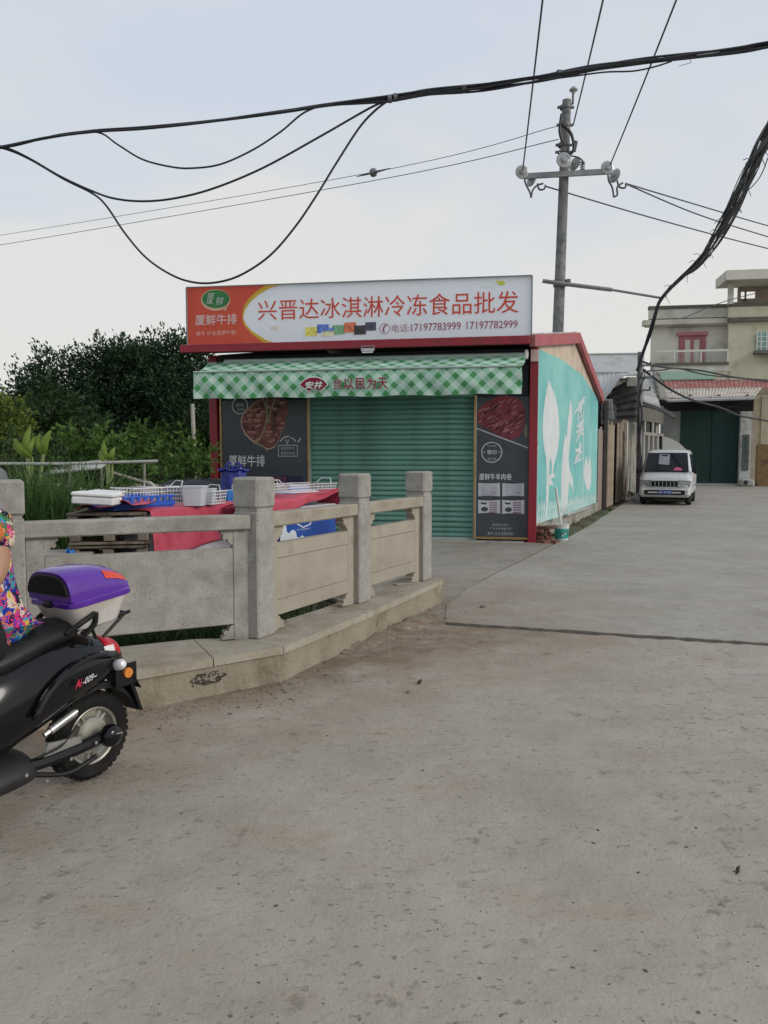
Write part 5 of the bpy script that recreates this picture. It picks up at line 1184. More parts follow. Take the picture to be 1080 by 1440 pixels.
mb = MB(); mb.add([wsp(*q) for q in ((-.38, .38), (.12, .34), (.12, .92), (-.40, .92))], [(0, 1, 2, 3)], False); mb.build('sun_shade', mat('pale_shade', (.24, .26, .30), (.32, .34, .38), 8, .4), ws)
mb = MB(); mb.add([wsp(*q) for q in ((.32, .05), (.72, .05), (.68, .16), (.45, .22), (.36, .12))], [(0, 1, 2, 3, 4)], False); mb.build('pink_cloth', mat('pink_cloth', (.55, .10, .22), (.6, .14, .28), 8, .8), ws)
mb = MB(); mb.box(wsp(-.12, .84) + wsn * .0, (.2, .03, .055), .01); mb.build('mirror', M_bkp, ws)
for s in (-1, 1):
    mb = MB(); mb.tube([wsp(s * .1 + .25, .02), wsp(s * .35 - .1, .06)], .01, 5); mb.build('wiper', M_bkp, ws)
mb = MB(); mb.box((0, .0, .72), (.80, .11, .19), .02); gr = mb.build('grille', M_bkp, van)
for k in range(6):
    mb = MB(); mb.box((-.3 + k * .12, -.060, .72), (.015, .012, .15)); mb.build('grille_bar', mat('chrome_trim', (.5, .5, .52), (.55, .55, .57), 4, .25, metal=.8), gr)
M_lamp = mat('headlamp_glass', (.17, .19, .18), (.36, .38, .37), 9, .08, spec=.8)
for s in (-1, 1):
    mb = MB(); mb.prism([(s * .40, -.045, .62), (s * .77, .0, .60), (s * .79, .03, .80), (s * .44, -.02, .815)], (0, .14, 0)); hl_ = mb.build('headlight', M_lamp, van); mb = MB(); mb.prism([(s * .385, -.028, .60), (s * .785, .02, .585), (s * .805, .05, .815), (s * .425, .0, .832)], (0, .14, 0)); mb.build('lamp_surround', M_bkp, hl_)
    mb = MB(); mb.box((s * .92, .52, 1.14), (.12, .09, .19), .03); mb.tube([(s * .8, .56, 1.12), (s * .92, .53, 1.12)], .02, 6); mb.build('wing_mirror', M_bkp, van)
    mb = MB(); mb.box((s * .58, -.075, .43), (.12, .03, .14), .02); mb.build('fog_lamp', M_bkp, van)
mb = MB(); mb.box((0, .04, .435), (1.62, .22, .33), .085); bump_ = mb.build('bumper', mat('bumper_white', (.50, .50, .49), (.57, .57, .56), 2, .45), van)
for z in (.485, .375):
    mb = MB(); mb.box((0, -.070, z), (1.10, .014, .055), .004); mb.build('air_slot', M_bkp, bump_)
mb = MB(); mb.box((.02, -.08, .44), (.42, .014, .15), .004); pl_ = mb.build('number_plate', mat('blue_plate', (.012, .04, .22), (.02, .055, .28), 3, .4), van)
mb = MB(); text_on(mb, '闽C·8TA88', lambda x, z: Vector((x, -.0885, z)), -.16, .395, .20, .485); mb.build('lettering', M_white, pl_)
for s in (-1, 1):     # side windows, wheels
    for y0, y1 in ((1.0, 1.55), (1.66, 2.5), (2.6, 3.45)):
        xa, xb = .825, .69
        pts = [(s * xa, y0 - (.25 if y0 < 1.2 else 0), 1.08), (s * xa, y1, 1.08), (s * xb, y1, 1.70), (s * xb, y0 + .1, 1.70)]
        vq('side_window', M_gl, pts if s > 0 else pts[::-1], .012)
    for y in (.58, 3.05):
        T = Matrix.Translation((s * .72, y, .29)) @ Matrix.Rotation(R(90), 4, 'Y')
        mb = MB(); mb.lathe([(.17, -.085), (.25, -.09), (.285, -.07), (.29, 0), (.285, .07), (.25, .09), (.17, .085)], 24, T); wh = mb.build('wheel', M_rub, van)
        mb = MB(); mb.lathe([(.17, .06 * s), (.165, .075 * s), (.10, .05 * s), (.05, .085 * s), (.001, .085 * s)], 20, T); mb.build('rim', mat('steel_rim', (.25, .25, .26), (.32, .32, .33), 5, .4, metal=.5), wh)
        mb = MB(); mb.box((s * .70, y, .33), (.20, .70, .56), .06); mb.build('wheel_arch', M_bkp, van)
    mb = MB(); mb.box((s * .832, 1.75, .92), (.012, .12, .03), .004); mb.build('door_handle', M_bkp, van)
for s in (-1, 1):
    for y in (1.60, 2.55):
        mb = MB(); mb.box((s * .822, y, .74), (.012, .014, .62)); mb.build('door_seam', M_bkp, van)
    mb = MB(); mb.box((s * .826, 2.0, .62), (.014, 2.6, .05), .004); mb.build('side_strip', M_bkp, van)
for z in (.86, ):
    mb = MB(); mb.box((0, .10, z), (1.40, .02, .010), 0, Matrix.Rotation(R(-52), 3, 'X')); mb.build('bonnet_seam', M_bkp, van)
mb = MB(); mb.box((0, 1.9, .24), (1.45, 3.4, .14)); mb.build('underbody', M_bkp, van)
# pale curved board standing behind the van
cbp = D(948, 700, 30.5); cb = thing('curved_board', 'pale board with a curved top edge standing up behind the white van', 'board', (cbp.x, cbp.y, 0))
q = [(930, 692), (930, 614), (936, 614.5), (944, 617), (952, 621), (958, 625.5), (964, 631), (966, 634), (966, 692)]
c0 = Vector((cbp.x, cbp.y, 0)); mb = MB(); mb.prism([D(x, y, 30.5) - c0 for x, y in q], (0, .06, 0)); mb.build('panel', mat('pale_board', (.38, .38, .355), (.44, .44, .41), 2, .7), cb)
mb = MB(); mb.tube([D(929.6, 692, 30.45) - c0, D(929.6, 613, 30.45) - c0], .05, 6); mb.build('edge', M_bkp, cb)
# rubble heap between the planks and the van
hp = G(884, 700); heap = MB(); r_ = random.Random(10)
for k in range(40):
    x, y = r_.gauss(0, .45), r_.gauss(0, .6); s_ = r_.uniform(.05, .16)
    heap.box((hp.x + x, hp.y + y, .10 + r_.uniform(-.1, .18) * max(0, 1 - math.hypot(x, y))), (s_ * 1.5, s_ * 1.2, s_), s_ * .2, Matrix.Rotation(r_.uniform(0, 6), 3, 'Z') @ Matrix.Rotation(r_.uniform(-.5, .5), 3, 'X'))
stuff(heap.build('rubble', mat('rubble_grey', (.07, .065, .055), (.15, .14, .12), 9, .9)))
wb_ = G(893.5, 704); wbag = thing('white_bag', 'small crumpled white plastic bag on the ground at the left front wheel of the van', 'bag', wb_)
mb = MB(); mb.lathe([(.001, 0), (.16, .0), (.18, .06), (.13, .16), (.05, .26), (.001, .3)], 9, Matrix.Rotation(.3, 4, 'Y'), False); mb.build('bag_body', mat('white_film', (.5, .5, .48), (.58, .58, .56), 8, .5), wbag)

# ================================================================== SCOOTER (local x forward, y to its left, z up; origin under the rear axle)
SC_A = R(239)
so = G(126, 1092); so.z = 0
scoot = thing('electric_scooter', 'glossy black electric scooter with a purple and white tail box, ridden at the left edge', 'scooter', so, SC_A)
M_sblk = mat('gloss_black_panel', (.004, .004, .005), (.006, .006, .008), 2, .14, .01, 5, spec=.28, coat=.2, grime=(.010, .0095, .009), gscale=3, gpos=(.6, .85))
M_leath = mat('black_vinyl_seat', (.008, .008, .009), (.014, .014, .015), 5, .45, .12, 70, spec=.3)
M_sil = mat('brushed_silver', (.40, .40, .39), (.55, .55, .53), 12, .35, metal=.85); M_rimm = mat('dusty_alloy', (.33, .32, .28), (.48, .47, .42), 8, .45, metal=.6, grime=(.18, .16, .13), gscale=9)
WR = .212
def wheel(x, par):
    T = Matrix.Translation((x, 0, WR)) @ Matrix.Rotation(R(-90), 4, 'X')
    prof = [(.138, -.040), (.165, -.052), (.190, -.050), (.205, -.034), (.212, -.012), (.212, .012), (.205, .034), (.190, .050), (.165, .052), (.138, .040)]
    mb = MB(); mb.lathe(prof, 48, T)
    for k in range(40):      # tread blocks
        a = 2 * math.pi * k / 40
        for s in (-1, 1):
            Rm = T.to_3x3() @ Matrix.Rotation(a + (.04 if s > 0 else 0), 3, 'Z'); mb.box(Vector((x, 0, WR)) + Rm @ Vector((.2095, 0, s * .022)), (.008, .020, .022), .0, Rm)
    w_ = mb.build('wheel', M_rub, scoot)
    mb = MB(); mb.lathe([(.140, -.036), (.143, .036), (.134, .042), (.126, .036), (.122, .010), (.122, -.01), (.13, -.036), (.140, -.036)], 40, T); mb.build('rim', M_rimm, w_)
    mb = MB(); mb.lathe([(.001, .034), (.035, .036), (.055, .028), (.085, .026), (.088, .012), (.088, -.012), (.001, -.03)], 30, T); mb.build('hub_motor', M_rimm, w_)
    for k in range(5):
        a = 2 * math.pi * k / 5 + .3; Rm = T.to_3x3() @ Matrix.Rotation(a, 3, 'Z')
        for s in (-.16, .16):
            R2 = Rm @ Matrix.Rotation(s, 3, 'Z'); mb = MB(); mb.box(Vector((x, 0, WR)) + R2 @ Vector((.105, 0, .006)), (.05, .012, .03), .003, R2); mb.build('spoke', M_rimm, w_)
    return w_
wheel(0, scoot); wheel(1.24, scoot)
def sect(x, zb, zt, w_, n=14, p=2.6, wt=.7):
    o = []
    for k in range(n):
        a = 2 * math.pi * k / n; c, s = math.cos(a), math.sin(a)
        yy = w_ * math.copysign(abs(c) ** (2 / p), c); zz = math.copysign(abs(s) ** (2 / p), s)
        if zz > 0: yy *= 1 - (1 - wt) * zz
        o.append(Vector((x, yy, (zb + zt) / 2 + zz * (zt - zb) / 2)))
    return o
def loft_s(name, secs, m, par=None, mods=True):
    mb = MB(); mb.loft(secs); o = mb.build(name, m, par or scoot)
    if mods:
        md = o.modifiers.new('sub', 'SUBSURF'); md.levels = md.render_levels = 2
        for p_ in o.data.polygons: p_.use_smooth = True
        try: o.data.attributes.remove(o.data.attributes['sharp_edge'])
        except Exception: pass
    return o
body = loft_s('side_panels', [sect(-.175, .555, .60, .035), sect(-.15, .52, .625, .08), sect(-.05, .455, .69, .118), sect(.08, .425, .735, .150), sect(.25, .36, .755, .172), sect(.45, .29, .735, .186), sect(.62, .24, .68, .18), sect(.72, .24, .60, .16), sect(.74, .26, .56, .14)], M_sblk)
for s in (1, -1):       # raised highlight rib along the panel
    mb = MB(); mb.tube(catmull([(-.10, s * .105, .60), (.05, s * .150, .635), (.2, s * .176, .62), (.34, s * .19, .54), (.42, s * .193, .44)], 6), [.006] * 1 + [.016] * 23 + [.006], 8); mb.build('panel_rib', M_sblk, body)
mb = MB(); f_ = lambda a, b: Vector((.30 - a, .182 - .06 * max(0, a - .05) * 1.0 - .0 + .002, .47 + b + a * .22))
def badge(txt, a0_, b0_, a1_, b1_, m):
    mb = MB(); text_on(mb, txt, lambda a, b: Vector((.20 - a, .1795 - .16 * a, .515 + b + a * .12)), a0_, b0_, a1_, b1_, bold=.015, shear=.3); return mb.build('lettering', m, body)
badge('Ai', 0, 0, .042, .036, mat('red_badge', (.62, .02, .07), (.68, .03, .09), 3, .4)); badge('-009~', .045, .0, .135, .03, mat('silver_badge', (.5, .5, .52), (.58, .58, .6), 3, .35))
seat = loft_s('seat', [sect(.10, .715, .775, .07), sect(.12, .71, .805, .115), sect(.20, .705, .825, .135), sect(.34, .67, .82, .150), sect(.46, .63, .785, .160), sect(.58, .60, .765, .155), sect(.70, .62, .75, .12), sect(.76, .68, .73, .06)], M_leath)
mb = MB(); mb.tube(catmull([(.20, .125, .76), (.14, .150, .80), (.07, .145, .83), (.04, .08, .835), (.04, -.08, .835), (.07, -.145, .83), (.14, -.150, .80), (.20, -.125, .76)], 5), .013, 8); mb.tube(catmull([(.05, .14, .835), (.055, .135, .78), (.10, .12, .735)], 4), .013, 8); mb.build('grab_rail', M_bkp, scoot)
for s in (1, -1):       # rack under the box
    mb = MB(); mb.tube(catmull([(.10, s * .10, .74), (.03, s * .10, .765), (-.19, s * .09, .795)], 4), .009, 6); mb.tube([(-.16, s * .09, .79), (-.02, s * .10, .70)], .008, 6); mb.tube([(.05, s * .1, .77), (.02, s * .1, .70)], .008, 6); mb.build('rack', M_bkp, scoot)
mb = MB(); 
for x in (-.02, -.1, -.17): mb.tube([(x, -.1, .775 - x * .1), (x, .1, .775 - x * .1)], .007, 6)
stuff(mb.build('rack_bars', M_bkp, scoot))
# tail box
BX = Matrix.Translation((.01, 0.005, .79)) @ Matrix.Rotation(R(5.5), 4, 'Y')
tb = bpy.data.objects.new('tail_box', None); COL.objects.link(tb); tb.parent = scoot; tb.matrix_local = BX @ Matrix.Diagonal((1.0, .86, 1.0, 1.0))
def rr(hx, hy, z, r=.05, n=5, taper=0.0, dx=0.0):
    o = []
    for (sx_, sy, a0_) in ((1, 1, 0), (-1, 1, 90), (-1, -1, 180), (1, -1, 270)):
        for k in range(n):
            a = R(a0_ + 90 * k / (n - 1)); o.append(Vector((sx_ * (hx - r) + r * math.cos(a) + dx, sy * (hy - r) + r * math.sin(a), z)))
    return o
M_tub = mat('white_box_plastic', (.74, .72, .70), (.79, .77, .75), 3, .38, grime=(.62, .58, .53), gscale=5); M_pur = mat('purple_gloss_lid', (.075, .012, .27), (.095, .018, .32), 2, .2, grime=(.06, .012, .2), gscale=7, gpos=(.55, .8), spec=.55, coat=.4)
mb = MB(); mb.loft([rr(.105, .115, -.028), rr(.125, .135, -.016), rr(.165, .175, .098), rr(.168, .178, .10)]); mb.build('tub', M_tub, tb)
mb = MB(); mb.loft([rr(.176, .188, .098), rr(.178, .190, .104), rr(.178, .190, .122), rr(.172, .184, .128)]); mb.build('lid_rim', M_pur, tb)
LIDX = [(.170, .134), (.150, .142), (.09, .142), (.0, .136), (-.09, .112), (-.145, .078), (-.168, .045)]
def archpt(x, h, t, o=0.0):      # t 0..1 over the arch from right to left
    a = math.pi * (1 - t); hw = (.178 - .02 * max(0, -x - .1) / .07) + o
    c, s_ = math.cos(a), math.sin(a); return Vector((x, hw * math.copysign(abs(c) ** .62, c), .127 + (h + o) * abs(s_) ** .72))
mb = MB(); mb.loft([[archpt(x, h, k / 20) for k in range(21)] for x, h in LIDX]); mb.build('lid', M_pur, tb)
mb = MB(); mb.prism([archpt(.166, .134, .05 + .90 * k / 20, -.010) + Vector((-.0, 0, 0)) for k in range(21)], (.018, 0, -.002)); o = mb.build('backrest_pad', mat('black_pad', (.006, .006, .008), (.011, .011, .013), 8, .6, .15, 90, spec=.2), tb); md = o.modifiers.new('bev', 'BEVEL'); md.width = .006; md.segments = 3
def lidh(x):
    for (xa, ha), (xb, hb_) in zip(LIDX, LIDX[1:]):
        if xb <= x <= xa: return hb_ + (ha - hb_) * (x - xb) / (xa - xb)
for s in (1, -1):
    def rf(u, v):
        x = -.03 - .125 * u; t0, t1 = .72 + .06 * u, .86 + .03 * u; t = t0 + (t1 - t0) * v
        return archpt(x, lidh(x), t if s > 0 else 1 - t, .003)
    mb = MB(); mb.grid(rf, 8, 4); mb.build('reflector', mat('red_reflector', (.55, .05, .03), (.62, .08, .045), 25, .2), tb)
mb = MB(); mb.box((.18, .0, .112), (.03, .06, .03), .008); mb.build('latch', M_bkp, tb)
# rear lights, fender, plate
M_redl = mat('red_tail_lens', (.45, .012, .03), (.52, .02, .045), 20, .15, spec=.6)
tl_ = loft_s('tail_light', [sect(-.03, .595, .685, .100), sect(-.08, .585, .69, .100), sect(-.135, .57, .665, .082), sect(-.172, .565, .625, .05)], M_redl)
mb = MB(); mb.loft([[Vector((x, s * y, z)) for s, y, z in ((1, .092, .65), (1, .104, .625), (1, .100, .595), (1, .080, .610))] for x in (-.03, -.085)]); mb.build('white_lens', mat('white_lens', (.72, .70, .68), (.78, .76, .74), 9, .15), tl_)
for s in (1, -1):
    mb = MB(); mb.lathe([(.001, .028), (.016, .024), (.026, .008), (.028, -.02), (.02, -.05), (.001, -.055)], 16, Matrix.Translation((-.09, s * .135, .555)) @ Matrix.Rotation(R(s * -75), 4, 'X')); mb.build('turn_signal', mat('signal_lens', (.62, .62, .66), (.7, .7, .74), 9, .1, spec=.8), scoot)
    mb = MB(); mb.tube([(-.06, s * .09, .54), (-.09, s * .12, .55)], .018, 8); mb.build('signal_stalk', M_bkp, scoot)
mb = MB(); pts = [(.10, WR + .245), (0, WR + .262), (-.08, WR + .25), (-.145, WR + .215), (-.195, WR + .16), (-.235, WR + .085)]
mb.loft([[Vector((x, -.075, z - .03)), Vector((x, -.07, z)), Vector((x, .07, z)), Vector((x, .075, z - .03)), Vector((x, .065, z - .006)), Vector((x, -.065, z - .006))] for x, z in pts]); mb.build('rear_fender', M_bkp, scoot)
mb = MB(); mb.hexa([(-.190, -.09, .475), (-.190, .09, .475), (-.165, .09, .475), (-.165, -.09, .475), (-.262, -.09, .275), (-.262, .09, .275), (-.247, .09, .275), (-.247, -.09, .275)]); mb.build('mud_flap', M_bkp, scoot)
mb = MB(); mb.hexa([(-.150, -.11, .55), (-.150, .11, .55), (-.143, .11, .55), (-.143, -.11, .55), (-.238, -.11, .40), (-.238, .11, .40), (-.231, .11, .40), (-.231, -.11, .40)]); pl2 = mb.build('plate_holder', M_bkp, scoot)
mb = MB(); mb.box((-.150, .100, .485), (.13, .012, .11), .004); mb.build('plate_holder', M_bkp, pl2)
mb = MB(); mb.lathe([(.001, .006), (.024, .005), (.026, 0), (.026, -.01)], 20, Matrix.Translation((-.155, .112, .495)) @ Matrix.Rotation(R(-90), 4, 'X')); mb.build('reflector', mat('amber_reflector', (.55, .17, .03), (.68, .26, .06), 60, .2), pl2)
# rear suspension, swing arm, hub cover, stand
mb = MB(); mb.tube(catmull([(.0, .085, WR), (.12, .10, WR - .005), (.30, .105, .205), (.46, .10, .215)], 4), [.03] * 12 + [.036], 8); mb.build('swing_arm', M_bkp, scoot)
mb = MB(); mb.lathe([(.001, .07), (.03, .068), (.05, .052), (.056, .02), (.05, .0)], 24, Matrix.Translation((-.035, .09, WR + .005)) @ Matrix.Rotation(R(-90), 4, 'X')); hc = mb.build('hub_cover', M_sblk, scoot)
mb = MB(); mb.box((-.05, .164, WR + .02), (.04, .004, .006), .001, Matrix.Rotation(R(-8), 3, 'Y')); mb.build('cover_mark', M_sil, hc)
mb = MB(); mb.tube([(.16, .13, .395), (.33, .13, .335)], .012, 8); mb.tube([(.17, .13, .391), (.30, .13, .345)], .02, 10); mb.build('shock_absorber', M_sil, scoot)
mb = MB(); mb.hexa([(.12, .112, .225), (.34, .118, .20), (.34, .10, .20), (.12, .10, .225), (.13, .112, .265), (.30, .118, .285), (.30, .10, .285), (.13, .10, .265)]); mb.build('brake_bracket', M_sil, scoot)
for (x, y, z) in ((.06, .13, WR + .002), (.20, .135, .185), (.33, .14, .13), (.44, .16, .20)):
    mb = MB(); mb.lathe([(.001, .006), (.008, .005), (.009, 0)], 10, Matrix.Translation((x, y, z)) @ Matrix.Rotation(R(-90), 4, 'X')); mb.build('bolt', M_sil, scoot)
mb = MB(); mb.tube(catmull([(.36, .10, .16), (.22, .12, .12), (.12, .13, .135), (.06, .13, .15)], 4), .012, 8); mb.tube([(.36, -.10, .16), (.30, -.12, .10)], .012, 8); mb.build('stand', M_bkp, scoot)
mb = MB(); mb.tube(catmull([(.14, .10, WR + .1), (.2, .11, .27), (.26, .12, .25), (.36, .12, .24)], 4), .006, 6); mb.build('brake_cable', M_bkp, scoot)
fb = loft_s('floor_board', [sect(.34, .13, .24, .13), sect(.42, .12, .30, .175), sect(.62, .115, .27, .18), sect(.92, .13, .255, .165), sect(1.0, .17, .26, .12)], mat('matt_black_floor', (.012, .012, .013), (.022, .022, .022), 6, .55))
lsd = loft_s('leg_shield', [[Vector((.93 + .05 * t + .05 * (1 - abs(y) / .17), y, z)) for y, z in ((-.17, .24 + .0 * t), (-.17 - .03 * t, .55), (-.12, .86), (0, .90), (.12, .86), (.17 + .03 * t, .55), (.17, .24))] for t in (0, 1)], M_sblk, None, False)
mb = MB(); mb.tube([(1.24, .08, WR), (1.17, .08, .42), (1.08, 0, .70), (1.02, 0, .93)], .022, 8); mb.tube([(1.24, -.08, WR), (1.17, -.08, .42), (1.08, 0, .70)], .022, 8); mb.build('fork', M_bkp, scoot)
mb = MB(); mb.loft([[Vector((1.24 + .235 * math.sin(a), y, WR + .235 * math.cos(a) * 1.0)) for y in (-.06, 0, .06)] for a in [R(-70 + 14 * k) for k in range(11)]], closed=False, cap=False); o = mb.build('front_fender', M_sblk, scoot); o.modifiers.new('th', 'SOLIDIFY').thickness = .006
mb = MB(); mb.tube(catmull([(.92, .34, .985), (.98, .24, .99), (1.02, .08, .96), (1.02, -.08, .96), (.98, -.24, .99), (.92, -.34, .985)], 4), .013, 8); hbar = mb.build('handlebar', M_bkp, scoot)
for s in (1, -1):
    mb = MB(); mb.tube([(.915, s * .345, .985), (.955, s * .25, .99)], .019, 8); mb.build('grip', M_rub, hbar)
    mb = MB(); mb.tube([(.98, s * .2, .99), (.99, s * .26, 1.14)], .006, 6); mb.lathe([(.001, -.008), (.05, -.006), (.055, 0), (.05, .008), (.001, .01)], 18, Matrix.Translation((.99, s * .28, 1.17)) @ Matrix.Rotation(R(90), 4, 'Y')); mb.build('mirror', M_bkp, hbar)
hl = loft_s('headlight_cowl', [sect(.96, .90, 1.03, .12), sect(1.05, .86, 1.04, .13), sect(1.12, .88, 1.0, .09), sect(1.14, .91, .97, .05)], M_sblk)
mb = MB(); mb.lathe([(.001, .03), (.05, .02), (.07, 0)], 20, Matrix.Translation((1.115, 0, .94)) @ Matrix.Rotation(R(90), 4, 'Y')); mb.build('headlight', M_lamp, hl)

# ================================================================== RIDER
pw = scoot.location.copy()
person = thing('person', 'rider in a bright multicoloured floral shirt and dark trousers seated on the black scooter', 'person', so + Vector((math.cos(SC_A), math.sin(SC_A), 0)) * -.04, SC_A)
def skin_mesh(name, joints, bones, m, root=0, sub=2):
    me = bpy.data.meshes.new('tmp'); me.from_pydata([j[0] for j in joints], bones, []); o = bpy.data.objects.new('tmp', me); COL.objects.link(o)
    sk = o.modifiers.new('skin', 'SKIN'); 
    if not me.skin_vertices: me.skin_vertices.new()
    for i, j in enumerate(joints):
        r_ = j[1]; sv = me.skin_vertices[0].data[i]; sv.radius = (r_ if isinstance(r_, tuple) else (r_, r_)); sv.use_root = (i == root)
    sk.use_smooth_shade = True
    s = o.modifiers.new('sub', 'SUBSURF'); s.levels = s.render_levels = sub
    dg = bpy.context.evaluated_depsgraph_get(); dg.update(); m2 = bpy.data.meshes.new_from_object(o.evaluated_get(dg)); m2.name = name
    bpy.data.objects.remove(o); m2.materials.clear(); m2.materials.append(m); m2.polygons.foreach_set('use_smooth', [True] * len(m2.polygons))
    o = bpy.data.objects.new(name, m2); COL.objects.link(o); return o
M_skin = mat('tan_skin', (.33, .18, .11), (.38, .215, .135), 9, .5, .05, 90)
J = [((.56, 0, .83), (.08, .10)), ((.56, 0, .98), (.08, .10)), ((.59, 0, 1.14), (.085, .11)), ((.63, 0, 1.28), (.07, .10)), ((.65, 0, 1.37), .052), ((.665, 0, 1.43), .05), ((.69, 0, 1.50), (.085, .07)), ((.70, 0, 1.575), (.092, .075)), ((.70, 0, 1.63), (.06, .055))]
Bn = [(i, i + 1) for i in range(8)]
def limb(frm, pts):
    p = frm
    for q in pts: J.append(q); Bn.append((p, len(J) - 1)); p = len(J) - 1
    return p
for s in (1, -1):
    wrist = limb(3, [((.60, s * .17, 1.285), .055), ((.615, s * .235, 1.14), .046), ((.645, s * .255, 1.075), .042), ((.78, s * .285, 1.035), .034), ((.885, s * .305, 1.01), .024), ((.915, s * .305, 1.012), (.03, .022))])
    for k, (dy, ln) in enumerate(((-.03, .055), (-.01, .065), (.01, .062), (.03, .05))):   # fingers curled round the grip
        limb(wrist, [((.94, s * (.305 + dy), 1.012), .010), ((.955, s * (.305 + dy), .985), .009), ((.935, s * (.305 + dy), .965), .008)])
    limb(wrist, [((.915, s * .275, 1.0), .010), ((.93, s * .262, .975), .009)])
    limb(0, [((.60, s * .10, .79), .06), ((.93, s * .14, .80), .055), ((.95, s * .14, .70), .056), ((.90, s * .13, .42), .042), ((.90, s * .13, .33), .036), ((.98, s * .135, .295), .034), ((1.06, s * .14, .285), .026)])
pb = skin_mesh('body', J, Bn, M_skin); pb.parent = person
# face and hair
mb = MB(); mb.lathe([(.001, .1), (.06, .09), (.096, .04), (.104, -.02), (.098, -.07), (.085, -.10)], 20, Matrix.Translation((.685, 0, 1.585)) @ Matrix.Scale(1.06, 4, (1, 0, 0)) @ Matrix.Scale(.86, 4, (0, 1, 0)) @ Matrix.Rotation(R(-22), 4, 'Y')); mb.build('hair', mat('black_hair', (.008, .007, .007), (.018, .015, .014), 60, .5, .3, 90, stretch=(1, 1, .1)), person)
for s in (1, -1):
    mb = MB(); mb.lathe([(.001, -.010), (.008, -.006), (.010, 0), (.008, .006), (.001, .010)], 10, Matrix.Translation((.778, s * .03, 1.545))); mb.build('eye', mat('eye_dark', (.02, .015, .012), (.03, .02, .018), 5, .2), person)
    mb = MB(); mb.lathe([(.001, -.03), (.012, -.02), (.016, 0), (.013, .02), (.001, .03)], 8, Matrix.Translation((.69, s * .078, 1.535))); mb.build('ear', M_skin, person)
mb = MB(); mb.loft([[Vector((.775, y, 1.55)) for y in (-.006, 0, .006)], [Vector((.79 + (.012 if abs(y) < .01 else 0), y, 1.505)) for y in (-.014, 0, .014)]], closed=False, cap=False); mb.build('nose', M_skin, person)
mb = MB(); mb.tube([(.768, -.022, 1.475), (.778, 0, 1.472), (.768, .022, 1.475)], .006, 6); mb.build('mouth', mat('lip', (.28, .09, .08), (.32, .11, .1), 5, .5), person)
# floral shirt (bright patches printed on cloth)
def floral():
    m = bpy.data.materials.new('floral_shirt_cloth'); m.use_nodes = True; t = m.node_tree; L = t.links.new; bs = t.nodes['Principled BSDF']
    tcn = t.nodes.new('ShaderNodeTexCoord'); nz_ = t.nodes.new('ShaderNodeTexNoise'); nz_.inputs['Scale'].default_value = 26; nz_.inputs['Detail'].default_value = 5
    L(tcn.outputs['Object'], nz_.inputs['Vector'])
    mxv = t.nodes.new('ShaderNodeMix'); mxv.data_type = 'VECTOR'; mxv.inputs[0].default_value = .16; L(tcn.outputs['Object'], mxv.inputs[4]); L(nz_.outputs['Color'], mxv.inputs[5])
    col = None
    for sc_ in (20, 42):
        v = t.nodes.new('ShaderNodeTexVoronoi'); v.inputs['Scale'].default_value = sc_; L(mxv.outputs[1], v.inputs['Vector'])
        sp = t.nodes.new('ShaderNodeSeparateColor'); L(v.outputs['Color'], sp.inputs[0])
        rp = t.nodes.new('ShaderNodeValToRGB'); rp.color_ramp.interpolation = 'CONSTANT'; el = rp.color_ramp.elements
        cols = [(.012, .035, .30), (.50, .03, .17), (.56, .38, .05), (.05, .26, .38), (.55, .14, .04), (.012, .035, .30), (.05, .17, .06), (.40, .07, .30), (.015, .015, .03), (.60, .50, .40)]
        el[0].color = (*cols[0], 1); el[0].position = 0; el[1].position = .1; el[1].color = (*cols[1], 1)
        for i in range(2, 10): e_ = el.new(i / 10); e_.color = (*cols[i], 1)
        L(sp.outputs[0], rp.inputs[0])
        if col is None: col = rp.outputs[0]
        else:
            mr_ = t.nodes.new('ShaderNodeMath'); mr_.operation = 'GREATER_THAN'; mr_.inputs[1].default_value = .66; L(sp.outputs[1], mr_.inputs[0])
            mxc = t.nodes.new('ShaderNodeMix'); mxc.data_type = 'RGBA'; L(mr_.outputs[0], mxc.inputs[0]); L(col, mxc.inputs[6]); L(rp.outputs[0], mxc.inputs[7]); col = mxc.outputs[2]
    L(col, bs.inputs['Base Color']); bs.inputs['Roughness'].default_value = .85; bs.inputs['Specular IOR Level'].default_value = .15
    n3 = t.nodes.new('ShaderNodeTexNoise'); n3.inputs['Scale'].default_value = 18; L(tcn.outputs['Object'], n3.inputs['Vector']); bp = t.nodes.new('ShaderNodeBump'); bp.inputs['Strength'].default_value = .5; bp.inputs['Distance'].default_value = .02; L(n3.outputs[0], bp.inputs['Height']); L(bp.outputs[0], bs.inputs['Normal'])
    return m
SJ = [((.555, 0, .705), (.120, .188)), ((.545, 0, .84), (.138, .190)), ((.55, 0, .98), (.135, .165)), ((.585, 0, 1.14), (.135, .165)), ((.628, 0, 1.28), (.105, .145)), ((.645, 0, 1.335), (.07, .075))]
SB = [(i, i + 1) for i in range(5)]
for s in (1, -1):
    n = len(SJ); SJ += [((.60, s * .175, 1.285), .080), ((.595, s * .235, 1.165), .076)]; SB += [(4, n), (n, n + 1)]
sh = skin_mesh('shirt', SJ, SB, floral(), 2); sh.parent = person
TJ = [((.60, 0, .80), (.085, .12)), ((.54, 0, .805), (.085, .12))]; TB = [(0, 1)]
for s in (1, -1):
    p = 0
    for q in (((.62, s * .105, .79), .125), ((.92, s * .14, .80), .088), ((.955, s * .14, .70), .070), ((.905, s * .13, .42), .060), ((.905, s * .13, .345), .058)): TJ.append((q[0], q[1])); TB.append((p, len(TJ) - 1)); p = len(TJ) - 1
tr_ = skin_mesh('trousers', TJ, TB, mat('black_trousers', (.006, .006, .007), (.010, .010, .011), 8, .8, .2, 40)); tr_.parent = person
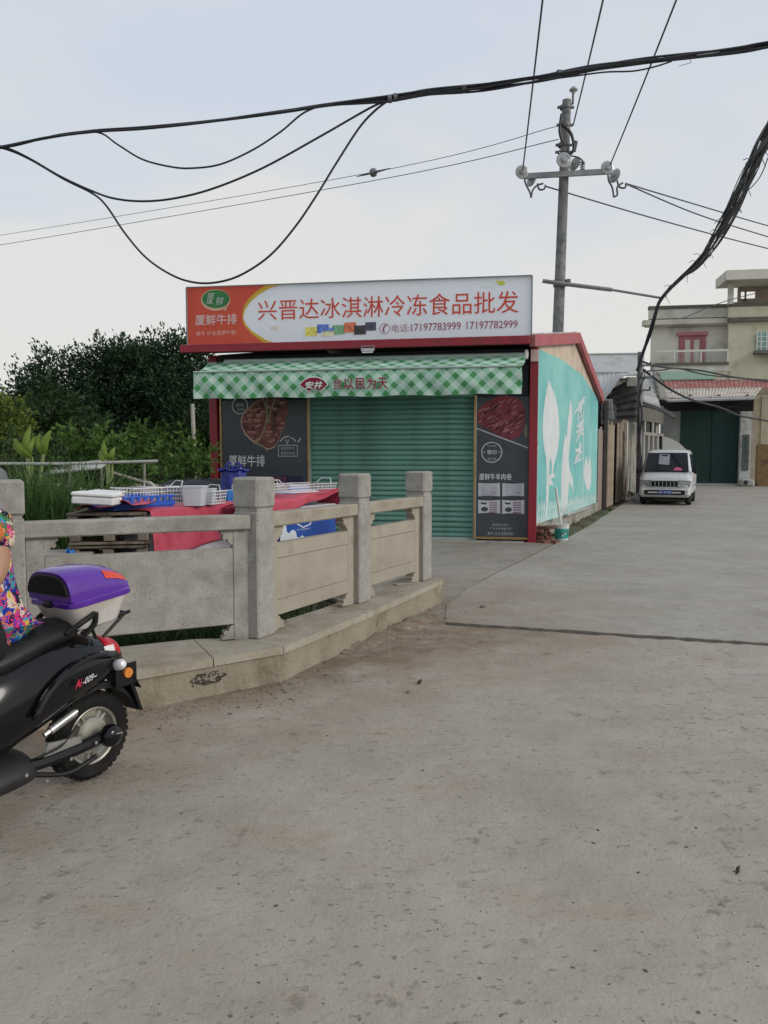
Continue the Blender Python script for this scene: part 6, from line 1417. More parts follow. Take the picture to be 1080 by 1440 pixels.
for s in (1, -1):
    mb = MB(); mb.loft([sect(.855, .262, .34, .036), sect(.90, .258, .35, .042), sect(.98, .258, .325, .046), sect(1.07, .258, .305, .046), sect(1.11, .262, .285, .03)]); 
    o = mb.build('shoe', mat('dark_shoe', (.03, .028, .028), (.05, .046, .045), 8, .6), person, (0, s * .137, 0)); md = o.modifiers.new('sub', 'SUBSURF'); md.levels = md.render_levels = 1

# ================================================================== THINGS STORED BEHIND THE BALUSTRADE
M_tarp = mat('faded_red_tarp', (.46, .055, .095), (.54, .09, .13), 1.5, .55, .25, 9, grime=(.38, .045, .075), gscale=3)
M_frz = mat('white_freezer_enamel', (.50, .51, .56), (.56, .57, .62), 1.5, .35, grime=(.42, .42, .44), gscale=3)
M_blue = mat('deep_blue_panel', (.008, .06, .32), (.012, .075, .37), 2, .4)
NA = D(213, 718, 7.2); FE = (flat(D(345, 706, 8.55)) - flat(NA)); FE.normalize(); FLV = Vector((-FE.y, FE.x, 0))
def frz(name, label, p, L_, W_, H_, m, cat='freezer', group=None):
    t = thing(name, label, cat, (p.x, p.y, 0), math.atan2(FE.y, FE.x), group)
    mb = MB(); mb.box((L_ / 2, W_ / 2, .06 + (H_ - .11) / 2), (L_, W_, H_ - .11), .03); mb.build('cabinet', m, t)
    mb = MB(); mb.box((L_ / 2, W_ / 2, H_ - .035), (L_ + .02, W_ + .02, .07), .025); mb.build('lid', M_frz, t)
    mb = MB(); mb.box((L_ / 2, W_ / 2, .03), (L_ - .08, W_ - .08, .06)); mb.build('base', M_bkp, t)
    return t
f1 = frz('chest_freezer', 'white chest freezer mostly hidden under a red tarp behind the left stone panel', flat(NA) + FE * .02 + FLV * .03, 1.5, .62, 1.04, M_frz)
tp_ = thing('tarp', 'faded red tarp draped over the white chest freezer behind the balustrade', 'tarp', (NA.x, NA.y, 0), math.atan2(FE.y, FE.x))
def tarpf(u, v):
    x = -.02 + 1.6 * u; s = v * 1.25; wv = .014 * math.sin(x * 9 + s * 3) + .02 * math.sin(x * 4.1 + 2)
    low = .57 + .20 * u
    if s < .62: y, z = .65 - s, 1.062 + .012 * math.sin(x * 6) * math.sin(s * 5)
    else:
        k = min(1, (s - .62) / .63); y, z = -.0 - .03 * k - wv * k, 1.06 - (1.06 - low) * k
    return Vector((x, y, z))
mb = MB(); mb.grid(tarpf, 50, 36); o = mb.build('tarp_cloth', M_tarp, tp_); md = o.modifiers.new('th', 'SOLIDIFY'); md.thickness = .006
PC = flat(D(394, 750, 8.1)); q1 = flat(D(474, 750, 8.95)); fe_keep, fl_keep = FE, FLV
FE = (q1 - PC).normalized(); CL = (q1 - PC).length; FLV = Vector((-FE.y, FE.x, 0))
f2 = frz('chest_freezer', 'deep blue chest freezer with a white wave print behind the second stone panel', PC, CL, .62, 1.03, M_blue)
def ff(off): return lambda x, z: Vector((x, -off, z))
def FCP(px, py):
    nrmw = Vector((FE.y, -FE.x, 0)); p = hit(px, py, PC, nrmw); return (p - PC).dot(FE), p.z
mb = MB(); poly_on(mb, [FCP(*p) for p in [(393.8, 790), (393.8, 735), (399, 737), (402, 740), (403, 748), (406, 750), (409, 746), (413, 745), (416, 748), (417, 755), (421, 756), (424, 752.5), (428, 755), (430, 762), (432, 790)]], ff(.004)); mb.build('wave_print', mat('pale_wave_print', (.60, .64, .68), (.66, .70, .74), 2, .4), f2)
mb = MB(); poly_on(mb, [FCP(*p) for p in strip([(418, 732), (418, 737), (426, 741.5), (436, 737), (437, 730)], .8)], ff(.004)); mb.build('emblem_print', M_white, f2)
mb = MB(); text_on(mb, 'CLASSIC', ff(.004), *FCP(417, 746), *FCP(436, 742)); mb.build('lettering', M_white, f2)
mb = MB(); text_on(mb, 'ICE CREAM', ff(.004), *FCP(420, 749.5), *FCP(433, 748)); mb.build('lettering', M_white, f2)
t2 = thing('tarp', 'crumpled red tarp lying on top of the blue chest freezer', 'tarp', (PC.x, PC.y, 0), math.atan2(FE.y, FE.x))
def tarp2(u, v):
    x = -.30 + (CL + .36) * u; top = 1.115 + .09 * u ** 1.4 + .012 * math.sin(u * 15); dep = .115 * (1 - u) ** .8 + .035
    if v < .35: return Vector((x, -.05 - .03 * math.sin(u * 6) * (1 - v), top - dep * (1 - v / .35)))
    k = (v - .35) / .65; return Vector((x, -.05 + .58 * k, top - .05 * k + .03 * math.sin(u * 9 + k * 4) * k))
mb = MB(); mb.grid(tarp2, 36, 14); o = mb.build('tarp_cloth', M_tarp, t2); o.modifiers.new('th', 'SOLIDIFY').thickness = .006
mb = MB(); mb.grid(lambda u, v: Vector((CL + .03 + .03 * v, -.07 + .4 * u, 1.19 - (.20 + .6 * u) * v + .015 * math.sin(u * 12))), 10, 8); o = mb.build('hanging_flap', M_tarp, t2); o.modifiers.new('th', 'SOLIDIFY').thickness = .006
FE, FLV = fe_keep, fl_keep

# pallet stack with tarp and foam boxes at the left
M_pal = mat('grey_pallet_wood', (.13, .105, .08), (.21, .175, .14), 3, .9, .4, 30, grime=(.08, .06, .045), gscale=4, vary=.2)
pp_ = D(144, 750, 7.05); prz = R(8)
pal0 = None
def pallet(z, i):
    labs = ['wooden pallet at the bottom of the stack left of the freezers', 'wooden pallet second from the bottom of the stack', 'wooden pallet third from the bottom of the stack', 'wooden pallet fourth from the bottom of the stack', 'wooden pallet fifth from the bottom of the stack', 'wooden pallet second from the top of the stack', 'topmost wooden pallet under the red cloth and foam boxes']
    t = thing('pallet', labs[i], 'pallet', (pp_.x, pp_.y + .35, z), prz + (.03 * ((i * 7) % 3 - 1)), 'wooden pallets stacked behind the railing'); return t
mb = MB(); mb.box((0, 0, 0), (.70, .09, .022), .003); me_bd = mb.mesh('board', M_pal); mb = MB(); mb.box((0, 0, 0), (.09, .75, .075), .004); me_st = mb.mesh('stringer', M_pal)
for i in range(7):
    t = pallet(.0 + i * .152, i)
    for k in range(6): piece('board', me_bd, t, (0, -.33 + k * .132, .128))
    for k in range(3): piece('board', me_bd, t, (0, -.33 + k * .33, .012))
    for k in (-.30, 0, .30): piece('stringer', me_st, t, (k, 0, .07))
rc = thing('red_cloth', 'crumpled red cloth on the pallet stack under the foam boxes', 'cloth', (pp_.x, pp_.y + .35, 1.075), prz)
mb = MB(); mb.grid(lambda u, v: Vector((-.30 + .66 * u, -.36 + .7 * v, .008 + .08 * (math.sin(u * 6.5) ** 2) * (1 - v * .3) * (.5 + .5 * math.sin(u * 13 + v * 4)) + .05 * u)), 30, 14); o = mb.build('cloth_sheet', M_tarp, rc); o.modifiers.new('th', 'SOLIDIFY').thickness = .006
M_foam = mat('white_foam', (.66, .67, .66), (.72, .73, .72), 12, .8, .15, 120)
for (x0, x1, y0, y1, dd, lab, rot) in ((108, 165, 690.5, 707.5, 7.0, 'long white foam slab at the front on the red cloth', -.14), (130, 170, 688.5, 697, 7.45, 'white foam slab behind the front one on the pallets', -.16)):
    a = D(x0, (y0 + y1) / 2, dd); b = D(x1, (y0 + y1) / 2 + 3, dd); L_ = (b - a).length; h = (y1 - y0) / FPX * dd
    t = thing('foam_box', lab, 'foam box', (a + b) / 2 - Vector((0, 0, h / 2)), .04, 'white foam slabs on the pallets')
    mb = MB(); mb.box((0, 0, h * .32), (L_, .28, h * .62), .012, Matrix.Rotation(R(3.5), 3, 'Y')); mb.build('box_base', M_foam, t)
    mb = MB(); mb.box((.003, 0, h * .82), (L_ + .012, .29, h * .34), .012, Matrix.Rotation(R(3.5), 3, 'Y')); mb.build('box_lid', M_foam, t)
# blue crate
ca = D(161, 704, 7.15); cb_ = D(244, 699, 7.75); ce = (flat(cb_) - flat(ca)); CLn = ce.length
cr_ = thing('crate', 'low bright blue plastic crate on the freezer behind the railing', 'crate', (ca.x, ca.y, 1.062), math.atan2(ce.y, ce.x))
M_cr = mat('blue_plastic', (.02, .09, .45), (.03, .11, .52), 5, .38)
mb = MB(); mb.box((CLn / 2, .2, .012), (CLn, .4, .024), .005); mb.build('tray_base', M_cr, cr_)
for (x, y, sx_, sy) in ((CLn / 2, .0, CLn + .03, .02), (CLn / 2, .4, CLn + .03, .02), (0, .2, .02, .4), (CLn, .2, .02, .4)):
    mb = MB(); mb.box((x, y, .026 + .02), (sx_, sy, .04), .004); mb.build('side', M_cr, cr_)
n_ = 9
for y in (0, .4):
    for k in range(n_):
        mb = MB(); mb.box((.04 + k * (CLn - .08) / (n_ - 1), y, .088), (.035, .02, .045), .003); mb.build('upright', M_cr, cr_)
    mb = MB(); mb.box((CLn / 2, y, .118), (CLn + .02, .024, .02), .003); mb.build('top_edge', M_cr, cr_)
# wire baskets
M_wiw = mat('white_coated_wire', (.62, .63, .64), (.68, .69, .70), 5, .4)
def basket(label, p, L_, W_, H_, rz, handles=True, nx=14, nz_=4, grp='white wire baskets on the freezers'):
    t = thing('wire_basket', label, 'basket', p, rz, grp)
    mb = MB()
    for z in [H_ * k / nz_ for k in range(nz_ + 1)]:
        g_ = .02 * z / H_; mb.tube([(-g_, -g_, z), (L_ + g_, -g_, z), (L_ + g_, W_ + g_, z), (-g_, W_ + g_, z), (-g_, -g_, z)], .0065 if z == H_ else .0042, 5)
    for k in range(nx + 1):
        x = L_ * k / nx
        for y in (0, W_): mb.tube([(x, y, 0), (x, y + (.02 if y else -.02), H_)], .0032, 4)
        mb.tube([(x, 0, 0), (x, W_, 0)], .0028, 4)
    for k in range(1, 6):
        y = W_ * k / 6
        for x in (0, L_): mb.tube([(x, y, 0), (x, y, H_)], .0032, 4)
    stuff(mb.build('wire_mesh', M_wiw, t))
    if handles:
        for x in (-.02, L_ + .02):
            mb = MB(); mb.tube([(x, W_ * .2, H_), (x + (.05 if x > 0 else -.03), W_ * .32, H_ + .055), (x + (.05 if x > 0 else -.03), W_ * .68, H_ + .06), (x, W_ * .8, H_)], .005, 6); mb.build('handle', M_wiw, t)
    return t
def lin(x0, x1, yb, d0, d1):
    a = D(x0, yb, d0); b = D(x1, yb, d1); e_ = flat(b) - flat(a); return a, e_.length, math.atan2(e_.y, e_.x)
a, L_, rz = lin(188, 226, 698, 7.45, 7.7); basket('left white wire basket standing in the blue crate', Vector((a.x, a.y, 1.095)), L_, .34, .165, rz, False, 9)
a, L_, rz = lin(227, 258, 698, 7.75, 7.95); basket('middle white wire basket beside the blue crate', Vector((a.x, a.y, 1.095)), L_, .34, .165, rz, True, 8)
a, L_, rz = lin(298, 316, 694, 7.9, 8.2); basket('short white wire basket right of the pale tubs', Vector((a.x, a.y, 1.08)), L_, .3, .13, rz, True, 6)
a, L_, rz = lin(386, 398, 698, 8.6, 8.9); basket('small white wire basket half hidden by the second stone post', Vector((a.x, a.y, 1.09)), L_, .3, .15, rz, True, 5)
a, L_, rz = lin(408, 471, 697, 8.5, 9.1); basket('long white wire basket on the blue freezer beside the third stone post', Vector((a.x, a.y, 1.17)), L_, .4, .09, rz, True, 18, 3)
# pale tubs, blue boxes, bag, dark heap
M_tubp = mat('translucent_tub', (.66, .69, .73), (.72, .75, .79), 4, .35, transl=.35)
for i, (x0, x1, yt, dd, lab) in enumerate(((253, 286, 683.5, 7.7, 'large translucent white plastic tub between the wire baskets'), (278, 301, 687, 7.9, 'smaller translucent white tub right of the large one'))):
    a, b = D(x0, 698, dd), D(x1, 698, dd); r_ = (b - a).length / 2; h = D(x0, yt, dd).z - 1.075
    t = thing('plastic_tub', lab, 'tub', Vector(((a.x + b.x) / 2, dd + r_, 1.075)), 0, 'translucent tubs on the freezer')
    mb = MB(); mb.loft([rr(r_ * .86, r_ * .8, 0, .03), rr(r_ * .97, r_ * .9, h * .9, .03), rr(r_ * 1.03, r_ * .96, h * .92, .03), rr(r_ * 1.03, r_ * .96, h, .03)]); mb.build('tub_body', M_tubp, t)
M_bbox = mat('mid_blue_card', (.03, .16, .48), (.045, .19, .54), 3, .6)
for (x0, x1, yt, dd, lab) in ((315, 334, 690, 9.3, 'blue cardboard box left of the second stone post'), (389, 403, 690, 9.4, 'blue box behind the small wire basket'), (404, 432, 684.5, 9.6, 'blue box behind the long wire basket')):
    a = D(x0, yt, dd); b = D(x1, yt, dd); t = thing('blue_box', lab, 'box', ((a.x + b.x) / 2, dd + .16, 0), .25, 'blue boxes behind the freezers')
    mb = MB(); mb.box((0, 0, (a.z) / 2), ((b.x - a.x), .3, a.z), .006); bx = mb.build('carton', M_bbox, t)
    mb = MB(); mb.box((0, 0, a.z + .003), ((b.x - a.x) * .98, .05, .006)); mb.build('tape', M_tubp, t)
dhp = D(285, 690, 11.3); dh = thing('dark_tarp_heap', 'heap of stacked goods under a dark navy tarp beside the left red column', 'tarp heap', (dhp.x, dhp.y, 0), .1)
def heapf(u, v):
    a = u * 2 * math.pi; k = math.cos(v * math.pi / 2); z = 1.22 * math.sin(v * math.pi / 2) ** .8
    return Vector((math.copysign(abs(math.cos(a)) ** .6, math.cos(a)) * .95 * (k ** .5), math.copysign(abs(math.sin(a)) ** .6, math.sin(a)) * .55 * (k ** .5), z + .04 * math.sin(a * 5 + v * 4)))
mb = MB(); mb.grid(heapf, 48, 14); mb.build('tarp_cover', mat('navy_tarp', (.008, .012, .018), (.014, .02, .028), 3, .6, .5, 7), dh)
bgp = D(329, 690, 10.6); bag = thing('blue_bag', 'royal blue knotted bag with white marks in front of the left poster', 'bag', (bgp.x, bgp.y, .95), .1)
def bagf(u, v):
    a = u * 2 * math.pi; r_ = (.20 - .05 * v) * min(1, (v + .02) * 9) ** .5 * (1 + .10 * math.sin(a * 7 + v * 3)) + (.05 if v > .93 else 0); return Vector((math.cos(a) * r_, math.sin(a) * r_ * .7, .47 * v + .012 * math.sin(a * 5)))
mb = MB(); mb.grid(bagf, 42, 18); mb.build('bag_body', mat('royal_blue_film', (.012, .022, .17), (.02, .035, .24), 6, .35, .5, 14), bag)
for s in (-1, 1):
    mb = MB(); mb.tube(catmull([(s * .06, -.02, .42), (s * .10, -.03, .50), (s * .04, -.03, .54), (s * .02, -.02, .45)], 4), .018, 6); mb.build('bag_handle', MATS['royal_blue_film'], bag)
mb = MB(); text_on(mb, '鲜', lambda x, z: Vector((x, -.135, z)), -.02, .14, .07, .25); mb.build('lettering', M_white, bag)
stand = thing('crate_stack', 'dark stack of crates supporting the blue bag by the left poster', 'crates', (bgp.x, bgp.y + .05, 0), .1)
for k in range(4):
    mb = MB(); mb.box((0, 0, .12 + k * .237), (.55, .4, .225), .015); mb.box((0, 0, .22 + k * .237), (.57, .42, .03), .006); mb.build('crate_tier', mat('dark_blue_plastic', (.012, .014, .03), (.02, .022, .045), 4, .5), stand)
wp = D(84, 776, 6.9); wpk = thing('litter_bag', 'scrap of blue and white plastic packaging on rubble behind the left panel', 'litter', (wp.x, wp.y, .62), .2)
mb = MB(); mb.grid(lambda u, v: Vector((-.13 + .2 * u, .03 * math.sin(u * 9) + .08 * v, .065 * v + .012 * math.sin(u * 17 + v * 8))), 12, 8); mb.build('white_scrap', M_tubp, wpk)
mb = MB(); mb.grid(lambda u, v: Vector((.05 + .08 * u, -.03 + .03 * math.sin(u * 9) + .05 * v, .0 + .12 * v - .03 * u + .008 * math.sin(u * 12 + v * 5))), 8, 8); mb.build('blue_scrap', M_bbox, wpk)
blk = thing('concrete_block', 'rough grey concrete block behind the left panel carrying plastic scraps', 'block', (wp.x, wp.y + .12, 0), .15)
mb = MB(); mb.box((0, 0, .31), (.62, .5, .62), .02); mb.build('block_body', M_concw, blk)
mb = MB(); mb.box((.0, .02, .66), (.50, .4, .07), .01); mb.build('cap_slab', M_concw, blk)

# pole, pipe and boards further back
bp0 = D(274, 668, 13.5); bm = thing('bamboo_pole', 'thin pale bamboo pole standing upright left of the shop', 'pole', (D(277, 652, 13.5).x, 13.5, 0))
b_ = Vector((D(277, 652, 13.5).x, 13.5, 0)); tpt = D(270.5, 568, 13.5) - b_; mb = MB(); mb.tube([(0, 0, 0), tpt * .35, tpt * .7, tpt], .035, 8)
for k in range(1, 7): mb.lathe([(.035, -.01), (.041, 0), (.035, .01)], 8, Matrix.Translation(tpt * (k / 7)))
mb.build('culm', mat('pale_bamboo', (.30, .29, .24), (.40, .38, .33), 5, .7), bm)
h0, h1 = D(-60, 652, 10.2), D(222, 648.5, 11.2); hpz = thing('rail_pipe', 'thin grey horizontal pipe resting on stakes in front of the bushes', 'pipe', h0)
mb = MB(); mb.tube([(0, 0, 0), (h1 - h0) * .5 + Vector((0, 0, -.02)), h1 - h0], .022, 8); mb.build('pipe_body', mat('grey_bar', (.26, .27, .26), (.34, .35, .33), 6, .6), hpz)
for px, dd in ((203, 11.15), (98, 10.75), (-40, 10.3)):
    q = D(px, 650, dd) - h0; mb = MB(); mb.tube([q, Vector((q.x - .03, q.y, -h0.z))], .02, 6); mb.build('stake', mat('weathered_stake', (.20, .18, .14), (.28, .26, .21), 6, .9), hpz)
r_ = random.Random(31)
dbp = D(160, 668, 11.8); deb = thing('board_pile', 'loose pile of grey weathered boards lying below the bushes', 'board pile', (dbp.x, dbp.y, 0))
mb = MB(); mb.box((0, 0, 0), (1.5, .12, .03), .004); me_ = mb.mesh('plank', mat('bleached_plank', (.24, .22, .18), (.34, .32, .27), 4, .9, .3, 30, vary=.3))
for k in range(22):
    piece('plank', me_, deb, (r_.gauss(0, .35), r_.gauss(0, .35), .1 + k * .05), (r_.uniform(-.1, .1), r_.uniform(-.3, .35), r_.uniform(-.7, .7)), (r_.uniform(.5, 1.1), 1, 1))
sl = D(112, 651, 12.6); slb = thing('pale_sheet', 'long pale fibre sheet lying sloped over the board pile', 'sheet', (sl.x, sl.y, sl.z - .12), -.08)
mb = MB(); mb.box((0, 0, .06), (.95, .6, .03), .005, Matrix.Rotation(R(-6), 3, 'Y') @ Matrix.Rotation(R(14), 3, 'X')); mb.build('sheet_panel', mat('pale_fibre', (.36, .37, .34), (.44, .45, .42), 3, .8), slb)
for x in (-.36, .36):
    mb = MB(); mb.tube([(x, 0, .05), (x, .05, -sl.z + .12)], .025, 6); mb.build('support', MATS['weathered_stake'], slb)
gdp = D(-28, 676, 6.6); gd = thing('grey_cover', 'rounded dark grey plastic cover just behind the leftmost stone post', 'cover', (gdp.x, gdp.y, 0))
mb = MB(); mb.lathe([(.22, 0), (.23, 1.2), (.225, gdp.z - .0), (.20, gdp.z + .08), (.12, gdp.z + .145), (.001, gdp.z + .165)], 28); mb.build('cover_shell', mat('grey_shell', (.10, .105, .11), (.15, .155, .16), 4, .5), gd)
mb = MB(); mb.lathe([(.228, 1.0), (.24, 1.01), (.24, 1.05), (.228, 1.06)], 28); mb.build('band', M_bkp, gd)

# ================================================================== VEGETATION
def leafmat(name, a, b, rough=.55, tr=.25): return mat(name, a, b, 3.0, rough, transl=tr, spec=.25, wear=tuple(x * 1.5 for x in b), wscale=14, wpos=(.58, .68))
LT = leafmat('dark_tree_leaf', (.022, .050, .026), (.040, .080, .036)); LT2 = leafmat('mid_tree_leaf', (.026, .052, .018), (.045, .082, .026)); LB = leafmat('bush_leaf', (.055, .115, .024), (.095, .175, .038)); LY = leafmat('yellow_green_leaf', (.10, .15, .03), (.17, .22, .05))
M_bark = mat('bark', (.06, .05, .038), (.11, .095, .075), 6, .95, .6, 20)
def leaves(P, Dr, ln, wd_, rs_, curl=.25):
    """quads: each leaf is two quads folded at the midrib... built as one bent strip of two quads"""
    n = len(P); Dn = Dr / np.linalg.norm(Dr, axis=1, keepdims=True)
    rv = rs_.normal(size=(n, 3)); S = np.cross(Dn, rv); S /= np.linalg.norm(S, axis=1, keepdims=True) + 1e-9; Nn = np.cross(S, Dn)
    l = ln * rs_.uniform(.6, 1.3, (n, 1)); w_ = wd_ * rs_.uniform(.6, 1.3, (n, 1))
    a = P; m1 = P + Dn * l * .5 + S * w_ * .5 + Nn * l * .05; m2 = P + Dn * l * .5 - S * w_ * .5 + Nn * l * .05; tip = P + Dn * l - Nn * l * curl
    V = np.stack([a, m1, tip, m2], 1).reshape(-1, 3); Fq = np.arange(n * 4).reshape(n, 4); return V, Fq
def sprays(C, Rr, nspray, nleaf, ln, wd_, rs_, up=.6, slen=.6):
    """tapered leafy shoots pointing out of an ellipsoid lump"""
    u = rs_.normal(size=(nspray, 3)); u /= np.linalg.norm(u, axis=1, keepdims=True); rad = rs_.uniform(.35, 1.0, (nspray, 1)) ** .6
    base = np.array(C) + u * rad * np.array(Rr)
    d = u * np.array([1, 1, .6]) + np.array([0, 0, up]) + rs_.normal(size=(nspray, 3)) * .25; d /= np.linalg.norm(d, axis=1, keepdims=True)
    L_ = slen * rs_.uniform(.5, 1.3, (nspray, 1))
    t = rs_.uniform(0, 1, (nspray, nleaf, 1))
    off = rs_.normal(size=(nspray, nleaf, 3)) * (.30 * slen * (1.05 - t))
    P = base[:, None] + d[:, None] * t * L_[:, None] + off
    Dr = d[:, None] * .8 + off * 1.6 / slen + rs_.normal(size=(nspray, nleaf, 3)) * .45
    return leaves(P.reshape(-1, 3), Dr.reshape(-1, 3), ln, wd_, rs_)
def foliage(name, lumps, ln, wd_, m, par, seed, up=.6, slen=.6, dens=1.0, nleaf=26):
    rs_ = np.random.RandomState(seed); Vs = []; Fs = []; k = 0
    for (C, Rr) in lumps:
        ns = max(6, int(dens * 60 * (Rr[0] * Rr[2] + Rr[0] * Rr[1] + Rr[1] * Rr[2]) / 3 / (slen * slen) * .36))
        V, Fq = sprays(C, Rr, ns, nleaf, ln, wd_, rs_, up, slen); Vs.append(V); Fs.append(Fq + k); k += len(V)
    return np_mesh(name, np.concatenate(Vs), np.concatenate(Fs), m, par)
def tree(label, px, yb, dd, lumps_px, m, seed, group, ln=.17, wd_=.08, up=.75, slen=.95, dens=5.6):
    """lumps_px: (px, py, radius px) on a plane of depth dd"""
    b = D(px, yb, dd); b.z = 0; t = thing('tree', label, 'tree', b, 0, group); rs_ = random.Random(seed)
    lumps = []
    for (x, y, r_) in lumps_px:
        r = max(.25, r_ / FPX * dd - .22); c = D(x, y, dd) - b - Vector((0, 0, .30))
        for k in range(2): lumps.append(((c.x + rs_.uniform(-.2, .2) * r, c.y + rs_.uniform(-1, 1) * r * .9 + (.5 * r if k else -.2 * r), c.z + rs_.uniform(-.15, .15) * r), (r, r * .9, r * .95)))
    mb = MB(); top = max(l[0][2] for l in lumps)
    mb.tube([(0, 0, -.1), (rs_.uniform(-.2, .2), 0, top * .3), (rs_.uniform(-.4, .4), .1, top * .62)], [.26, .2, .12], 10)
    for l in lumps[:12]: 
        mb.tube([(0, 0, top * .22), (l[0][0] * .5, l[0][1] * .5, l[0][2] * .62), l[0]], [.12, .07, .02], 6)
    mb.build('trunk', M_bark, t)
    foliage('crown', lumps, ln, wd_, m, t, seed, up, slen, dens); return t
GT = 'dark trees left of the shop'
tree('darkest tallest tree rising just left of the shop sign', 225, 690, 31, [(200, 500, 24), (228, 495, 24), (252, 496, 22), (276, 510, 26), (240, 540, 34), (205, 560, 36), (268, 570, 38), (236, 610, 36), (240, 650, 36), (195, 640, 36), (290, 655, 34), (185, 530, 26), (290, 610, 34), (300, 545, 26)], LT, 3, GT)
tree('dark middle tree with a ragged sloping top left of the tallest tree', 130, 690, 30, [(112, 516, 20), (140, 506, 22), (166, 498, 22), (180, 512, 26), (100, 545, 28), (140, 552, 36), (175, 570, 36), (120, 590, 36), (160, 620, 36), (120, 650, 36), (165, 655, 34)], LT, 5, GT)
tree('dark leftmost tree leaning low towards the left edge', 52, 690, 29, [(26, 548, 12), (58, 528, 12), (70, 508, 9), (42, 562, 20), (72, 545, 24), (22, 592, 20), (56, 590, 32), (90, 590, 30), (14, 572, 9), (40, 625, 30), (84, 630, 30), (62, 560, 24), (10, 655, 32), (60, 665, 32)], LT, 9, GT)
tree('mid green rounded tree in front of the dark middle tree', 92, 690, 22, [(72, 560, 16), (92, 575, 22), (110, 590, 24), (60, 585, 20), (80, 605, 26), (115, 615, 24), (50, 610, 20)], LT2, 12, GT, .19, .09, .45, .7, 2.6)
def bush(label, px, dd, lumps_px, m, seed, group, ln=.11, wd_=.06, up=.5, slen=.4, dens=1.5, name='bush'):
    b = D(px, 690, dd); b.z = 0; t = thing(name, label, 'bush', b, 0, group); rs_ = random.Random(seed); lumps = []
    for (x, y, r_) in lumps_px:
        r = r_ / FPX * dd; c = D(x, y, dd) - b; lumps.append(((c.x, c.y + rs_.uniform(-.4, .6) * r, max(c.z, r * .5)), (r, r, r)))
    mb = MB()
    for l in lumps: mb.tube([(l[0][0] * .4, l[0][1] * .4, -.05), (l[0][0] * .8, l[0][1] * .8, l[0][2] * .5), l[0]], [.03, .022, .01], 5)
    mb.build('stems', M_bark, t); foliage('leaves', lumps, ln, wd_, m, t, seed, up, slen, dens); return t
GB = 'bushes below the dark trees'
bush('leafy bush with light shoots standing left of the bamboo pole', 210, 15, [(205, 628, 14), (222, 622, 12), (192, 640, 14), (210, 650, 18), (228, 645, 14), (200, 665, 16)], LB, 21, GB)
bush('low spreading bush at the foot of the left red column', 268, 13.2, [(240, 655, 12), (262, 650, 14), (280, 650, 11), (250, 672, 16), (276, 668, 14), (225, 664, 12)], LB, 23, GB)
bush('broad green bush behind the grass and the grey pipe', 120, 14, [(90, 632, 14), (112, 626, 14), (135, 632, 14), (155, 640, 14), (100, 655, 20), (130, 655, 18), (160, 660, 18), (75, 650, 18)], LB, 25, GB)
bush('yellowish bush at the left edge below the dark trees', 8, 17, [(4, 590, 14), (-10, 600, 18), (16, 610, 16), (5, 630, 20), (30, 640, 16), (-15, 640, 20), (12, 575, 8)], LY, 27, GB, .13, .06)
bush('dark low bush behind the leftmost stone post', 30, 12.5, [(10, 650, 16), (30, 655, 16), (50, 660, 18), (15, 675, 18), (70, 665, 16)], LT2, 29, GB)
bush('dark scrub beneath the trees beside the shop wall', 290, 17, [(285, 610, 16), (300, 590, 16), (270, 620, 18), (250, 635, 18), (230, 630, 16), (300, 640, 18)], LT2, 33, GB, .13, .06)
# banana plants: a few broad upright leaves
def banana(label, px, dd, spec):
    b = D(px, 690, dd); b.z = 0; t = thing('banana_plant', label, 'banana plant', b, 0, 'young banana plants'); m = mat('banana_leaf', (.12, .20, .030), (.20, .29, .05), 5, .6, transl=.3, spec=.2)
    z0 = None
    for (bx, by, tx, ty, wpx) in spec:
        p0 = D(bx, by, dd) - b; p1 = D(tx, ty, dd + .15) - b; w_ = wpx / FPX * dd; dv = p1 - p0; sdv = Vector((dv.z, 0, -dv.x)).normalized()
        def f(u, v):
            c = p0.lerp(p1, v) + Vector((0, -.12 * math.sin(v * math.pi) + .3 * v * v * 0, 0)); ww = w_ * math.sin(min(1, .12 + v * .88) * math.pi) ** .7
            return c + sdv * (u - .5) * ww + Vector((0, abs(u - .5) * .25 * ww, .004 * math.sin(v * 50)))
        mb = MB(); mb.grid(f, 6, 16); mb.build('leaf', m, t)
        mb = MB(); mb.tube([Vector((p0.x * .2, 0, 0)), p0 * .6 + Vector((0, 0, .1)), p0, p0.lerp(p1, .9)], [.05, .03, .014, .005], 6); mb.build('stalk', mat('banana_stalk', (.16, .20, .07), (.22, .26, .11), 4, .6), t)
banana('taller banana plant with upright pale leaves left of the tall grass', 38, 11.5, [(38, 640, 44, 598, 9), (40, 642, 20, 616, 12), (42, 642, 52, 612, 9), (60, 640, 56, 608, 6), (62, 640, 72, 604, 12), (46, 645, 30, 622, 8)])
banana('smaller banana plant with two pale leaves right of the tall grass', 155, 11.8, [(153, 648, 146, 618, 8), (158, 650, 162, 628, 8), (150, 652, 140, 632, 6)])
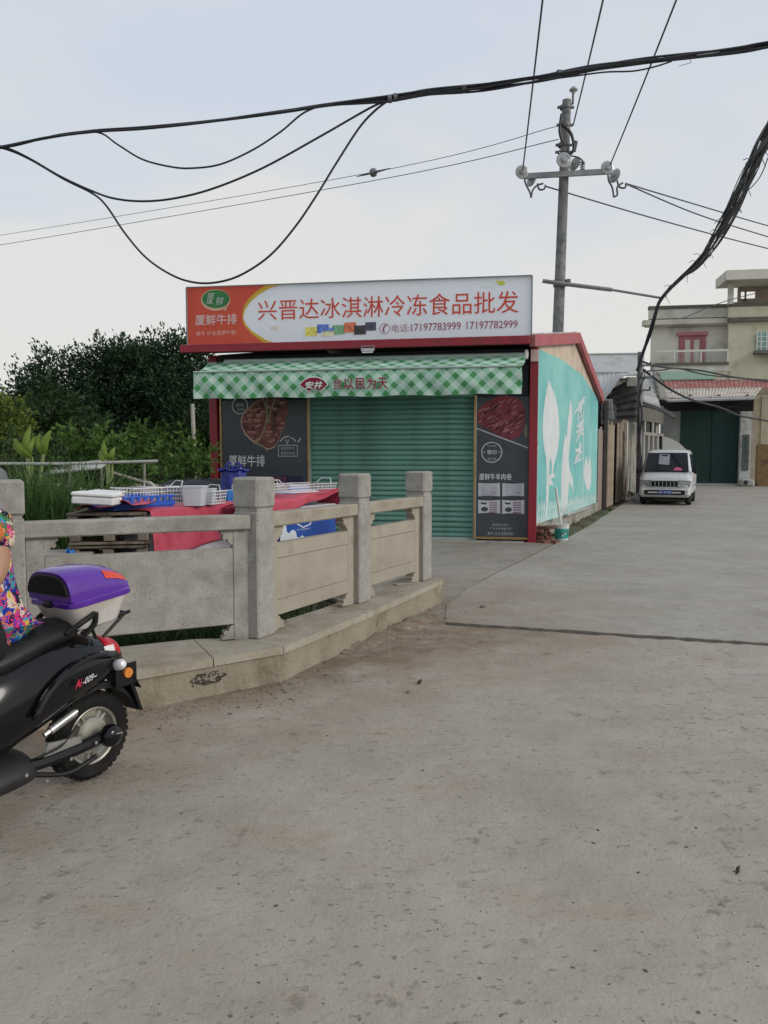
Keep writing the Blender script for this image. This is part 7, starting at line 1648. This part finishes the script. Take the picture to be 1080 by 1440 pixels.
# tall reed grass
def grass(name, label, cx, cy, rx, ry, n, hmin, hmax, wd_, m, seed, lean=.5, kind=None, nseg=5):
    rs_ = np.random.RandomState(seed); a = rs_.uniform(0, 2 * math.pi, n); rr_ = np.sqrt(rs_.uniform(0, 1, n)); bx = cx + rx * rr_ * np.cos(a); by = cy + ry * rr_ * np.sin(a)
    h = rs_.uniform(hmin, hmax, n); az = rs_.uniform(0, 2 * math.pi, n); ln_ = lean * h * rs_.uniform(.2, 1.0, n); w_ = wd_ * rs_.uniform(.6, 1.3, n); V = []
    sx_, sy_ = -np.sin(az + rs_.normal(size=n) * .6), np.cos(az + rs_.normal(size=n) * .6)
    for k in range(nseg + 1):
        t = k / nseg; x = bx + np.cos(az) * ln_ * t ** 2; y = by + np.sin(az) * ln_ * t ** 2; z = h * (t - .22 * (ln_ / h) * t ** 3) - .06; ww = w_ * (1 - t) ** .6 * .5 + .0005
        V.append(np.stack([x - sx_ * ww, y - sy_ * ww, z], 1)); V.append(np.stack([x + sx_ * ww, y + sy_ * ww, z], 1))
    A = np.stack(V, 1); base = np.arange(n)[:, None] * (2 * (nseg + 1)); Fq = []
    for k in range(nseg): Fq.append(base + np.array([[2 * k, 2 * k + 1, 2 * k + 3, 2 * k + 2]]))
    Vv = A.reshape(-1, 3); Fq = np.concatenate(Fq)
    if label:
        t = thing(name, label, 'grass', (cx, cy, 0)); o = np_mesh('blades', Vv - np.array([cx, cy, 0]), Fq, m, t); stuff(o); return t
    o = np_mesh(name, Vv, Fq, m); return stuff(o)
M_gr = leafmat('reed_leaf', (.050, .105, .030), (.090, .165, .05), .5, .3); M_gr2 = leafmat('weed_leaf', (.030, .058, .018), (.060, .10, .03), .6, .25)
gp = D(85, 690, 9.4); grass('tall_grass', 'dense clump of tall reed grass behind the left railing', gp.x, gp.y, .62, .4, 950, 1.0, 1.85, .030, M_gr, 2, .75)
gp = D(60, 690, 10.2); grass('tall_grass', 'paler back clump of reed grass behind the left post', gp.x, gp.y, .7, .4, 420, .9, 1.7, .028, M_gr, 4, .7)
grass('weeds', None, -3.0, 6.5, 2.4, .75, 5200, .10, .42, .020, M_gr2, 6, .8)
grass('weeds', None, -5.5, 11.0, 3.6, 3.2, 5200, .2, .8, .026, M_gr2, 8, .7)
grass('weeds', None, -.75, 7.25, .9, .9, 700, .05, .25, .014, M_gr2, 10, .8)
q = G(838, 727); 
rs_ = np.random.RandomState(3)
for k in range(5):
    p = G(803, 748).lerp(G(858, 715), k / 4.0); grass('verge_grass', None, p.x - .28, p.y, .28, .95, 420, .03, .14, .012, M_gr2, 20 + k, .8, nseg=3)
vp = [G(800, 752), G(828, 742), G(858, 719), G(850, 712), G(822, 722), G(792, 745)]; 
sheet('verge_soil', [(p.x, p.y) for p in vp], -.012, .03, M_soil)

# ================================================================== LITTER ON THE ROAD
def chips(name, n, fn, smin, smax, m, seed, flatk=.35):
    rr_ = random.Random(seed); mb = MB()
    for k in range(n):
        x, y = fn(rr_); s_ = rr_.uniform(smin, smax) * (1 if rr_.random() < .85 else 1.8)
        mb.box((x, y, s_ * flatk * .5), (s_ * rr_.uniform(.8, 2.0), s_, s_ * flatk), s_ * .12, Matrix.Rotation(rr_.uniform(0, 6.28), 3, 'Z') @ Matrix.Rotation(rr_.uniform(-.25, .25), 3, 'X'))
    return stuff(mb.build(name, m))
M_grit = mat('grit', (.07, .06, .05), (.16, .145, .12), 20, .9); M_gritp = mat('pale_grit', (.34, .32, .28), (.44, .42, .38), 20, .9)
def inview(r_): 
    y = 1.9 + 5.5 * r_.random() ** 1.3; return (r_.uniform(-.52, .52) * y, y)
chips('road_grit', 420, inview, .002, .0055, M_grit, 1); chips('pale_road_grit', 160, inview, .002, .005, M_gritp, 2)
kb = [flat(T0), flat(T1), flat(T2), flat(T3), flat(T4)]
def alongkerb(r_):
    i = r_.randrange(4); p = kb[i].lerp(kb[i + 1], r_.random()); d_ = (kb[i + 1] - kb[i]).normalized(); n_ = Vector((d_.y, -d_.x, 0)); q = p + n_ * abs(r_.gauss(.04, .22)); return q.x, q.y
chips('kerb_gravel', 420, alongkerb, .0025, .008, M_grit, 3, .6)
M_dl = mat('dry_leaf', (.05, .04, .028), (.10, .08, .05), 20, .8, transl=.1); M_stn = mat('grey_stone', (.14, .13, .11), (.24, .22, .19), 9, .9, .5, 20)
def leaf_thing(label, px, py, s_, rz):
    p = G(px, py); t = thing('dry_leaf', label, 'leaf', (p.x, p.y, .003), rz)
    mb = MB(); mb.grid(lambda u, v: Vector((s_ * (v - .5), s_ * .5 * (u - .5) * math.sin(min(1, .08 + v * .92) * math.pi) ** .7, .012 * math.sin(u * 5 + v * 7) + .35 * s_ * abs(u - .5) * .6 + .02 * v)), 6, 10); mb.build('blade', M_dl, t)
    mb = MB(); mb.tube([(-s_ * .5, 0, .01), (-s_ * .72, .01, .004)], .002, 4); mb.build('leaf_stalk', M_dl, t)
leaf_thing('curled dry leaf lying on the road near the right edge', 1037, 1229, .02, .3)
leaf_thing('dry leaf on the road in front of the plinth end', 590, 962, .04, .6)
def stone_thing(label, px, py, s_):
    p = G(px, py); t = thing('stone', label, 'stone', (p.x, p.y, 0), s_ * 90)
    mb = MB(); r_ = random.Random(int(px)); mb.lathe([(.001, 0), (s_ * .9, 0), (s_, s_ * .35), (s_ * .6, s_ * .7), (.001, s_ * .8)], 7, None, False); mb.v = [(x * r_.uniform(.8, 1.2), y * r_.uniform(.8, 1.2), z) for x, y, z in mb.v]; tag(mb.build('rock', M_stn, t), '', '') if False else mb.build('rock', M_stn, t)
stone_thing('small grey stone on the sandy road beside the plinth', 575, 974, .022)
stone_thing('dark stone at the foot of the plinth end', 590, 872, .05)
stone_thing('rust coloured pebble on the road past the plinth end', 680, 854, .035)
bt = G(545, 812); cbx = thing('flat_card', 'flattened pale card lying on the coping beside the last stone post', 'card', (G(567, 822, .25).x, G(567, 822, .25).y, .252), .4)
mb = MB(); mb.box((0, 0, .006), (.18, .09, .012), .002); mb.build('card_sheet', M_slab, cbx)
